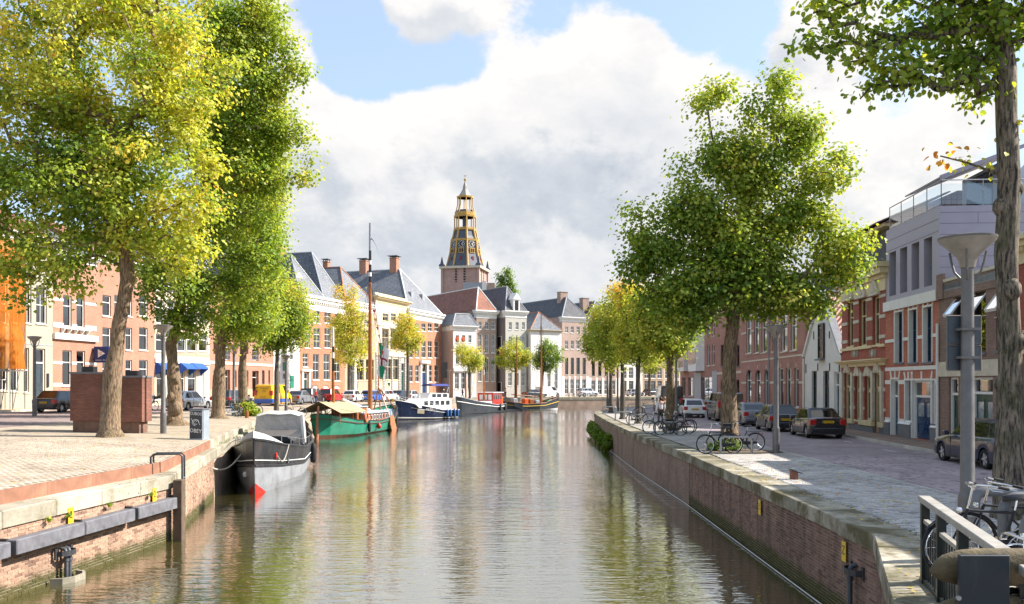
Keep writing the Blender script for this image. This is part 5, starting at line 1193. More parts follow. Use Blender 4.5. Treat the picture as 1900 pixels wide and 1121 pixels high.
ptree('poplar', 'dark poplar tops showing over the warehouse roof', 940, 292, [(940, 600), (941, 530)], 2, [(929,527,7,20,.18), (941,516,6,22,.2), (949,532,6,16,.18), (938,545,12,16,.16), (952,548,8,8,.18)], 5000, .5, 21, per=40, spread=.8, bark=BARKD)
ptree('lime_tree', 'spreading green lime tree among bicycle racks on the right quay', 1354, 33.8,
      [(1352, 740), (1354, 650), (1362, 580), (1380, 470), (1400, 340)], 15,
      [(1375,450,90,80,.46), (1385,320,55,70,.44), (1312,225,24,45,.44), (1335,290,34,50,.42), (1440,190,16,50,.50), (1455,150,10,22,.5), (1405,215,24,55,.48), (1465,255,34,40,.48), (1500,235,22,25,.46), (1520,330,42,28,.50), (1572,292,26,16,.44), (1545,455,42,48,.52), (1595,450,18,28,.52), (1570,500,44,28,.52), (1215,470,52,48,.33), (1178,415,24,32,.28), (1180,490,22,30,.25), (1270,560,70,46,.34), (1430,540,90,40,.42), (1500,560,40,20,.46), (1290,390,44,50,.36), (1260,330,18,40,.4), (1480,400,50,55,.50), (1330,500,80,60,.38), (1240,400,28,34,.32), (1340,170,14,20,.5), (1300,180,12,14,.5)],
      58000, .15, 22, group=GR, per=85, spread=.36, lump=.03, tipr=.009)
ptree('lime_tree', 'lime tree with half yellow crown behind the heap of bicycles', 1243, 46.4, [(1244, 720), (1243, 660), (1240, 610)], 8, [(1222,600,42,50,.58), (1250,565,40,48,.44), (1205,560,30,30,.55), (1240,630,36,28,.48), (1275,600,25,40,.35)], 17000, .14, 23, group=GR, per=50, spread=.35)
ptree('lime_tree', 'slim yellow lime tree above the single bicycle at its rack', 1184, 56, [(1184, 720), (1184, 670), (1186, 620)], 5, [(1188,600,44,55,.62), (1170,548,30,22,.78), (1205,640,30,35,.58), (1165,640,26,30,.56)], 13000, .15, 24, group=GR, per=50, spread=.36, bark=BARKD)
ptree('lime_tree', 'slim yellow green lime tree between the empty tube racks', 1155, 63, [(1155, 720), (1155, 670), (1152, 620)], 4.4, [(1148,590,40,50,.62), (1125,620,26,36,.52), (1160,545,26,20,.78), (1140,655,30,26,.46)], 12000, .15, 25, group=GR, per=50, spread=.38, bark=BARKD)
ptree('lime_tree', 'slim lime tree at the outer bend of the right quay', 1133, 77, [(1133, 720), (1133, 670), (1128, 630)], 3.6, [(1115,625,30,42,.56), (1140,650,26,30,.46), (1110,585,18,20,.66), (1095,640,10,25,.55)], 9000, .17, 26, group=GR, per=50, spread=.4, bark=BARKD)
ptree('young_tree', 'small sunlit green tree on the far bank before tan brick', 1205, 172, [(1205, 700), (1205, 670)], 2.2, [(1206,672,22,20,.52), (1196,655,14,14,.56)], 4000, .24, 27, per=40, bark=BARKD)
ptree('young_tree', 'small sunlit tree on the far bank at the end of the road', 1248, 174, [(1248, 700), (1248, 670)], 2.2, [(1250,665,24,30,.56), (1240,640,16,18,.6)], 4500, .24, 28, per=40, bark=BARKD)
ptree('lime_tree', 'mossy old lime trunk with overhanging leafy boughs beside the near lamp post', 1870, 16.6,
      [(1874, 800), (1876, 640), (1866, 470), (1872, 330), (1864, 130), (1852, 20)], 24,
      [(1720,70,130,55,.38), (1600,85,85,42,.38), (1525,60,42,45,.40), (1830,50,110,95,.36), (1740,150,75,32,.44), (1650,150,50,28,.42), (1770,225,22,38,.60), (1775,285,30,18,.66), (1880,-90,220,80,.36), (1700,-40,180,50,.38), (1893,185,22,60,.44), (1540,15,50,25,.4), (1600,190,30,14,.42), (1490,75,14,10,.42), (1830,180,40,40,.44)],
      8200, .10, 29, group=GR, per=22, spread=.18, bark=BARKM, near=True, lump=.10, tipr=.005, flare=1.25, dep=.55, burrs=((6.0, 3.3, .17), (6.35, .2, .17), (2.6, 2.5, .16), (4.4, 4.6, .2), (3.4, 5.4, .15)))
# shrub at a trunk foot and hanging greenery
def shrub(name, label, base, blobs, n, size, seed, tone, cat='plant', group=None):
    rng = np.random.default_rng(seed); root = thing(name, label, cat, base, 0, group); P = []
    for (x, y, z, rx, ry, rz) in blobs: d = rng.normal(size=(n, 3)); d /= np.linalg.norm(d, axis=1)[:, None]; P.append(np.array([x, y, z])+d*(rng.uniform(0, 1, n)**.4)[:, None]*np.array([rx, ry, rz]))
    P = np.concatenate(P); P[:, 2] = np.where(P[:, 2] < 0, P[:, 2]*.3, P[:, 2]) if not name.startswith('hanging') else P[:, 2]
    st = M()
    for i in range(14): q = P[rng.integers(len(P))]; st.tube((q[0]*.2, q[1]*.2, 0), tuple(q), .012, .004, n=4)
    stuff(st.build('stems', BARKD, root)); stuff(link('foliage', leaf_mesh(P, size, np.clip(rng.normal(tone, .1, len(P)), 0, 1), rng), root)); return root
shrub('leafy_shrub', 'light green leafy shrub at the foot of the slender lime', on(456, 58.4), [(0,0,.5,.75,.7,.6), (.5,0,.3,.5,.5,.35)], 420, .17, 31, .46)
shrub('leafy_shrub', 'low dark green shrub round the foot of the spreading lime', on(1352, 33.2), [(0,0,.2,.6,.5,.32), (-.5,0,.12,.4,.4,.2)], 260, .12, 32, .15)
HG = 'green clumps hanging on the right quay wall'
for i, (x, y, r) in enumerate(((7.1,74.5,1.2), (6.95,70.5,1.0), (6.8,66,.9), (6.65,61,.6), (6.6,57,.5))):
    shrub('hanging_plant', ('outermost green clump of plants on the right quay wall at the bend', 'second green clump from the bend on the right quay wall', 'middle green clump of plants on the right quay wall', 'small green clump fourth from the bend on the right quay wall', 'smallest green clump of wall plants farthest from the bend')[i], (x-.25, y, -1.0 if i > 2 else -.9), [(0,0,-.2,.35,r,.5), (-.12,-.4,-.5,.35,r*.9,.35)], 380, .17, 40+i, .24, group=HG)
for i, (px, Y) in enumerate(((104, 19.0), (133, 19.7), (268, 23.3), (205, 21.3))):
    k = (px-950)/FPX; x = -10.4+.1057*(Y-17.6); shrub('wall_weed', ('small weed on the left wall before the first yellow plate', 'small weed touching the first yellow plate on the left wall', 'small weed beside the plate nearest the quay ladder', 'small weed midway between the two yellow plates of the left wall')[i], (x+.02, Y, -.40), [(.04,0,-.02,.06,.11,.10)], 22, .07, 60+i, random.choice((.3,.42,.36)), group='weeds on the left quay wall')
# ------------------------------------------------------------ boats
class Boat:
    """local +x points to the bow, z = 0 at the water, hull lofted through stations"""
    def __init__(s, name, label, stern, bow, beam, sheer, full=.55, bluff=.8, sternround=.7, flare=.86, group='boats moored along the left quay'):
        a, c = Vector(stern), Vector(bow); d = c-a; s.L = d.length; m = (a+c)/2
        s.root = thing(name, label, 'boat', (m.x, m.y, WATERZ), math.atan2(d.y, d.x), group)
        n = 26; s.xs = [-s.L/2+s.L*i/(n-1) for i in range(n)]; s.hb = []; s.hw = []; s.sh = []; s.over = []
        for i in range(n):
            u = i/(n-1)
            fb = min(1, (max(0, 1-u)/(1-full))**bluff) if u > full else 1
            fs = min(1, sternround+(1-sternround)*(u/.25)**.6) if u < .25 else 1
            if sternround < .05: fs = min(1, (u/.22)**.5) if u < .22 else 1
            f = max(.015, fb*fs); s.hb.append(beam/2*f); s.hw.append(beam/2*max(.01, f**1.25)*flare)
            s.sh.append(np.interp(u, [k[0] for k in sheer], [k[1] for k in sheer]))
            s.over.append(.35*max(0, (u-.8)/.2)**2)
        s.beam = beam
    def P(s, i, sd, t_, o=0):
        k = max(0, t_)**.75; y = s.hw[i]+(s.hb[i]-s.hw[i])*k
        if t_ < 0: y = s.hw[i]*(1+t_*1.2)
        return (s.xs[i]+s.over[i]*max(0, t_)*1.3, sd*(y+o), s.sh[i]*t_ if t_ >= 0 else t_*1.5)
    def at(s, u, sd, t_, o=0):
        f = u*(len(s.xs)-1); i = int(min(f, len(s.xs)-2)); g = f-i; a = Vector(s.P(i, sd, t_, o)); b = Vector(s.P(i+1, sd, t_, o)); return a+(b-a)*g
    def band(s, t0, t1, m, name='hull', steps=4, o=0):
        b = M(); n = len(s.xs)
        for sd in (-1, 1):
            for i in range(n-1):
                for k in range(steps):
                    a, c = t0+(t1-t0)*k/steps, t0+(t1-t0)*(k+1)/steps
                    q = [s.P(i, sd, a, o), s.P(i+1, sd, a, o), s.P(i+1, sd, c, o), s.P(i, sd, c, o)]
                    b.add(q if sd < 0 else q[::-1], [(0, 1, 2, 3)])
        for i in (0, n-1):
            q = [s.P(i, -1, t0, o), s.P(i, -1, t1, o), s.P(i, 1, t1, o), s.P(i, 1, t0, o)]; b.add(q, [(0, 1, 2, 3)])
        return b.build(name, m, s.root, smooth=50)
    def deck(s, t_, m):
        b = M(); n = len(s.xs)
        for i in range(n-1): b.quad(s.P(i, -1, t_), s.P(i+1, -1, t_), s.P(i+1, 1, t_), s.P(i, 1, t_))
        return b.build('deck', m, s.root)
    def rail(s, t_, r, m, name='rubbing_strake', u0=0, u1=1, o=.0, dz=0):
        i0, i1 = int(u0*25), int(u1*25)
        for sd in (-1, 1):
            b = M(); b.path([(p[0], p[1], p[2]+dz) for p in (s.P(i, sd, t_, o) for i in range(i0, i1+1))], r, 6); b.build(name, m, s.root, smooth=60)
    def stanchions(s, u0, u1, n, h, m, t_=1, sd=-1, o=-.08):
        pts = []
        for i in range(n):
            p = s.at(u0+(u1-u0)*i/(n-1), sd, t_, o); b = M(); b.tube(p, p+Vector((0, 0, h)), .018, n=5); b.build('stanchion', m, s.root); pts.append(p+Vector((0, 0, h)))
        b = M(); b.path(pts, .014, 5); b.build('guard_rail', m, s.root)
    def fender(s, u, sd, m, r=.14, h=.7, z=0.15, o=.16):
        p = s.at(u, sd, .5, o); b = M(); b.lathe([(.02, h+.12), (.05, h+.05), (r*.8, h), (r, h*.75), (r, h*.25), (r*.8, .05), (.03, 0)], 10, (p.x, p.y, z)); f = b.build('fender', m, s.root, smooth=60)
        e = s.at(u, sd, 1, 0); b = M(); b.tube((p.x, p.y, z+h+.1), e, .012, n=4); b.build('fender_rope', mat('rope', (.5,.46,.38), .9), f)
    def tyre(s, u, sd, z=.5):
        p = s.at(u, sd, .6, .1); b = M(); b.path([(p.x+.28*math.cos(a), p.y, z+.28*math.sin(a)) for a in np.linspace(0, 2*math.pi, 15)[:-1]], .09, 8, closed=True); b.build('tyre_fender', RUBBER, s.root, smooth=60)
    def mast(s, x, z0, z1, r, bands, name='mast', y=0, lean=0):
        """bands: (fraction up, material)"""
        z = z0; o = None
        for (f, m) in bands:
            e = z0+(z1-z0)*f; b = M(); k0, k1 = (z-z0)/(z1-z0), (e-z0)/(z1-z0)
            b.tube((x+lean*k0, y, z), (x+lean*k1, y, e), r*(1-.55*k0), r*(1-.55*k1), n=10); q = b.build(name if o is None else 'mast_section', m, s.root if o is None else o, smooth=60); o = o or q; z = e
        return o
    def wire(s, a, c, r=.012, m=None, parent=None):
        b = M(); b.tube(a, c, r, n=4); return b.build('stay', m or DARKM, parent or s.root)
ROPE = mat('rope', (.5,.46,.38), .9)
TARP = mat('grey_tarpaulin', (.44,.42,.40), .8, .15, 2, bump=.9, bscale=3, dirt=.35, dirtc=(.25,.23,.2))
HULLB = mat('hull_black', (.022,.024,.028), .4, .25, 1.5, dirt=.6, dirtc=(.085,.065,.05))
HULLG = mat('hull_greywhite', (.28,.295,.31), .5, .2, 1.5, dirt=.75, dirtc=(.13,.115,.095))
SPAR = mat('varnished_spar', (.36,.12,.03), .35, .25, 4)
# 1: the near barge
B1 = Boat('steel_barge', 'grey and black steel barge with tarpaulin covered wheelhouse by the left quay', (-12.7,48.6), (-10.35,34.7), 3.3, [(0,1.75), (.3,1.45), (.6,1.5), (.85,1.85), (1,2.25)], full=.62, bluff=.62, sternround=.6)
B1.band(-.25, .52, HULLG, 'lower_hull'); B1.band(.52, 1, HULLB, 'bulwark', 3); B1.rail(.52, .045, HULLB, o=.02); B1.rail(.62, .02, WHITE, 'white_line', o=.01); B1.rail(1, .05, HULLB, 'gunwale'); B1.deck(.70, mat('deck_black', (.04,.04,.042), .7, .2))
b = M()
for sd in (-1, 1):
    pts = [B1.P(i, sd, t_, .012) for (i, t_) in ((25, -.1), (25, .20), (24, .05), (24, -.1), (23, -.1), (23, -.06))]
    b.add([pts[0], pts[1], pts[2], pts[3]], [(0, 1, 2, 3)]); b.add([pts[3], pts[2], pts[5], pts[4]], [(0, 1, 2, 3)])
b.build('red_forefoot', RED, B1.root)
b = M()
for i in range(20, 25): q = [Vector(B1.P(i, 1, .98, -.03)), Vector(B1.P(i+1, 1, .98, -.03))]; h0, h1 = .02+.07*(i-20), .02+.07*(i-19); b.quad(q[0], q[1], q[1]+Vector((0,0,h1)), q[0]+Vector((0,0,h0))); 
b.build('bow_board', WHITE, B1.root)
b = M()
for i in range(20, 25): q = [Vector(B1.P(i, -1, .98, -.03)), Vector(B1.P(i+1, -1, .98, -.03))]; h0, h1 = .02+.07*(i-20), .02+.07*(i-19); b.quad(q[0], q[1], q[1]+Vector((0,0,h1)), q[0]+Vector((0,0,h0)))
b.build('bow_board', LEAD, B1.root)
b = M(); b.box(-2.2, -1.15, .9, 2.9, 1.15, 1.85); b.prism([(-1.2, 1.85), (1.2, 1.85), (.9, 2.05), (-.9, 2.05)], -2.3, 3.0, 'yz'); hc = b.build('hatch_coaming', HULLB, B1.root)
for i in range(7): x = -2.2+i*.74; b = M(); b.box(x+.01, -.95, 2.055, x+.72, .95, 2.09); b.build('hatch_board', mat('hatch_grey', (.10,.09,.085), .7, .25, 3), hc)
b = M(); rg = []
for (x, zt, w) in ((-5.0, 2.75, 1.15), (-4.6, 3.0, 1.2), (-3.0, 3.0, 1.2), (-2.55, 2.88, 1.18)):
    rg.append([(x, -w-.06, 1.35), (x, -w, 2.1+.02*math.sin(x*9)), (x, -w+.08, zt-.12), (x, -w*.5, zt+.03), (x, 0, zt-.01), (x, w*.5, zt+.03), (x, w-.08, zt-.12), (x, w, 2.1), (x, w+.06, 1.35)])
b.loft(rg); b.build('tarpaulin', TARP, B1.root, smooth=40)
b = M(); b.quad((-2.45,-1.15,1.45), (-2.45,1.15,1.45), (-2.5,1.1,2.8), (-2.5,-1.1,2.8)); b.build('tarpaulin_front', TARP, B1.root)
b = M(); b.quad((-2.42,1.19,1.40), (-2.42,1.32,1.40), (-2.47,1.2,2.85), (-2.47,1.08,2.85)); b.build('tarpaulin_flap', WHITE, B1.root)
B1.stanchions(.35, .85, 7, .35, STEEL, sd=1); B1.stanchions(.35, .85, 7, .35, STEEL, sd=-1)
for (u, sd) in ((.30, 1), (.12, 1)): B1.fender(u, sd, RUBBER, .17, .95, .35)
B1.tyre(.5, -1); B1.tyre(.2, -1)
for x in (4.3, 5.0): b = M(); b.tube((x, -.25, 1.3), (x, -.25, 2.05), .07, n=8); b.tube((x, -.42, 1.85), (x, -.08, 1.85), .04, n=6); b.build('bollard', BLACK, B1.root)
p = B1.at(.9, 1, .72, .04); b = M(); b.path([(p.x+.11*math.cos(a), p.y, p.z+.11*math.sin(a)) for a in np.linspace(0, 2*math.pi, 13)[:-1]], .035, 6, closed=True); b.build('red_fairlead', RED, B1.root)
q0, q1 = B1.at(.9, 1, .72, .06), B1.at(.82, 1, 1, .05); b = M(); b.path([q0+(q1-q0)*f+Vector((0, .03, -.45*math.sin(math.pi*f))) for f in np.linspace(0, 1, 9)], .022, 6); b.build('hanging_rope', ROPE, B1.root)
for u in (.80,): p = B1.at(u, 1, .62, .02); b = M(); b.lathe([(.13, 0), (.13, .04), (.09, .05)], 12, tuple(p), axis='y'); b.build('hawse_hole', CHROME, B1.root)
p = B1.at(.93, -1, .35, .03); b = M(); b.lathe([(.08, -.1), (.1, 0), (.06, .1)], 10, tuple(p)); b.build('hawse_plate', WHITE, B1.root)
# 2: green sailing barge, stern to the camera
GRN = mat('hull_green', (.015,.22,.13), .35, .2, 1, dirt=.25, dirtc=(.10,.13,.08)); GRNL = mat('hull_pale_green', (.17,.33,.21), .5, .2, 1, dirt=.3, dirtc=(.25,.22,.12))
B2 = Boat('sailing_barge', 'green sailing barge with tan cockpit awning, lifebuoy and tall varnished mast', (-15.8,70.2), (-12.5,88.6), 4.3, [(0,2.0), (.2,1.35), (.5,1.05), (.75,1.3), (1,2.3)], full=.72, bluff=.5, sternround=.02)
B2.band(-.2, .12, mat('boot_top', (.12,.06,.03), .7, .3), 'boot_top', 1); B2.band(.12, .80, GRN, 'hull'); B2.band(.80, 1, GRN, 'bulwark', 2, .02); B2.rail(.80, .05, mat('strake_brown', (.09,.05,.03), .5), o=.03); B2.rail(1, .05, BLACK, 'gunwale'); B2.deck(.85, mat('deck_blue', (.30,.38,.42), .7, .1))
b = M(); b.box(-2.5, -1.35, .8, 4.6, 1.35, 1.75); cb = b.build('cabin', mat('cabin_brown', (.33,.13,.06), .4, .2, 4), B2.root)
b = M(); b.prism([(-1.5, 1.75), (1.5, 1.75), (1.2, 1.9), (-1.2, 1.9)], -2.6, 4.7, 'yz'); b.build('cabin_roof', mat('roof_blue', (.36,.45,.50), .6, .08), cb)
for sd in (-1, 1):
    for i in range(8): x = -2.1+i*.82; b = M(); b.box(x, sd*1.36-.02, 1.15, x+.45, sd*1.36+.02, 1.6); w_ = b.build('cabin_window', WHITE, cb); b = M(); b.box(x+.06, sd*1.385-.005, 1.2, x+.39, sd*1.385+.005, 1.55); b.build('window_glass', MATS['oriel_glass'], w_)
b = M(); b.box(-3.2, -1.05, 1.0, -.6, 1.05, 2.35); b.build('deckhouse', WOOD, B2.root); b = M(); b.box(-3.3, -1.15, 2.35, -.5, 1.15, 2.42); b.build('deckhouse_roof', MATS['roof_blue'], B2.root)
b = M(); AWN = mat('tan_awning', (.40,.30,.17), .8, .08, 2)
for sd in (-1, 1):
    for i in range(8):
        x0, x1 = -9.2+i*.75, -9.2+(i+1)*.75; sag = lambda x: .12*math.sin((x+9.2)/6*math.pi)
        b.quad((x0, 0, 3.0-sag(x0)), (x1, 0, 3.0-sag(x1)), (x1, sd*1.95, 2.05-sag(x1)*.5), (x0, sd*1.95, 2.05-sag(x0)*.5))
b.build('cockpit_awning', AWN, B2.root)
for (x, sd) in ((-9.0, -1), (-9.0, 1), (-3.4, -1), (-3.4, 1), (-6, -1), (-6, 1)): b = M(); b.tube((x, sd*1.75, 1.2), (x, sd*1.75, 2.1), .03, n=6); b.build('awning_post', SPAR, B2.root)
b = M(); c_ = (-7.4, 0, 1.9); b.path([(c_[0], c_[1]+.6*math.cos(a), c_[2]+.6*math.sin(a)) for a in np.linspace(0, 2*math.pi, 17)[:-1]], .045, 6, closed=True)
for i in range(8): a = i*math.pi/4; b.tube(c_, (c_[0], .78*math.cos(a), 1.9+.78*math.sin(a)), .025, n=5)
b.build('steering_wheel', WOOD, B2.root)
B2.mast(-6.1, .9, 9.3, .17, ((.55, SPAR), (.68, BLACK), (.74, WHITE), (.80, BLACK), (1, WHITE)), 'mizzen_mast')
mm_ = B2.mast(3.2, .9, CAMZ+(712-412)*82/1600-WATERZ, .24, ((.70, SPAR), (.73, BLACK), (.75, WHITE), (.79, BLACK), (.81, WHITE), (.86, BLACK), (1, STEEL)), 'main_mast')
zt = CAMZ+(712-412)*82/1600-WATERZ
for (x, y) in ((1.5, -2.0), (1.5, 2.0), (4.2, -2.0), (4.2, 2.0), (9.0, 0)): B2.wire((3.2, 0, zt*.74), (x, y, 1.2 if x < 8 else 2.4), .02, parent=mm_)
b = M(); pn = [Vector((3.2-.0-f*.35, -f*1.1, zt*.93-.2*f-1.9*f*f)) for f in np.linspace(0, 1, 9)]
for i in range(8): w0, w1 = .16*(1-i/9), .16*(1-(i+1)/9); b.quad(pn[i], pn[i+1], pn[i+1]-Vector((0,0,w1)), pn[i]-Vector((0,0,w0)))
b.build('pennant', LEAD, mm_)
b = M(); b.tube((-4.5, -.2, 3.1), (2.9, -.1, 1.95), .09, n=8); b.build('boom', WHITE, B2.root)
for (p_, q_) in (((6.2,0,1.4), (5.6,0,5.6)), ((5.0,-1.3,1.3), (5.7,0,4.2)), ((7.6,1.2,1.5), (5.7,0,4.2)), ((8.6,-.8,1.9), (5.7,-.1,4.0))): b = M(); b.tube(p_, q_, .07, .05, n=6); b.build('mast_prop', SPAR, B2.root)
b = M(); b.tube((5.6, 0, 4.0), (5.1, -.2, 8.6), .035, n=6); fs = b.build('flag_staff', SPAR, B2.root)
FG, FW, FR = mat('flag_green', (.0,.24,.12), .8, .1), mat('flag_white', (.7,.7,.7), .8), mat('flag_maroon', (.22,.01,.04), .8)
def flag_at(u, v): return Vector((5.12-.28*v-.25*u*math.sin(v*3), -.2-1.1*u*(1-.45*v)-.1*math.sin(u*7+v*4), 8.5-3.0*v-.85*u-.12*math.sin(u*6)))
for (u0, u1, v0, v1, m_) in ((0,.5,0,.35,FG), (.5,1,0,.35,FW), (0,1,.35,.42,FR), (0,.45,.42,.62,FW), (.45,.6,.42,.62,FR), (.6,1,.42,.62,FW), (0,.35,.62,1,FW), (.35,1,.62,1,FG)):
    b = M(); n_ = 5
    for i in range(n_):
        for j in range(n_): a, c, e, g = u0+(u1-u0)*i/n_, u0+(u1-u0)*(i+1)/n_, v0+(v1-v0)*j/n_, v0+(v1-v0)*(j+1)/n_; b.quad(flag_at(a, e), flag_at(c, e), flag_at(c, g), flag_at(a, g))
    b.build('flag_cloth', m_, fs)
a_, c_2 = Vector((3.3, -.25, zt*.60)), Vector((6.5, -1.2, 2.6)); ln = M(); ln.tube(a_, c_2, .012, n=4); bl_ = ln.build('bunting_line', ROPE, B2.root)
for i in range(12):
    p = a_+(c_2-a_)*((i+.5)/12); b = M(); b.add([p+Vector((0, -.16, 0)), p+Vector((0, .16, 0)), p+Vector((.05, -.05, -.42))], [(0, 1, 2)]); b.build('bunting_flag', (RED, YELLOW, mat('bunting_pink', (.7,.2,.35), .8), WHITE, FG)[i % 5], bl_)
B2.stanchions(.08, .85, 22, .62, DARKM, sd=-1); B2.stanchions(.08, .85, 22, .62, DARKM, sd=1)
for sd in (-1, 1):
    b = M(); b.prism([(2.4, 1.3), (3.4, 1.5), (4.4, .2), (4.0, -.5), (3.2, -.3), (2.5, .6)], sd*2.22-.05, sd*2.22+.05); b.build('leeboard', mat('leeboard', (.36,.15,.06), .5, .2, 3), B2.root)
b = M(); b.prism([(-9.35, 2.6), (-9.1, 2.6), (-9.1, -.4), (-9.75, -.4), (-9.6, 1.2)], -.06, .06); b.build('rudder', mat('rudder_wood', (.30,.13,.07), .6, .25, 4), B2.root)
p = B2.at(.28, -1, 1, .02); b = M(); b.path([(p.x+.36*math.cos(a), p.y-.08, p.z+.28+.36*math.sin(a)) for a in np.linspace(0, 2*math.pi, 21)[:-1]], .10, 8, closed=True); b.build('lifebuoy', mat('buoy_orange', (.75,.17,.05), .5, .08), B2.root, smooth=60)
p = B2.at(.46, -1, .6, .2); b = M(); b.lathe([(.02, .62), (.05, .5), (.2, .36), (.23, .2), (.14, .04), (.02, 0)], 12, (p.x, p.y, .35)); b.build('ball_fender', RED, B2.root, smooth=60)
B2.fender(.33, -1, RUBBER, .14, .9, .2); B2.fender(.8, -1, RUBBER, .14, 1.0, .2); B2.fender(.96, -1, RUBBER, .16, 1.0, .6)
b = M(); b.tube((8.8, -.35, 1.7), (9.25, -.75, 2.2), .06, n=6); b.tube((9.0, -.75, 1.5), (9.3, -.5, 1.5), .06, n=6); b.build('anchor', DARKM, B2.root)
# 3: motor yacht
HNAV = mat('hull_navy', (.012,.022,.055), .22, .12, 1, coat=.3)
B3 = Boat('motor_yacht', 'navy hulled motor yacht with white cabin and navy bimini roof', (-8.0,112.6), (-13.9,105.0), 3.5, [(0,1.1), (.35,1.15), (.7,1.75), (1,2.45)], full=.5, bluff=.62, sternround=.85)
B3.band(-.2, .10, mat('antifoul', (.03,.03,.04), .7), 'boot_top', 1); B3.band(.10, .16, WHITE, 'water_line', 1, .004); B3.band(.16, 1, HNAV, 'hull'); B3.rail(.72, .03, WHITE, o=.02, u0=.1, u1=.85); B3.rail(1, .05, WHITE, 'gunwale'); B3.deck(.93, WHITE)
b = M(); b.prism([(-3.6, 1.0), (2.4, 1.5), (2.9, 1.9), (1.7, 2.6), (-3.6, 2.5)], -1.25, 1.25); cb = b.build('cabin', WHITE, B3.root)
for sd in (-1, 1):
    for i in range(5): x = -3.2+i*1.0; b = M(); b.box(x, sd*1.25-.02, 1.75, x+.68, sd*1.25+.02, 2.3); b.build('cabin_window', MATS['oriel_glass'], cb)
b = M(); b.prism([(-3.3, 2.5), (.6, 2.6), (.1, 3.3), (-3.3, 3.2)], -1.0, 1.0); fb = b.build('wheelhouse', WHITE, B3.root)
for (x, w) in ((-3.0, .8), (-1.9, .8), (-.9, .7)):
    for sd in (-1, 1): b = M(); b.box(x, sd*1.0-.015, 2.72, x+w, sd*1.0+.015, 3.15); b.build('wheelhouse_window', MATS['oriel_glass'], fb)
for (x, sd) in ((-3.1,-1), (-3.1,1), (-.6,-1), (-.6,1)): b = M(); b.tube((x, sd*.95, 3.2), (x+.1, sd*.95, 4.25), .025, n=5); b.build('bimini_post', STEEL, B3.root)
b = M(); b.loft([[(x, -1.15, 4.15), (x, -.6, 4.42), (x, .6, 4.42), (x, 1.15, 4.15), (x, .6, 4.34), (x, -.6, 4.34)] for x in (-3.4, -2, -.3)]); b.build('bimini', mat('bimini_navy', (.04,.05,.20), .8, .1), B3.root)
B3.mast(1.0, 2.4, 6.6, .05, ((1, WHITE),)); b = M(); b.tube((-3.7, 0, 2.5), (-4.4, 0, 4.0), .03, n=5); b.build('ensign_staff', WHITE, B3.root)
B3.stanchions(.45, .98, 8, .55, WHITE, sd=1); B3.stanchions(.45, .98, 8, .55, WHITE, sd=-1)
BLU = mat('fender_blue', (.02,.09,.25), .4, .1)
for u in (.06, .13, .22, .28): B3.fender(u, 1, BLU, .19, .95, .2, .2)
me = text_mesh('ms Fond II', .42, WHITE); p = B3.at(.56, 1, .86, .03); q = B3.at(.46, 1, .86, .03); o = link('lettering', me, B3.root, tuple(p)); o.rotation_euler = (R(90), R(0), math.pi+math.atan2((p-q).y, (p-q).x))
p, q = B3.at(.76, 1, .42, .05), B3.at(.66, 1, .42, .05); p2, q2 = B3.at(.76, 1, .70, .05), B3.at(.66, 1, .70, .05); b = M(); b.quad(p, q, q2, p2); b.build('canvas_patch', mat('canvas', (.45,.40,.28), .9, .1), B3.root)
# 4: black barge with red wheelhouse
HB2 = mat('hull_slate', (.022,.028,.034), .35, .15, 1, dirt=.2)
B4 = Boat('black_barge', 'black barge with white line and red wheelhouse moored before the white house', (-1.9,140.2), (-7.9,125.4), 4.2, [(0,1.3), (.4,1.2), (.8,1.9), (1,2.6)], full=.6, bluff=.6, sternround=.4)
B4.band(-.2, .7, HB2, 'hull'); B4.band(.7, 1, HB2, 'bulwark', 2, .02); B4.rail(.72, .06, WHITE, o=.04); B4.rail(1, .05, LEAD, 'gunwale'); B4.deck(.85, LEAD)
b = M(); b.box(-5.6, -1.3, 1.1, -2.0, 1.3, 3.0); wh = b.build('wheelhouse', RED, B4.root); b = M(); b.box(-5.8, -1.5, 3.0, -1.8, 1.5, 3.12); b.build('wheelhouse_roof', WHITE, wh)
for i in range(4): b = M(); b.box(-5.4+i*.88, 1.3, 1.95, -4.8+i*.88, 1.32, 2.75); b.build('wheelhouse_window', GLASS if False else MATS['oriel_glass'], wh)
for i in range(3): b = M(); b.box(-2.0, -1.0+i*.75, 1.95, -1.98, -.45+i*.75, 2.75); b.build('wheelhouse_window', WHITE, wh)
b = M(); b.box(-1.8, -1.2, 1.1, 4.0, 1.2, 1.75); b.build('hold', WHITE, B4.root); b = M(); b.box(-7.2, -.8, 1.2, -5.8, .8, 2.4); b.build('after_cabin', ORANGEP, B4.root)
B4.mast(5.2, 1.3, 7.2, .16, ((.7, SPAR), (.85, BLACK), (1, WHITE)), 'main_mast'); B4.mast(-1.5, 1.3, 6.6, .13, ((.85, SPAR), (1, WHITE)), 'mizzen_mast'); b = M(); b.tube((4.0, .2, 1.8), (2.0, .3, 6.9), .07, n=6); b.build('derrick', CREAM, B4.root)
B4.fender(.15, 1, RUBBER, .2, 1.1, .2); B4.fender(.02, 1, RUBBER, .2, 1.1, .2); B4.fender(.32, 1, RUBBER, .2, 1.1, .2)
p = B4.at(.72, 1, .28, .04); b = M(); b.box(p.x-.9, p.y-.02, p.z-.15, p.x+.9, p.y+.02, p.z+.2)
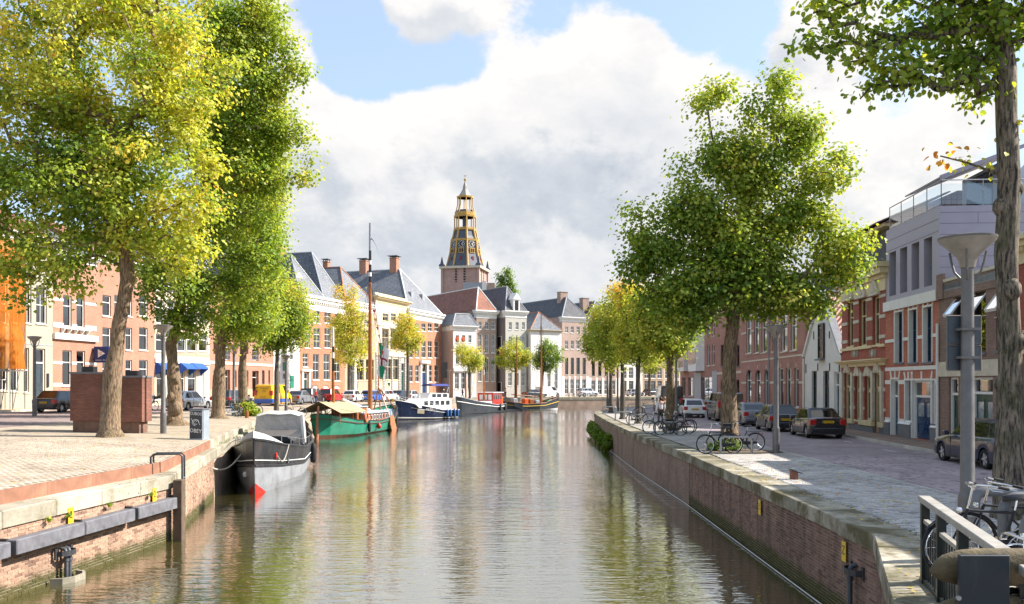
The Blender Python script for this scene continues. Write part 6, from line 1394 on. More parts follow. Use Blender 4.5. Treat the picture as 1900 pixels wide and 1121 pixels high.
# 5: old sailing boat at the far quay
B5 = Boat('old_sailing_boat', 'dark wooden sailing boat with yellow stripe and cluttered deck at the far quay', (-1.7,145.5), (7.9,150.6), 3.4, [(0,1.5), (.35,1.0), (.7,1.15), (1,2.2)], full=.6, bluff=.55, sternround=.35)
B5.band(-.2, .1, WHITE, 'boot_top', 1); B5.band(.1, 1, HB2, 'hull'); B5.rail(.62, .05, YELLOW, 'yellow_line', o=.03); B5.rail(1, .05, WOOD, 'gunwale'); B5.deck(.85, WOOD)
MX = CAMZ+(712-582)*149/1600-WATERZ
m1 = B5.mast(2.2, 1.0, MX, .2, ((.42, SPAR), (1, WOOD)), 'main_mast'); m2 = B5.mast(-2.6, 1.0, CAMZ+(712-622)*147/1600-WATERZ, .12, ((.9, WOOD), (1, BLACK)), 'mizzen_mast')
for x in (4.9, .0): B5.wire((2.2, 0, MX*.9), (x, -1.4, 1.1), .025, parent=m1); B5.wire((2.2, 0, MX*.9), (x, 1.4, 1.1), .025, parent=m1)
for (x, w, hh_, m_) in ((-1.4, .8, .9, ORANGEP), (-.4, .9, .8, WOOD), (.8, .8, .6, LEAD), (3.2, 1.0, .6, mat('green_sheet', (.03,.25,.15), .7)), (4.0, .6, .7, WHITE), (-3.6, .9, 1.0, LEAD)):
    b = M(); b.bbox(x, -.6, 1.0, x+w, .6, 1.0+hh_, .12); b.build('deck_box', m_, B5.root)
b = M(); b.prism([(-4.0, 1.3), (-2.8, .9), (-1.2, .1), (-1.0, -.2), (-2.4, .0), (-4.0, .7)], -1.75, -1.68); b.build('leeboard', HB2, B5.root); b = M(); b.tube((-3.5, .2, 2.6), (1.9, .1, 2.2), .1, n=6); b.build('furled_boom', WOOD, B5.root)
# mooring line from the near barge to the quay
ml = M(); a = Vector((-11.3, 36.4, -.2)); c = Vector((-11.75, 33.2, -.55)); ml.path([a+(c-a)*f+Vector((0, 0, -.45*math.sin(math.pi*f))) for f in np.linspace(0, 1, 10)], .03, 6)
tag(ml.build('mooring_rope', ROPE), 'slack grey mooring rope between the near barge and the left quay wall', 'rope')
# ------------------------------------------------------------ cars
CARGL = mat('car_glass', (.012,.014,.016), .04, 0, spec=1.0); TAILR = mat('tail_lamp', (.42,.012,.012), .15, .1, spec=.8); HEADL = mat('head_lamp', (.6,.62,.65), .1, 0, spec=1); PLATE = mat('plate_yellow', (.72,.43,.01), .5, 0)
RIM = mat('alloy_rim', (.55,.55,.56), .3, .05, metal=.6); PLASTIC = mat('bumper_black', (.025,.025,.027), .55, .1)
def paint(name, c, rough=.28, metal=.0): return mat(name, c, rough, .04, 1.5, metal=metal, coat=.6)
CARSHAPE = {  # length, width, height, belt, bonnet, tail height, windscreen base, roof front, roof rear, rear glass base, (fractions from the front)
    'hatch':  (4.0, 1.70, 1.45, .88, .82, .95, .30, .44, .84, .965),
    'sedan':  (4.6, 1.78, 1.43, .88, .82, .98, .29, .42, .70, .84),
    'fast':   (4.2, 1.72, 1.42, .88, .80, 1.0, .29, .42, .74, .93),
    'wagon':  (4.7, 1.84, 1.50, .94, .88, 1.0, .28, .40, .90, .975),
    'suv':    (4.4, 1.80, 1.65, 1.0, .95, 1.05, .27, .38, .88, .97),
    'mpv':    (4.2, 1.75, 1.62, .95, .90, 1.0, .22, .38, .90, .975),
    'van':    (4.9, 1.92, 1.98, 1.12, 1.02, 1.2, .13, .28, .965, .985),
    'bigvan': (5.4, 2.0, 2.45, 1.25, 1.10, 1.35, .10, .24, .97, .985),
}
CARS = {}
WH = {}
def wheel_mesh(r):
    if r not in WH:
        ty = M(); ty.lathe([(r*.66, -.10), (r*.92, -.105), (r, -.07), (r, .07), (r*.92, .105), (r*.66, .10)], 20, axis='y', caps=False)
        rm = M(); rm.lathe([(r*.67, -.09), (r*.67, .06), (r*.60, .075), (r*.60, .02), (.0, .02)], 20, axis='y')
        for i in range(5):
            a = 2*math.pi*i/5; c, s_ = math.cos(a), math.sin(a); w = .035
            rm.loft([[(.03*c-w*s_, y, .03*s_+w*c), (.03*c+w*s_, y, .03*s_-w*c), (r*.62*c+w*.9*s_, y, r*.62*s_-w*.9*c), (r*.62*c-w*.9*s_, y, r*.62*s_+w*.9*c)] for y in (.03, .085)])
        rm.lathe([(.06, .03), (.06, .095), (0, .1)], 10, axis='y'); WH[r] = (ty.mesh('tyre', RUBBER, 40), rm.mesh('rim', RIM, 40))
    return WH[r]
def make_car(shape, m, plate=True, windows=True):
    """body heads to +x, wheels at z = 0"""
    L, Wd, H, belt, bon, tail, wb, rf, rb, gb = CARSHAPE[shape]; hw = Wd/2
    root = bpy.data.objects.new('car', None); C.objects.link(root)
    r = .31 if H < 1.6 else .34; ax = (L/2-L*.18, -L/2+L*.19); big = 'van' in shape
    xf = lambda f: L/2-L*f
    xs = sorted(set([L/2-L*f for f in (0, .01, .03, .07, wb, rf, rb, gb, .955, .985, 1)]+[a+d for a in ax for d in np.linspace(-r*1.2, r*1.2, 11)]+list(np.linspace(-L/2, L/2, 15))), reverse=True)
    rings = []
    for x in xs:
        f = (L/2-x)/L; w = hw*(1-.16*max(0, (.10-f)/.10)**2-.08*max(0, (f-.92)/.08)**2-.03*(1 if f < .25 else 0)*(1-f/.25))
        fr = [0, .012, .05, wb, gb, .99, 1]; zz_ = [.50, bon*.80, bon*.88, bon+.06, tail, tail*.94, .62]
        if big: zz_ = [.55, bon*.85, bon*.92, bon+.1, tail, tail, .75]
        top = float(np.interp(f, fr, zz_)); top = max(top, belt) if wb < f < gb else top
        lo = .20
        for a in ax:
            d = abs(x-a)
            if d < r*1.16: lo = max(lo, r*.95+math.sqrt(max(0, (r*1.16)**2-d*d))*.98)
        if f < .012 or f > .988: lo = max(lo, .30)
        lo = min(lo, top-.14); z1, z2 = lo+.02, top-.10
        half = [(w*.86, lo), (w*.985, z1), (w, lo+(z2-lo)*.45), (w*.985, z2), (w*.93, top-.02), (w*.62, top+.015), (0, top+.025)]
        inner = [(0, min(lo, .22) if lo < .3 else lo)]
        rings.append([(x, -y, z) for y, z in [(0, lo)]+half]+[(x, y, z) for y, z in reversed(half[:-1])])
    b = M(); b.loft(rings); b.build('body', m, root, smooth=38)
    # greenhouse
    ins = .16 if not big else .09; zr = H; yb = hw*.93; yr = hw*.93-ins; zb = belt-.03
    fb, rbk = xf(wb), xf(gb); f2, r2 = xf(rf), xf(rb)
    G = [(fb, yb*.80, zb), (fb-.12, yb, zb), (rbk+.12, yb, zb), (rbk, yb*.88, zb)]; T = [(f2, yr*.86, zr-.06), (f2-.18, yr, zr-.035), (r2+.12, yr, zr-.045), (r2, yr*.9, zr-.07)]
    def lerp(p, q, k): return tuple(a+(c-a)*k for a, c in zip(p, q))
    def mir(P): return [(x, -y, z) for x, y, z in P]
    g = M(); lo_ = G+mir(G)[::-1]; up = T+mir(T)[::-1]; mid = [lerp(a, c, .97) for a, c in zip(lo_, up)]
    roof = [((x-(f2+r2)/2)*.94+(f2+r2)/2, y*.86, zr) for x, y, z in up]
    g.loft([lo_, up, roof]); g.build('cabin', m, root, smooth=30)
    def pane(a0, a1, c0, c1, name, mm=CARGL, u0=.04, u1=.96, v0=.10, v1=.90, o=.006):
        """glass on the quad a0(bottom) a1(bottom) c1(top) c0(top)"""
        A0, A1, C0, C1 = map(Vector, (a0, a1, c0, c1)); nrm = (A1-A0).cross(C0-A0).normalized()
        def pt(u, v): return (A0*(1-u)+A1*u)*(1-v)+(C0*(1-u)+C1*u)*v
        q = [pt(u0, v0), pt(u1, v0), pt(u1, v1), pt(u0, v1)]; ce = sum(q, Vector())/4
        if nrm.dot(ce-Vector((ce.x*.5, 0, belt-.2))) < 0: nrm = -nrm
        k = M(); k.loft([[p+nrm*o for p in q], [p-nrm*.02 for p in q]]); return k.build(name, mm, root)
    pane(mir(G)[0], G[0], mir(T)[0], T[0], 'windscreen')
    if windows or not big: pane(mir(G)[3], G[3], mir(T)[3], T[3], 'rear_window', v0=.16)
    for sd in (1, -1):
        q = G if sd > 0 else mir(G); w = T if sd > 0 else mir(T)
        cuts = ((.03, .44), (.475, .83), (.86, .975)) if shape in ('wagon', 'suv', 'mpv') else ((.03, .49), (.525, .95)) if not big else ((.02, .26),)
        if big and windows: cuts = ((.02, .26), (.30, .62), (.65, .96))
        for (u0, u1) in cuts: pane(q[1], q[2], w[1], w[2], 'side_window', u0=u0, u1=u1, v0=.12, v1=.90)
        k = M(); mx = fb-.18; k.bbox(mx-.07, sd*(hw+.02)-(.0 if sd > 0 else .18), belt-.02, mx+.06, sd*(hw+.02)+(.18 if sd > 0 else 0), belt+.13, .03); k.build('wing_mirror', m if not big else PLASTIC, root)
        k = M(); xh = L/2-.10; k.bbox(xh-.26, sd*hw*.66-.17, bon*.66, xh+.07, sd*hw*.66+.17, bon*.66+.15, .03); k.build('headlight', HEADL, root)
        k = M(); xt = -L/2+.02; zt = tail-.34 if not big else 1.0; hgt = .26 if not big else .42
        k.bbox(xt-.02, sd*hw*.80-.15, zt, xt+.17, sd*hw*.80+.15, zt+hgt, .03); k.build('tail_light', TAILR, root)
        k = M(); k.bbox(ax[1]+r*1.25, sd*hw-.03, .20, ax[0]-r*1.25, sd*hw+.012, .29, .01); k.build('sill', PLASTIC if not big else m, root)
        for i in (0, 1):
            hx = fb-.12-(fb-rbk)*(.42 if i == 0 else .78); k = M(); k.bbox(hx-.08, sd*hw*.985-.015, belt-.16, hx+.08, sd*hw*.985+.025, belt-.13, .006); k.build('door_handle', m, root)
            jx = fb-.10-(fb-rbk)*(.05, .50)[i]; k = M(); k.box(jx-.006, sd*hw-.01, .34, jx+.006, sd*hw+.002, belt-.04); k.build('door_gap', BLACK, root)
    k = M(); k.bbox(-L/2-.07, -hw*.90, .34, -L/2+.12, hw*.90, .52, .03); k.build('rear_bumper', m if not big else PLASTIC, root)
    k = M(); k.bbox(L/2-.14, -hw*.84, .26, L/2+.05, hw*.84, .50, .03); k.build('front_bumper', m, root)
    k = M(); k.bbox(-L/2-.03, -hw*.8, .22, -L/2+.1, hw*.8, .34, .02); k.build('bumper_skirt', PLASTIC, root)
    if plate:
        zp = .62 if shape != 'fast' else .74
        if big: zp = .78
        k = M(); k.box(-L/2-.035, -.26, zp, -L/2+.02, .26, zp+.115); pl = k.build('number_plate', PLATE, root)
        o = link('plate_lettering', PTXT, pl, (-L/2-.037, 0, zp+.057)); o.rotation_euler = (R(90), 0, R(-90))
        k = M(); k.box(-L/2-.0365, .225, zp, -L/2-.034, .26, zp+.115); k.build('plate_badge', BLU, pl)
    k = M(); k.bbox(L/2-.0, -.3, bon*.55, L/2+.03, .3, bon*.7, .01); k.build('grille', PLASTIC, root)
    ty, rm = wheel_mesh(r)
    for a in ax:
        for sd in (1, -1):
            o = link('wheel', ty, root, (a, sd*(hw-.13), r), 0 if sd > 0 else math.pi); link('rim', rm, o)
    for a in ax: k = M(); k.box(a-r*1.14, -hw*.78, .25, a+r*1.14, hw*.78, r*1.9); k.build('wheel_housing', BLACK, root)
    return root
PTXT = text_mesh('73-LT-XP', .10, BLACK, .001)
def car(name, label, shape, m, pos, heading, group, cat='car', **k):
    root = make_car(shape, m, **k); root.name = name; tag(root, label, cat, group); root.location = pos; root.rotation_euler = (0, 0, heading); return root
P_BLK = paint('paint_black', (.012,.013,.016)); P_DBL = paint('paint_darkblue', (.012,.02,.045)); P_GRY = paint('paint_grey', (.20,.21,.23), .3, .4); P_SIL = paint('paint_silver', (.50,.52,.54), .3, .5); P_WHT = paint('paint_white', (.72,.72,.72))
P_RED = paint('paint_red', (.50,.015,.015)); P_BLU = paint('paint_blue', (.02,.10,.42)); P_YEL = paint('paint_yellow', (.80,.46,.0)); P_DGR = paint('paint_darkgrey', (.045,.048,.055), .28, .3); P_BRZ = paint('paint_bronze', (.09,.07,.055), .28, .3)
GRC = 'cars parked on the right side of the road'; UP = math.atan2(1, .0625)
def rcar(name, label, shape, m, px, Y, dx=0, **k):
    p = on(px, Y); return car(name, label, shape, m, (p.x+dx, p.y, 0), UP, GRC, **k)
rcar('estate_car', 'dark blue estate car half hidden by the mossy trunk and near lamp post', 'wagon', P_DBL, 1838, 27.5)
rcar('hatchback', 'black fastback with amber tail lamps before the cream ornamented house', 'fast', P_BLK, 1513, 42.6)
rcar('hatchback', 'black hatchback parked before the white gabled cottage', 'hatch', P_DGR, 1440.5, 48.2)
rcar('saloon', 'grey saloon with sloping boot before the long red brick house', 'sedan', P_GRY, 1392, 54.5)
rcar('delivery_van', 'bronze black small van behind the spreading lime trunk', 'van', P_BRZ, 1345, 61.0, windows=False, cat='van')
rcar('small_car', 'small white car between the dark vans', 'hatch', P_WHT, 1297, 67.0, dx=-.6)
rcar('minibus', 'tall black minibus with wide rear window beside the far lamp post', 'bigvan', P_BLK, 1262, 72.5, dx=-1.0, cat='van')
rcar('parked_car', 'dark blue car farthest up the right kerb', 'suv', P_DBL, 1214, 90, dx=1)
rcar('parked_car', 'silver car in front of the two walkers on the right road', 'hatch', P_SIL, 1224, 82, dx=.4)
GLC = 'cars parked in the left street'
def street_dir(x, y):
    best = min(range(len(F_L)-1), key=lambda i: (Vector(F_L[i])-Vector((x, y))).length+(Vector(F_L[i+1])-Vector((x, y))).length); d = Vector(F_L[best+1])-Vector(F_L[best]); return math.atan2(d.y, d.x)
def lcar(name, label, shape, m, px, Y, rot=0, **k):
    p = on(px, Y); return car(name, label, shape, m, tuple(p), street_dir(p.x, p.y)+rot, GLC, **k)
lcar('hatchback', 'black hatchback parked by the beige house left of the brick kiosk', 'hatch', P_BLK, 116, 58.5)
lcar('hatchback', 'silver hatchback parked under blue awnings', 'hatch', P_SIL, 350, 65.5, -.1)
lcar('parked_car', 'dark estate car between the two lime trunks', 'wagon', P_DGR, 432, 72)
yv = lcar('delivery_van', 'yellow delivery van with blue skirt and dark lettering', 'van', P_YEL, 508, 82, windows=False, cat='van')
sk = M(); sk.bbox(-2.56, -.99, .28, -1.75, .99, .66, .03); sk.build('blue_skirt', P_BLU, yv); sk = M(); sk.box(-1.75, -.985, .30, -1.2, -.97, .66); 
for sd in (-1, 1): k = M(); k.box(-.85, sd*.985-.012, .30, 1.1, sd*.985+.012, .66); k.build('blue_skirt', P_BLU, yv)
for (tx_, sz, y, z) in (('Bontenbal', .20, -.12, 1.66), ('techniek', .12, -.12, 1.50), ('installatie', .12, -.12, 1.38)):
    o = link('lettering', text_mesh(tx_, sz, BLACK, .002), yv, (-2.475+(z-1.5)*.10, y, z)); o.rotation_euler = (R(86), 0, R(-90))
k = M(); n_ = 12; ou = [(.6+.16*math.cos(a), 1.56+.2*math.sin(a)) for a in np.linspace(.9, 2*math.pi-.9, n_)]; inn_ = [(.6+.09*math.cos(a), 1.56+.13*math.sin(a)) for a in np.linspace(2*math.pi-.9, .9, n_)]
for i in range(n_-1): a, c, e, g = ou[i], ou[i+1], inn_[n_-2-i], inn_[n_-1-i]; k.quad((-2.478+(a[1]-1.5)*.1, 1.2-a[0], a[1]), (-2.478+(c[1]-1.5)*.1, 1.2-c[0], c[1]), (-2.478+(e[1]-1.5)*.1, 1.2-e[0], e[1]), (-2.478+(g[1]-1.5)*.1, 1.2-g[0], g[1]))
k.build('crescent_emblem', BLACK, yv)
for y in (-.6, .6):
    k = M(); k.box(-2.2, y-.02, 2.02, 1.2, y+.02, 2.07); k.build('roof_bar', STEEL, yv)
lcar('parked_car', 'grey saloon in front of the yellow van', 'sedan', P_GRY, 556, 89)
lcar('parked_car', 'black car with bright yellow plate before the tall canal house', 'mpv', P_BLK, 579, 95)
lcar('parked_car', 'red car before the basement windows of the tall canal house', 'mpv', P_RED, 614, 99)
lcar('parked_car', 'white car with dark rear window by the pilastered doorway', 'hatch', P_WHT, 655, 105)
lcar('parked_car', 'bright blue car behind the tall varnished mast', 'hatch', P_BLU, 690, 109)
lcar('parked_car', 'white estate car before the cream mansion', 'wagon', P_WHT, 716, 113)
lcar('parked_car', 'dark blue car at the foot of the small yellow tree', 'sedan', P_DBL, 742, 118)
lcar('parked_car', 'pale silver car beyond the motor yacht', 'hatch', P_SIL, 764, 121)
lcar('parked_car', 'silver car parked at the far quay by a rack of bicycles', 'suv', P_SIL, 1090, 166, 0)
lcar('parked_car', 'dark car on the far quay beside the white house', 'sedan', P_DGR, 992, 158, 0)
lcar('delivery_van', 'white van on the far quay under the small dark green tree', 'van', P_WHT, 1017, 161, 0, windows=False, cat='van')
lcar('parked_car', 'white car on the far bank at the end of the canal', 'hatch', P_WHT, 1178, 174, 0)
lcar('parked_car', 'dark car on the far bank under the small sunlit tree', 'wagon', P_DGR, 1212, 178, 0)
# ------------------------------------------------------------ street furniture
LAMPG = mat('lamp_opal', (.30,.27,.23), .35, .15, 6, dirt=.25); GALV = mat('lamp_pole', (.15,.145,.14), .5, .2, 5, metal=.3, dirt=.35, dirtc=(.16,.13,.10))
def lamp(label, pos, group, h=4.75, signs=False):
    root = thing('street_lamp', label, 'street lamp', pos, random.uniform(0, 1), group)
    b = M(); b.lathe([(.13, 0), (.13, .9), (.125, .95), (.10, 1.0), (.085, h-.55), (.085, h-.45)], 14); b.build('pole', GALV, root, smooth=40)
    b = M(); b.lathe([(.10, h-.45), (.12, h-.36), (.15, h-.28), (.38, h-.06), (.39, h-.03), (.12, h-.05)], 24); b.build('lamp_shade', LAMPG, root, smooth=40)
    b = M(); b.lathe([(.395, h-.03), (.40, h), (.2, h+.035), (0, h+.04)], 24); b.build('lamp_lid', GALV, root, smooth=40)
    for i in range(3): a = i*2.094; b = M(); b.path([(.09*math.cos(a), .09*math.sin(a), h-.62), (.2*math.cos(a), .2*math.sin(a), h-.5), (.25*math.cos(a), .25*math.sin(a), h-.34), (.28*math.cos(a), .28*math.sin(a), h-.2)], .018, 6); b.build('arm', GALV, root)
    if signs:
        root.rotation_euler = (0, 0, 0)
        for (z0, z1) in ((2.80, 3.16), (3.19, 3.60)):
            b = M(); b.bbox(-.25, .09, z0, .25, .115, z1, .02); s = b.build('sign_plate', mat('sign_back', (.07,.085,.10), .5, .15, 4), root)
            b = M()
            for (a, c) in (((-.25, z0), (.25, z0)), ((.25, z0), (.25, z1)), ((.25, z1), (-.25, z1)), ((-.25, z1), (-.25, z0))): b.tube((a[0], .10, a[1]), (c[0], .10, c[1]), .014, n=6)
            b.build('sign_frame', GALV, s); b = M(); b.box(-.14, -.11, (z0+z1)/2-.02, .14, .10, (z0+z1)/2+.02); b.build('sign_clamp', GALV, s)
    return root
GLR, GLL = 'street lamps on the right quay', 'street lamps on the left bank'
def onr(px, Y): p = on(px, Y); return (p.x, p.y, p.z)
lamp('near grey lamp post with two dark sign backs strapped to it', onr(1795, 12.7), GLR, signs=True)
lamp('lone lamp post on the sunlit setts past the spreading lime', onr(1440, 32.2), GLR)
lamp('lamp post beside the tall black minibus', onr(1255, 62), GLR)
lamp('lamp post among the slim yellow limes', onr(1146, 80), GLR)
lamp('lamp post at the outer bend of the right quay', onr(1127, 92), GLR)
lamp('lamp post beside the burred lime trunk', onr(303, 37.8), GLL)
lamp('lamp post in front of the slate grey door of the beige house', onr(64, 51.6), GLL)
lamp('lamp post by the blue bicycle', onr(434, 58), GLL)
lamp('lamp post at the far quay before the pinkish white flank', onr(833, 147), GLL)
lamp('lamp post beside the young tree and yellow van', onr(531, 66), GLL)
# brick kiosk, cabinet, posts
KB = brickmat('kiosk_brick', (.20,.075,.05), (.28,.11,.075), (.13,.09,.07), patch=.25, dirt=.3, stain=(.10,.06,.05))
kx = at(130, 37.2); kz = gz(-17, 37.5)
ki = thing('brick_kiosk', 'dark red brick transformer kiosk behind the massive lime trunk', 'kiosk', (kx.x, 37.2, kz))
b = M(); b.box(0, 0, .55, 1.55, 1.6, 2.58); b.build('wall', KB, ki); b = M(); b.box(1.55, .12, .5, 3.05, 1.15, 2.42); b.build('side_wall', KB, ki)
b = M(); b.box(.08, .08, -.3, 1.5, 1.5, .55); b.box(1.5, .2, -.3, 2.9, 1.05, .5); b.build('base', mat('kiosk_base', (.17,.10,.07), .9, .25, 5), ki)
b = M(); b.box(-.03, -.03, 2.58, 1.58, 1.63, 2.66); b.build('roof_slab', BSTONE, ki); b = M(); b.box(1.58, .09, 2.42, 3.08, 1.18, 2.5); b.build('roof_slab', BSTONE, ki)
for (x, w) in ((.35, .45), (2.2, .5)): b = M(); b.box(x, .4, 2.66 if x < 1 else 2.5, x+w, .8, 2.9 if x < 1 else 2.72); b.build('vent_cap', BLACK, ki)
cp = on(370, 35); ca = thing('utility_cabinet', 'slim grey utility cabinet covered in white graffiti', 'cabinet', tuple(cp), R(-14))
b = M(); b.bbox(-.30, -.24, 0, .30, .24, 1.22, .015); b.build('cabinet_body', mat('cabinet_grey', (.30,.34,.37), .5, .1), ca); b = M(); b.box(-.33, -.27, 1.22, .33, .27, 1.26); b.build('cabinet_lid', BSTONE, ca)
b = M(); b.box(-.27, -.252, .06, .27, -.24, 1.17); dr = b.build('cabinet_door', mat('cabinet_dark', (.04,.045,.05), .5, .2), ca)
b = M(); b.box(-.006+.30, -.2, .05, .304, -.18, 1.2); b.build('door_gap', BLACK, ca)
for (tx_, sz, z, x) in (('CUBOS', .17, 1.05, 0), ('OBEY', .22, .36, .0)): o = link('graffiti', text_mesh(tx_, sz, WHITE, .001), dr, (x, -.256, z)); o.rotation_euler = (R(90), R(4), 0)
b = M()
for (r, n_, ph) in ((.13, 12, 0), (.08, 8, 1)): b.path([(r*1.2*math.cos(a+ph), -.258, .7+r*math.sin(a*1.0+ph)) for a in np.linspace(0, 4.6, n_)], .011, 5)
b.path([(-.2, -.258, .86), (-.05, -.258, .62), (.08, -.258, .8), (.2, -.258, .6)], .010, 5); b.build('graffiti', WHITE, dr)
p_ = on(1473, 23.3); b = M(); b.loft([[(-.09,-.09,0),(.09,-.09,0),(.09,.09,0),(-.09,.09,0)], [(-.09,-.09,.27),(.09,-.09,.20),(.09,.09,.20),(-.09,.09,.27)]]); po = b.build('low_post', mat('post_red', (.20,.085,.06), .7, .2), loc=p_); tag(po, 'short rusty post with slanted cap on the sunlit setts', 'post')
b = M(); b.loft([[(-.12,-.12,.275),(.19,-.12,.165),(.19,.12,.165),(-.12,.12,.275)], [(-.12,-.12,.30),(.19,-.12,.19),(.19,.12,.19),(-.12,.12,.30)]]); b.build('cap', DARKM, po)
p_ = on(458, 55.5); b = M(); b.lathe([(.13, 0), (.12, .45), (.10, .5), (0, .52)], 10); tag(b.build('low_post', WOOD, loc=p_), 'short wooden post before the leafy shrub', 'post')
# fender beams, ladder, brackets and signs on the quay walls
def lw(Y): return Vector((-10.4+.1057*(Y-17.6), Y))
la = math.atan2(1, .1057); FEND = mat('fender_timber', (.15,.15,.165), .65, .3, 5, dirt=.4, dirtc=(.07,.06,.055))
for (y0, y1, lab) in ((14.0, 17.55, 'short end of dark fender beam at the foot of the picture wall'), (17.7, 20.05, 'long dark timber fender beam under the weeds on the left wall'), (20.06, 22.2, 'dark fender beam butting against the longer one on the left wall'), (22.35, 24.45, 'dark timber fender beam ending at the quay ladder')):
    p0, p1 = lw(y0), lw(y1); L_ = (p1-p0).length; m_ = (p0+p1)/2
    b = M(); b.bbox(-L_/2+.01, -.24, -.15, L_/2-.01, .03, .15, .02); o = b.build('fender_beam', FEND, loc=(m_.x, m_.y, -.76), rz=la); tag(o, lab, 'fender beam')
    b = M(); b.box(L_/2-.02, -.13, -.2, L_/2+.05, .05, .2); b.build('bracket', DARKM, o)
b = M(); b.bbox(-.13, -.15, -2.3, .13, .13, -.12, .02); pl = b.build('mooring_pile', mat('pile_timber', (.13,.09,.06), .8, .3, 5, dirt=.4), loc=(-9.45, 24.5, 0)); tag(pl, 'dark square timber pile beside the quay ladder', 'pile')
ld_ = thing('quay_ladder', 'steel ladder with hooped handrail on the left quay corner', 'ladder', (-9.55, 25.0, 0), R(102))
for sx in (-.2, .2):
    b = M(); b.path([(sx, -.02, -2.1), (sx, -.02, -.1), (sx, -.02, .50), (sx, .06, .58), (sx, .75, .58), (sx, .83, .5), (sx, .83, -.02)], .028, 8); b.build('stile', DARKM, ld_, smooth=50)
for i in range(8): b = M(); b.tube((-.2, -.02, -1.95+i*.26), (.2, -.02, -1.95+i*.26), .018, n=6); b.build('rung', STEEL, ld_)
def bracket(label, pos, rz, sc=1.0, pipes=2):
    root = thing('pipe_bracket', label, 'pipe bracket', pos, rz); root.scale = (sc,)*3
    pts = [(-.45, 0, 0), (-.40, -.2, 0), (-.22, -.34, 0), (.0, -.38, 0), (.22, -.34, 0), (.40, -.2, 0), (.45, 0, 0)]
    b = M(); b.loft([[(x, y, -.09), (x, y, .09), (x*.9, y*.9+.0, .09), (x*.9, y*.9, -.09)] for x, y, z in pts], caps=True); b.build('guard_ring', DARKM, root)
    for sx in (-1, 1): b = M(); b.box(sx*.45-.07, -.03, -.2, sx*.45+.07, .03, .2); b.build('fixing_plate', DARKM, root)
    for i in range(pipes): x = -.1+i*.2; b = M(); b.path([(x, .02, .15), (x, -.12, .12), (x, -.17, -.02), (x, -.17, -.25), (x, -.17, -1.0)], .075, 10); b.lathe([(.1, -.3), (.1, -.2)], 10, (x, -.17, 0)); b.build('pipe', mat('cast_iron', (.07,.075,.085), .45, .2, 6), root, smooth=50)
    return root
pb = lw(19.55); bracket('curved steel bracket over two pipes under the left fender beam', (pb.x+.03, pb.y, -1.22), la, .62)
b = M(); b.loft([[(x, y, -.1), (x, y, .10), (x*.88, y*.85, .10), (x*.88, y*.85, -.1)] for x, y in ((-.5, 0), (-.42, -.25), (-.2, -.4), (.2, -.4), (.42, -.25), (.5, 0))]); tag(b.build('pipe_basin', COPM, loc=(pb.x+.03, pb.y, -1.82), rz=la), 'mossy curved stone basin at the waterline below the left pipes', 'basin')
bracket('curved steel bracket with drain pipe low on the right quay wall', (6.30, 15.75, -.82), R(-90), .62, 1)
def zsign(label, pos, rz, txt):
    b = M(); b.bbox(-.10, -.015, -.19, .10, 0, .19, .006); o = b.build('quay_sign', YELLOW, loc=pos, rz=rz); tag(o, label, 'sign'); q = link('lettering', text_mesh(txt, .24, BLACK, .001), o, (0, -.018, .02)); q.rotation_euler = (R(90), 0, 0)
for (Y, lab) in ((19.85, 'yellow berth plate with a mark among the weeds on the left wall'), (23.55, 'yellow berth plate nearest the quay ladder')): p_ = lw(Y); zsign(lab, (p_.x+.0, p_.y, -.44), la, '2')
for (Y, x, lab) in ((22.2, 6.38, 'small yellow berth plate halfway along the right quay wall'), (16.35, 6.30, 'yellow berth plate above the drain bracket on the right wall')): zsign(lab, (x, Y, -.58), R(-90), 'Z')
# pale mooring cable lying along the right waterline
b = M(); b.path([(Q[0]-.10, Q[1], WATERZ+.03) for Q in ((6.26,14.95), (6.3,17.5), (6.4,25), (6.5,32), (6.4,43), (6.6,60))], .014, 6); tag(b.build('water_cable', mat('cable_white', (.6,.6,.58), .6)), 'pale floating cable along the foot of the right quay wall', 'cable')
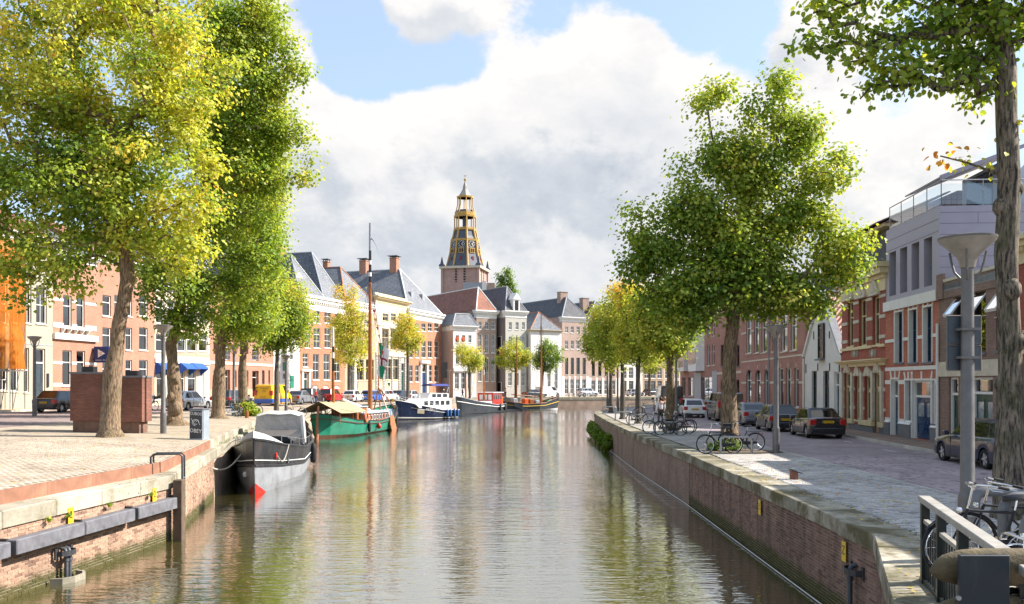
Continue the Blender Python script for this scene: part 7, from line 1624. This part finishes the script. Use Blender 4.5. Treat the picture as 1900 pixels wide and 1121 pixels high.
# ------------------------------------------------------------ bicycles and racks
def make_bike(fm, label, step=False, basket=False, bar=CHROME, guard=BLACK):
    root = thing('bicycle', label, 'bicycle'); r = .345; fx, rx_ = .55, -.52
    if 'bikewheel' not in WH:
        ty = M(); ty.path([(r*math.cos(a), 0, r*math.sin(a)) for a in np.linspace(0, 2*math.pi, 27)[:-1]], .022, 6, closed=True)
        rm = M(); rm.path([((r-.028)*math.cos(a), 0, (r-.028)*math.sin(a)) for a in np.linspace(0, 2*math.pi, 27)[:-1]], .011, 5, closed=True); rm.lathe([(.025, -.05), (.025, .05)], 8, axis='y')
        for i in range(16): a = 2*math.pi*i/16; rm.tube((0, .03*(1 if i % 2 else -1), 0), ((r-.03)*math.cos(a), 0, (r-.03)*math.sin(a)), .0022, n=3)
        WH['bikewheel'] = (ty.mesh('tyre', RUBBER, 60), rm.mesh('rim', CHROME, 60))
    for x in (fx, rx_): o = link('wheel', WH['bikewheel'][0], root, (x, 0, r)); link('rim', WH['bikewheel'][1], o)
    hd0, hd1, bb_, st = (.36, 0, .82), (.40, 0, .70), (-.02, 0, .29), (-.20, 0, .80)
    b = M(); b.tube(hd0, hd1, .022, n=8); b.tube(hd1, bb_, .020, n=8); b.tube(st, bb_, .018, n=8); b.tube(bb_, (rx_, .05, r), .011, n=6); b.tube(bb_, (rx_, -.05, r), .011, n=6); b.tube((-.17, .02, .70), (rx_, .05, r), .010, n=6); b.tube((-.17, -.02, .70), (rx_, -.05, r), .010, n=6)
    if step: b.path([(.37, 0, .78), (.2, 0, .5), (-.1, 0, .42)], .016, 6)
    else: b.tube((.365, 0, .80), (-.19, 0, .77), .017, n=8)
    b.build('frame', fm, root, smooth=50)
    b = M(); b.path([(.345, 0, .86), (.40, 0, .70), (.42, .045, .64), (.5, .05, .48), (fx, .05, r)], .013, 6); b.path([(.42, 0, .66), (.42, -.045, .64), (.5, -.05, .48), (fx, -.05, r)], .013, 6); b.build('fork', fm, root, smooth=50)
    b = M(); b.tube((.36, 0, .82), (.30, 0, 1.08), .014, n=6); b.path([(.10, .29, 1.09), (.22, .27, 1.12), (.31, .14, 1.12), (.31, 0, 1.08), (.31, -.14, 1.12), (.22, -.27, 1.12), (.10, -.29, 1.09)], .012, 6); hb = b.build('handlebar', bar, root, smooth=60)
    for sd in (-1, 1):
        b = M(); b.tube((.02, sd*.30, 1.08), (.14, sd*.285, 1.105), .018, n=8); b.build('grip', RUBBER, hb); b = M(); b.path([(.25, sd*.25, 1.10), (.21, sd*.30, 1.06), (.10, sd*.32, 1.05)], .007, 5); b.build('brake_lever', bar, hb)
    b = M(); b.loft([[(x, y*w, z+dz) for y, dz in ((-1, 0), (-.6, .045), (0, .05), (.6, .045), (1, 0), (0, -.03))] for x, w, z in ((-.36, .09, .95), (-.28, .11, .95), (-.16, .06, .945), (-.06, .022, .935))]); b.build('saddle', BLACK, root, smooth=50); b = M(); b.tube(st, (-.23, 0, .94), .013, n=6); b.build('seat_post', CHROME, root)
    for x, a0, a1 in ((rx_, .25, 2.9), (fx, .6, 2.6)):
        b = M(); pts = [(x+(r+.035)*math.cos(a), (r+.035)*math.sin(a)+r) for a in np.linspace(a0, a1, 12)]
        b.loft([[(px_, -.028, pz_), (px_+.004, 0, pz_+.01), (px_, .028, pz_)] for px_, pz_ in pts], caps=False, closed=False); b.build('mudguard', guard, root)
    b = M()
    for y in (-.06, .06): b.path([(-.24, y, .74), (-.72, y, .74)], .007, 5); b.tube((-.66, y, .74), (rx_, y, r), .006, n=5)
    for i in range(4): b.tube((-.34-.1*i, -.06, .74), (-.34-.1*i, .06, .74), .006, n=5)
    b.build('luggage_rack', BLACK, root)
    b = M(); b.loft([[(-.58, y, .30), (-.58, y, .37), (.04, y, .39), (.10, y, .30), (.04, y, .21)] for y in (.055, .075)]); b.build('chain_guard', guard, root)
    b = M(); b.tube((-.02, -.14, .29), (-.02, .14, .29), .012, n=6); b.tube((-.02, .12, .29), (.08, .12, .14), .01, n=5); b.tube((-.02, -.12, .29), (-.12, -.12, .44), .01, n=5); b.box(.04, .13, .125, .13, .22, .15); b.box(-.17, -.22, .43, -.08, -.13, .455); b.build('crank', CHROME, root)
    b = M(); b.lathe([(.0, 0), (.035, .01), (.04, .05), (.0, .07)], 10, (.43, 0, .80), axis='x'); b.build('headlamp', CHROME, root); b = M(); b.box(-.78, -.03, .64, -.75, .03, .70); b.build('rear_reflector', TAILR, root)
    b = M(); b.tube((-.06, .06, .28), (-.15, .16, .01), .008, n=5); b.build('kickstand', STEEL, root)
    if basket: b = M(); b.loft([[(.42, -.14, .84), (.66, -.14, .84), (.66, .14, .84), (.42, .14, .84)], [(.40, -.17, 1.06), (.72, -.17, 1.06), (.72, .17, 1.06), (.40, .17, 1.06)]]); b.build('crate', mat('crate_black', (.03,.03,.035), .7), root)
    return root
BKB = mat('bike_black', (.015,.015,.018), .3, .1); BKL = mat('bike_blue', (.10,.32,.60), .35, .1); BKG = mat('bike_grey', (.20,.21,.22), .35, .1)
K1 = make_bike(BKB, 'x'); K2 = make_bike(BKB, 'x', step=True, basket=True); K3 = make_bike(BKG, 'x', step=True, guard=BKG); K4 = make_bike(BKL, 'x', step=True, guard=WHITE)
def bike(src, px, Y, hd, label, group, lean=0.05, pos=None, first=set()):
    p = pos if pos is not None else on(px, Y); o = src if src.name not in first else copy_tree(src)
    first.add(src.name); o.location = p; o.rotation_euler = (lean, 0, R(hd)); tag(o, label, 'bicycle', group); return o
GBR, GBL, GBF = 'bicycles on the right quay', 'bicycles on the promenade', 'bicycles on the far quay'
bike(K1, 1336, 32.1, 186, 'black bicycle leaning on the front rack of the spreading lime', GBR, .04)
bike(K2, 1376, 33.3, 172, 'black step-through bicycle with crate behind the spreading lime trunk', GBR, -.05)
bike(K3, 1224, 44.6, 185, 'grey bicycle at the canal side of the bicycle heap', GBR, .08)
bike(K1, 1244, 43.4, 150, 'black bicycle standing askew in front of the bicycle heap', GBR, -.1)
bike(K2, 1258, 44.6, 10, 'black bicycle with crate in the bicycle heap', GBR, .1)
bike(K1, 1262, 45.6, 165, 'black bicycle at the road side of the bicycle heap', GBR, .04)
bike(K1, 1187, 54.6, 0, 'single black bicycle locked to the rack under the slim yellow lime', GBR, .03)
bike(K1, 1192, 70, 90, 'bicycle parked on the quay toward the outer bend', GBR, .05)
bike(K4, 424, 56.6, 190, 'pale blue bicycle leaning by the straight lime trunk', GBL, .06)
bike(K1, 441, 57.6, 130, 'black bicycle at the foot of the slender lime', GBL, -.08)
bike(K2, 449, 58.2, 60, 'bicycle with crate against the slender lime', GBL, .06)
bike(K3, 463, 59.6, 20, 'grey bicycle behind the leafy shrub', GBL, .05)
bike(K1, 548, 67.5, 15, 'black bicycle by the lamp post near the young lime', GBL, .04)
bike(K2, 277, 62, 70, 'bicycle standing past the kiosk end', GBL, .05)
for i, px in enumerate((1056, 1064, 1073, 1080, 1098)): bike(K1 if i % 2 else K3, px, 160+.6*i, 80+20*i, ('bicycle left of the far rack row', 'grey bicycle in the far rack row', 'black bicycle before the silver far car', 'grey bicycle at the silver far car bumper', 'black bicycle right of the silver far car')[i], GBF)
def rack(label, pos, rz, w=1.15, h=.62, r=.03, group='tube bicycle racks', name='bicycle_rack', m=None):
    k = .14; b = M(); b.path([(-w/2, 0, -.1), (-w/2, 0, h-k), (-w/2+k*.3, 0, h-k*.3), (-w/2+k, 0, h), (w/2-k, 0, h), (w/2-k*.3, 0, h-k*.3), (w/2, 0, h-k), (w/2, 0, -.1)], r, 10)
    o = b.build(name, m or STEEL, smooth=60, loc=pos, rz=rz); tag(o, label, 'bicycle rack', group)
    for sx in (-1, 1): b = M(); b.lathe([(r*2.2, 0), (r*2.2, .02), (r, .03)], 10, (sx*w/2, 0, 0)); b.build('foot_plate', STEEL, o)
    return o
for (px, Y, rz, lab) in ((1366, 32.0, 0, 'tube rack in front of the spreading lime'), (1333, 33.4, 25, 'tube rack beside the front wheel of the leaning black bicycle'), (1236, 44, 5, 'tube rack inside the bicycle heap'), (1184, 54.9, 0, 'tube rack holding the single black bicycle'), (1157, 60.5, 0, 'empty tube rack between the slim limes'), (1131, 74, 0, 'empty tube rack at the outer bend'), (1176, 84, 0, 'tube rack far along the right quay')): rack(lab, tuple(on(px, Y)), R(rz), r=.045)
# soil patch at the spreading lime
b = M(); n_ = 14; b.add([(8.75+1.5*math.cos(a)*random.uniform(.8, 1.1), 32.9+1.25*math.sin(a)*random.uniform(.8, 1.1), .030) for a in np.linspace(0, 2*math.pi, n_+1)[:-1]], [tuple(range(n_))]); struct(b.build('soil_patch', SOIL))
# ------------------------------------------------------------ the bridge corner at the lower right
b = M(); b.prism([(5.75, 11.6), (5.0, 8.6), (4.2, 5.4), (3.6, 3.2), (12, 3.2), (12, 11.6)], -.5, .22, 'xy'); struct(b.build('bridge_deck', SETTR))
RG = mat('railing_green', (.011,.018,.018), .4, .2, 5, dirt=.25, dirtc=(.10,.08,.06)); RT = mat('railing_top', (.33,.31,.27), .6, .15, 5, dirt=.3)
A_, B_2 = Vector((5.36, 11.2, 0)), Vector((3.95, 6.2, 0)); dR = (B_2-A_).normalized(); LR = (B_2-A_).length
ra = thing('bridge_railing', 'dark green bridge railing with pale flat top rail', 'railing', tuple(A_), math.atan2(dR.y, dR.x))
b = M(); b.bbox(-.05, -.075, 1.07, LR, .075, 1.14, .01); b.build('top_rail', RT, ra); b = M(); b.box(.0, -.03, .80, LR, .03, .85); b.build('upper_rail', RT, ra); b = M(); b.box(0, -.03, .02, LR, .03, .08); b.build('bottom_rail', RG, ra)
for x in (0.0, 1.0, 2.1, 3.2, 4.3): b = M(); b.box(x-.03, -.05, -.4, x+.07, .05, 1.07); b.build('post', RG, ra)
for i in range(38): x = .13+i*.135; b = M(); b.tube((x, 0, .08), (x, 0, .80), .011, n=6); b.build('baluster', RG, ra)
b = M(); b.prism([(0, .22), (-.62, -.35), (-.62, -.6), (.05, -.6)], -.03, .03); b.build('end_brace', RG, ra)
GU = mat('guard_olive', (.13,.10,.055), .85, .35, 7, dirt=.6, dirtc=(.05,.045,.03), bump=.5, bscale=30)
gr = thing('guard_beam', 'olive brown round nosed guard beam behind a dark steel panel', 'guard rail', (3.42, 7.05, 0))
for z, nm in ((1.10, 'upper_beam'), (.72, 'lower_beam')):
    rings = []
    for (x, k) in ((0.0, .12), (.04, .45), (.11, .72), (.22, .92), (.36, 1.0), (.6, 1.0), (1.0, 1.0), (2.2, 1.0)): rings.append([(x, .09*k*math.cos(a)-.0, z+.155*k*math.sin(a)-.03*(1-k)) for a in np.linspace(0, 2*math.pi, 17)[:-1]])
    b = M(); b.loft(rings); b.build(nm, GU, gr, smooth=60)
pn_ = at(1776, 6.9); b = M(); b.bbox(0, 0, -.6, .40, .04, 1.235, .006); sp_ = b.build('steel_panel', mat('panel_blue', (.012,.02,.03), .45, .2, 3, dirt=.35, dirtc=(.06,.07,.02)), gr, loc=(pn_.x-3.42, 6.86-7.05, 0))
b = M(); b.lathe([(.02, -.02), (.02, .0)], 8, (-.02, -.01, .9), axis='y'); b.build('bolt', STEEL, sp_)
NG = 'near bicycle racks'
for (x, y, w, lab) in ((6.85, 10.6, 1.6, 'thick tube rack behind the black bicycle at the railing'), (6.35, 9.3, 1.6, 'thick tube rack beside the bridge railing'), (7.6, 12.4, 1.9, 'thick tube rack nearest the mossy trunk')):
    rack(lab, (x, y, .2 if y < 11.6 else 0), 0, w, 1.0 if y < 11.6 else 1.05, .075, NG, m=mat('rack_galvanised', (.17,.175,.18), .5, .2, 6, metal=.4, dirt=.25))
bike(K1, 0, 0, 178, 'black bicycle with curved handlebar parked behind the bridge railing', 'bicycles at the bridge', .03, pos=Vector((5.90, 10.45, .26)))
bike(K1, 0, 0, 204, 'bicycle whose brown grip reaches over the railing', 'bicycles at the bridge', .10, pos=Vector((4.62, 7.25, .22)))
bike(K4, 0, 0, 185, 'pale blue bicycle crammed behind the guard beam', 'bicycles at the bridge', .06, pos=Vector((5.75, 8.9, .22)))
bike(K1, 0, 0, 172, 'black bicycle deepest among the thick racks', 'bicycles at the bridge', -.05, pos=Vector((6.5, 11.2, .22)))
bike(K3, 0, 0, 170, 'grey bicycle crammed among the thick racks', 'bicycles at the bridge', .05, pos=Vector((6.6, 9.9, .22)))
# ------------------------------------------------------------ scaffold with orange net
nm_ = bpy.data.materials.new('orange_net'); nm_.use_nodes = True; t = NT(nm_.node_tree); co_ = t.n('ShaderNodeTexCoord').outputs['Object']
nz_ = t.noise(co_, 1.2, 4).outputs[0]; cl_ = t.mix(t.rng(nz_, .3, .7), (.75,.22,.03,1), (.85,.32,.06,1)); df_ = t.n('ShaderNodeBsdfDiffuse', i={0: cl_}); tr_ = t.n('ShaderNodeBsdfTranslucent', i={0: cl_}); mx_ = t.n('ShaderNodeMixShader', i={0: .4, 1: df_, 2: tr_})
t.n('ShaderNodeOutputMaterial', i={0: t.n('ShaderNodeMixShader', i={0: .42, 1: mx_, 2: t.n('ShaderNodeBsdfTransparent', i={0: (1,.7,.45,1)})})})
P0, P1 = fpt(-150), fpt(10); d_ = (P1-P0).normalized(); z0_ = gz(P1.x, P1.y); Ls = (P1-P0).length
sf = thing('scaffold', 'tubular scaffold wrapped in orange netting against the beige house', 'scaffold', (P0.x, P0.y, z0_), math.atan2(d_.y, d_.x)); Zt, Zn = 11.4, 2.75
xs_ = np.linspace(.2, Ls, 7)
for x in xs_:
    for y in (-.35, -1.45): b = M(); b.tube((x, y, 0), (x, y, Zt), .035, n=6); b.build('standard', STEEL, sf)
for z in (2.6, 4.6, 6.6, 8.6, 10.6):
    for y in (-.35, -1.45): b = M(); b.tube((0, y, z), (Ls, y, z), .028, n=6); b.build('ledger', STEEL, sf)
    b = M(); b.box(0, -1.4, z+.03, Ls, -.4, z+.08); b.build('scaffold_boards', mat('scaffold_wood', (.42,.32,.2), .9, .2, 4), sf)
for i in range(6): b = M(); b.tube((xs_[i], -1.48, .1 if i > 3 else 2.6), (xs_[i+1], -1.48, 4.6 if i > 3 else 8.6), .025, n=6); b.build('brace', STEEL, sf); b = M(); b.tube((xs_[i+1], -1.48, 4.6), (xs_[i], -1.48, 8.6), .025, n=6); b.build('brace', STEEL, sf)
b = M(); nx, nz2 = 40, 30
for i in range(nx):
    for j in range(nz2):
        def np_(i, j): x = Ls*i/nx; z = Zn+(Zt-Zn)*j/nz2; return (x, -1.53-.05*math.sin(x*2.6+z)-.03*math.sin(z*3.1)+.04*math.sin(x*7), z)
        b.quad(np_(i, j), np_(i+1, j), np_(i+1, j+1), np_(i, j+1))
b.build('netting', nm_, sf); b = M(); b.quad((Ls, -1.53, Zn), (Ls, -.3, Zn), (Ls, -.3, Zt), (Ls, -1.53, Zt)); b.build('netting_end', nm_, sf)
# ------------------------------------------------------------ people
SKIN = mat('skin', (.55,.34,.25), .6, .05); DEN = mat('denim', (.03,.045,.09), .85, .1); HAIRB = mat('hair_dark', (.02,.014,.01), .5)
def skin(name, verts, edges, rad, m, parent, root=0, sub=2):
    me = bpy.data.meshes.new(name); me.from_pydata(verts, edges, []); o = link(name, me, parent); md = o.modifiers.new('skin', 'SKIN'); 
    for i, v in enumerate(me.skin_vertices[0].data): r = rad[i]; v.radius = r if isinstance(r, tuple) else (r, r); v.use_root = i == root
    s = o.modifiers.new('sub', 'SUBSURF'); s.levels = sub; s.render_levels = sub; me.materials.append(m); md.use_smooth_shade = True; return o
def person(label, pos, rz, top, trs, hair=HAIRB, hgt=1.74, stride=.22, arm=.15, extra=None, group=None):
    root = thing('person', label, 'person', pos, rz, group); k = hgt/1.74; root.scale = (k, k, k); s = stride
    V = [(0,0,.95), (0,0,1.15), (0,.0,1.38), (.01,0,1.50), (.02,0,1.60), (.02,0,1.70), (0,.09,.92), (s*.6,.10,.50), (s,.10,.09), (s+.14,.11,.04), (0,-.09,.92), (-s*.2,-.10,.50), (-s,-.10,.12), (-s+.12,-.11,.05),
         (0,.19,1.42), (-arm*.4,.25,1.14), (arm*.6,.26,.92), (arm+.06,.25,.82), (0,-.19,1.42), (arm*.2,-.25,1.14), (arm*1.2,-.26,.92), (arm*1.5,-.25,.82)]
    E = [(0,1),(1,2),(2,3),(3,4),(4,5),(0,6),(6,7),(7,8),(8,9),(0,10),(10,11),(11,12),(12,13),(2,14),(14,15),(15,16),(16,17),(2,18),(18,19),(19,20),(20,21)]
    Rr = [(.13,.10), (.12,.09), (.13,.10), .05, (.085,.10), .065, .085, .055, .04, .035, .085, .055, .04, .035, .055, .042, .032, .03, .055, .042, .032, .03]
    body = skin('body', V, E, Rr, SKIN, root)
    J = [0,1,2,14,15,16,18,19,20]; mp = {j: i for i, j in enumerate(J)}
    skin('jacket', [V[j] for j in J], [(mp[a], mp[c]) for a, c in E if a in mp and c in mp], [(.155,.13), (.145,.12), (.155,.12), .075, .06, .05, .075, .06, .05], top, root)
    J = [0,6,7,8,10,11,12]; mp = {j: i for i, j in enumerate(J)}
    skin('trousers', [V[j] for j in J], [(mp[a], mp[c]) for a, c in E if a in mp and c in mp], [(.145,.125), .10, .072, .058, .10, .072, .058], trs, root)
    b = M(); b.lathe([(.0, .17), (.06, .155), (.10, .09), (.105, .02), (.09, -.04), (.0, -.02)], 12, (-.005, 0, 1.60)); b.build('hair', hair, root, smooth=60)
    for i in (8, 12): b = M(); x, y, z = V[i]; b.bbox(x-.06, y-.045, z-.09, x+.19, y+.045, z-.005, .02); b.build('shoe', BLACK, root)
    if extra: b = M(); b.bbox(-.30, -.14, 1.05, -.12, .14, 1.46, .04); b.build('backpack', extra, root)
    return root
PY = mat('jacket_yellow', (.72,.36,.01), .7, .1); PW = mat('top_white', (.6,.6,.65), .8)
person('walker in a yellow jacket on the right road', tuple(on(1233, 55)), R(95), PY, DEN, mat('hair_fair', (.3,.16,.08), .6))
person('walker in a pale top and dark skirted trousers beside the yellow jacket', tuple(on(1226, 53.4)), R(92), PW, BLACK, extra=None)
person('person in dark clothes standing on the far quay by the white house', tuple(on(823, 149)), R(-60), mat('coat_dark', (.04,.05,.07), .8), DEN, stride=.04)
person('person in black bending past the white house door', tuple(on(858, 151)), R(10), BLACK, BLACK, stride=.2)
person('person in a red top on the promenade behind the green barge awning', tuple(on(586, 87)), R(20), RED, DEN, mat('hair_grey', (.4,.38,.35), .6), stride=.1)
person('person in a pale shirt on the far quay beside the old sailing boat', tuple(on(938, 153.5)), R(0), PW, DEN, stride=.1)
# ------------------------------------------------------------ bins, grass, fallen leaves
p_ = on(921, 156); bn = thing('wheelie_bin', 'blue wheeled bin by the brown brick canal house', 'bin', tuple(p_)); b = M(); b.loft([[(-.25,-.3,.05),(.25,-.3,.05),(.25,.3,.05),(-.25,.3,.05)], [(-.31,-.38,1.0),(.31,-.38,1.0),(.31,.38,1.0),(-.31,.38,1.0)]]); b.build('bin_body', mat('bin_blue', (.03,.05,.30), .5), bn); b = M(); b.bbox(-.34, -.42, 1.0, .34, .42, 1.07, .02); b.build('bin_lid', NAVY, bn)
gt = M(); rng_ = random.Random(5)
def tuft(x, y, z, n, h):
    for i in range(n):
        a = rng_.uniform(0, 6.3); d = rng_.uniform(.0, .10); l = rng_.uniform(.4, 1)*h; w = .006; bx, by = x+d*math.cos(a), y+d*math.sin(a); c, s = math.cos(a), math.sin(a); k = rng_.uniform(.2, .7)*l
        gt.add([(bx-w*s, by+w*c, z), (bx+w*s, by-w*c, z), (bx+c*k, by+s*k, z+l)], [(0, 1, 2)])
for i in range(260):
    f = rng_.random(); 
    if i < 120: y = 11+f*24; x = float(np.interp(y, [q[1] for q in Q_R], [q[0] for q in Q_R]))+.84+rng_.gauss(0, .03); tuft(x, y, .0, 4, .05)
    elif i < 150: tuft(6.95+rng_.gauss(0, .12)-(.35*(13.8-(y := rng_.uniform(11.5, 14.5)))*.3), y, .0, 8, .13)
    elif i < 210: y = 36+f*18; x = float(np.interp(y, [p[1] for p in pe], [p[0] for p in pe]))+rng_.gauss(.1, .1); tuft(x, y, .0 if x > 0 else .02, 7, .14)
    else: y = 20+f*8; x = -.42*y-rng_.random()*2; tuft(x, y, gz(x, y), 5, .05)
stuff(gt.build('grass_tufts', mat('grass', (.10,.17,.03), .8, .3, 2))); bpy.data.objects['grass_tufts']['label'] = 'green grass tufts in the joints of the quay paving'; bpy.data.objects['grass_tufts']['category'] = 'grass'
rng2 = np.random.default_rng(3); P = []
for i in range(900):
    if i < 420: y = rng2.uniform(10.5, 30); x = np.interp(y, [q[1] for q in Q_R], [q[0] for q in Q_R])+rng2.uniform(.1, 3.2); z = .03
    else: y = rng2.uniform(18, 42); x = np.interp(y, [q[1] for q in Q_L], [q[0] for q in Q_L])-rng2.gamma(1.5, 2)-.1; z = gz(x, y)+.025 if x < np.interp(y, [q[1] for q in Q_L], [q[0] for q in Q_L])-1.1 else .02
    P.append((x, y, z))
fl = leaf_mesh(np.array(P), .075, np.clip(rng2.normal(.85, .12, len(P)), 0, 1), rng2); 
v_ = np.empty(len(fl.vertices)*3); fl.vertices.foreach_get('co', v_); v_ = v_.reshape(-1, 4, 3); c_ = v_.mean(axis=1, keepdims=True); v_[:, :, 2:] = c_[:, :, 2:]+(v_[:, :, 2:]-c_[:, :, 2:])*.25; fl.vertices.foreach_set('co', v_.ravel()); fl.update()
o = stuff(link('fallen_leaves', fl)); o['label'] = 'fallen yellow leaves scattered on both quays'; o['category'] = 'leaves'
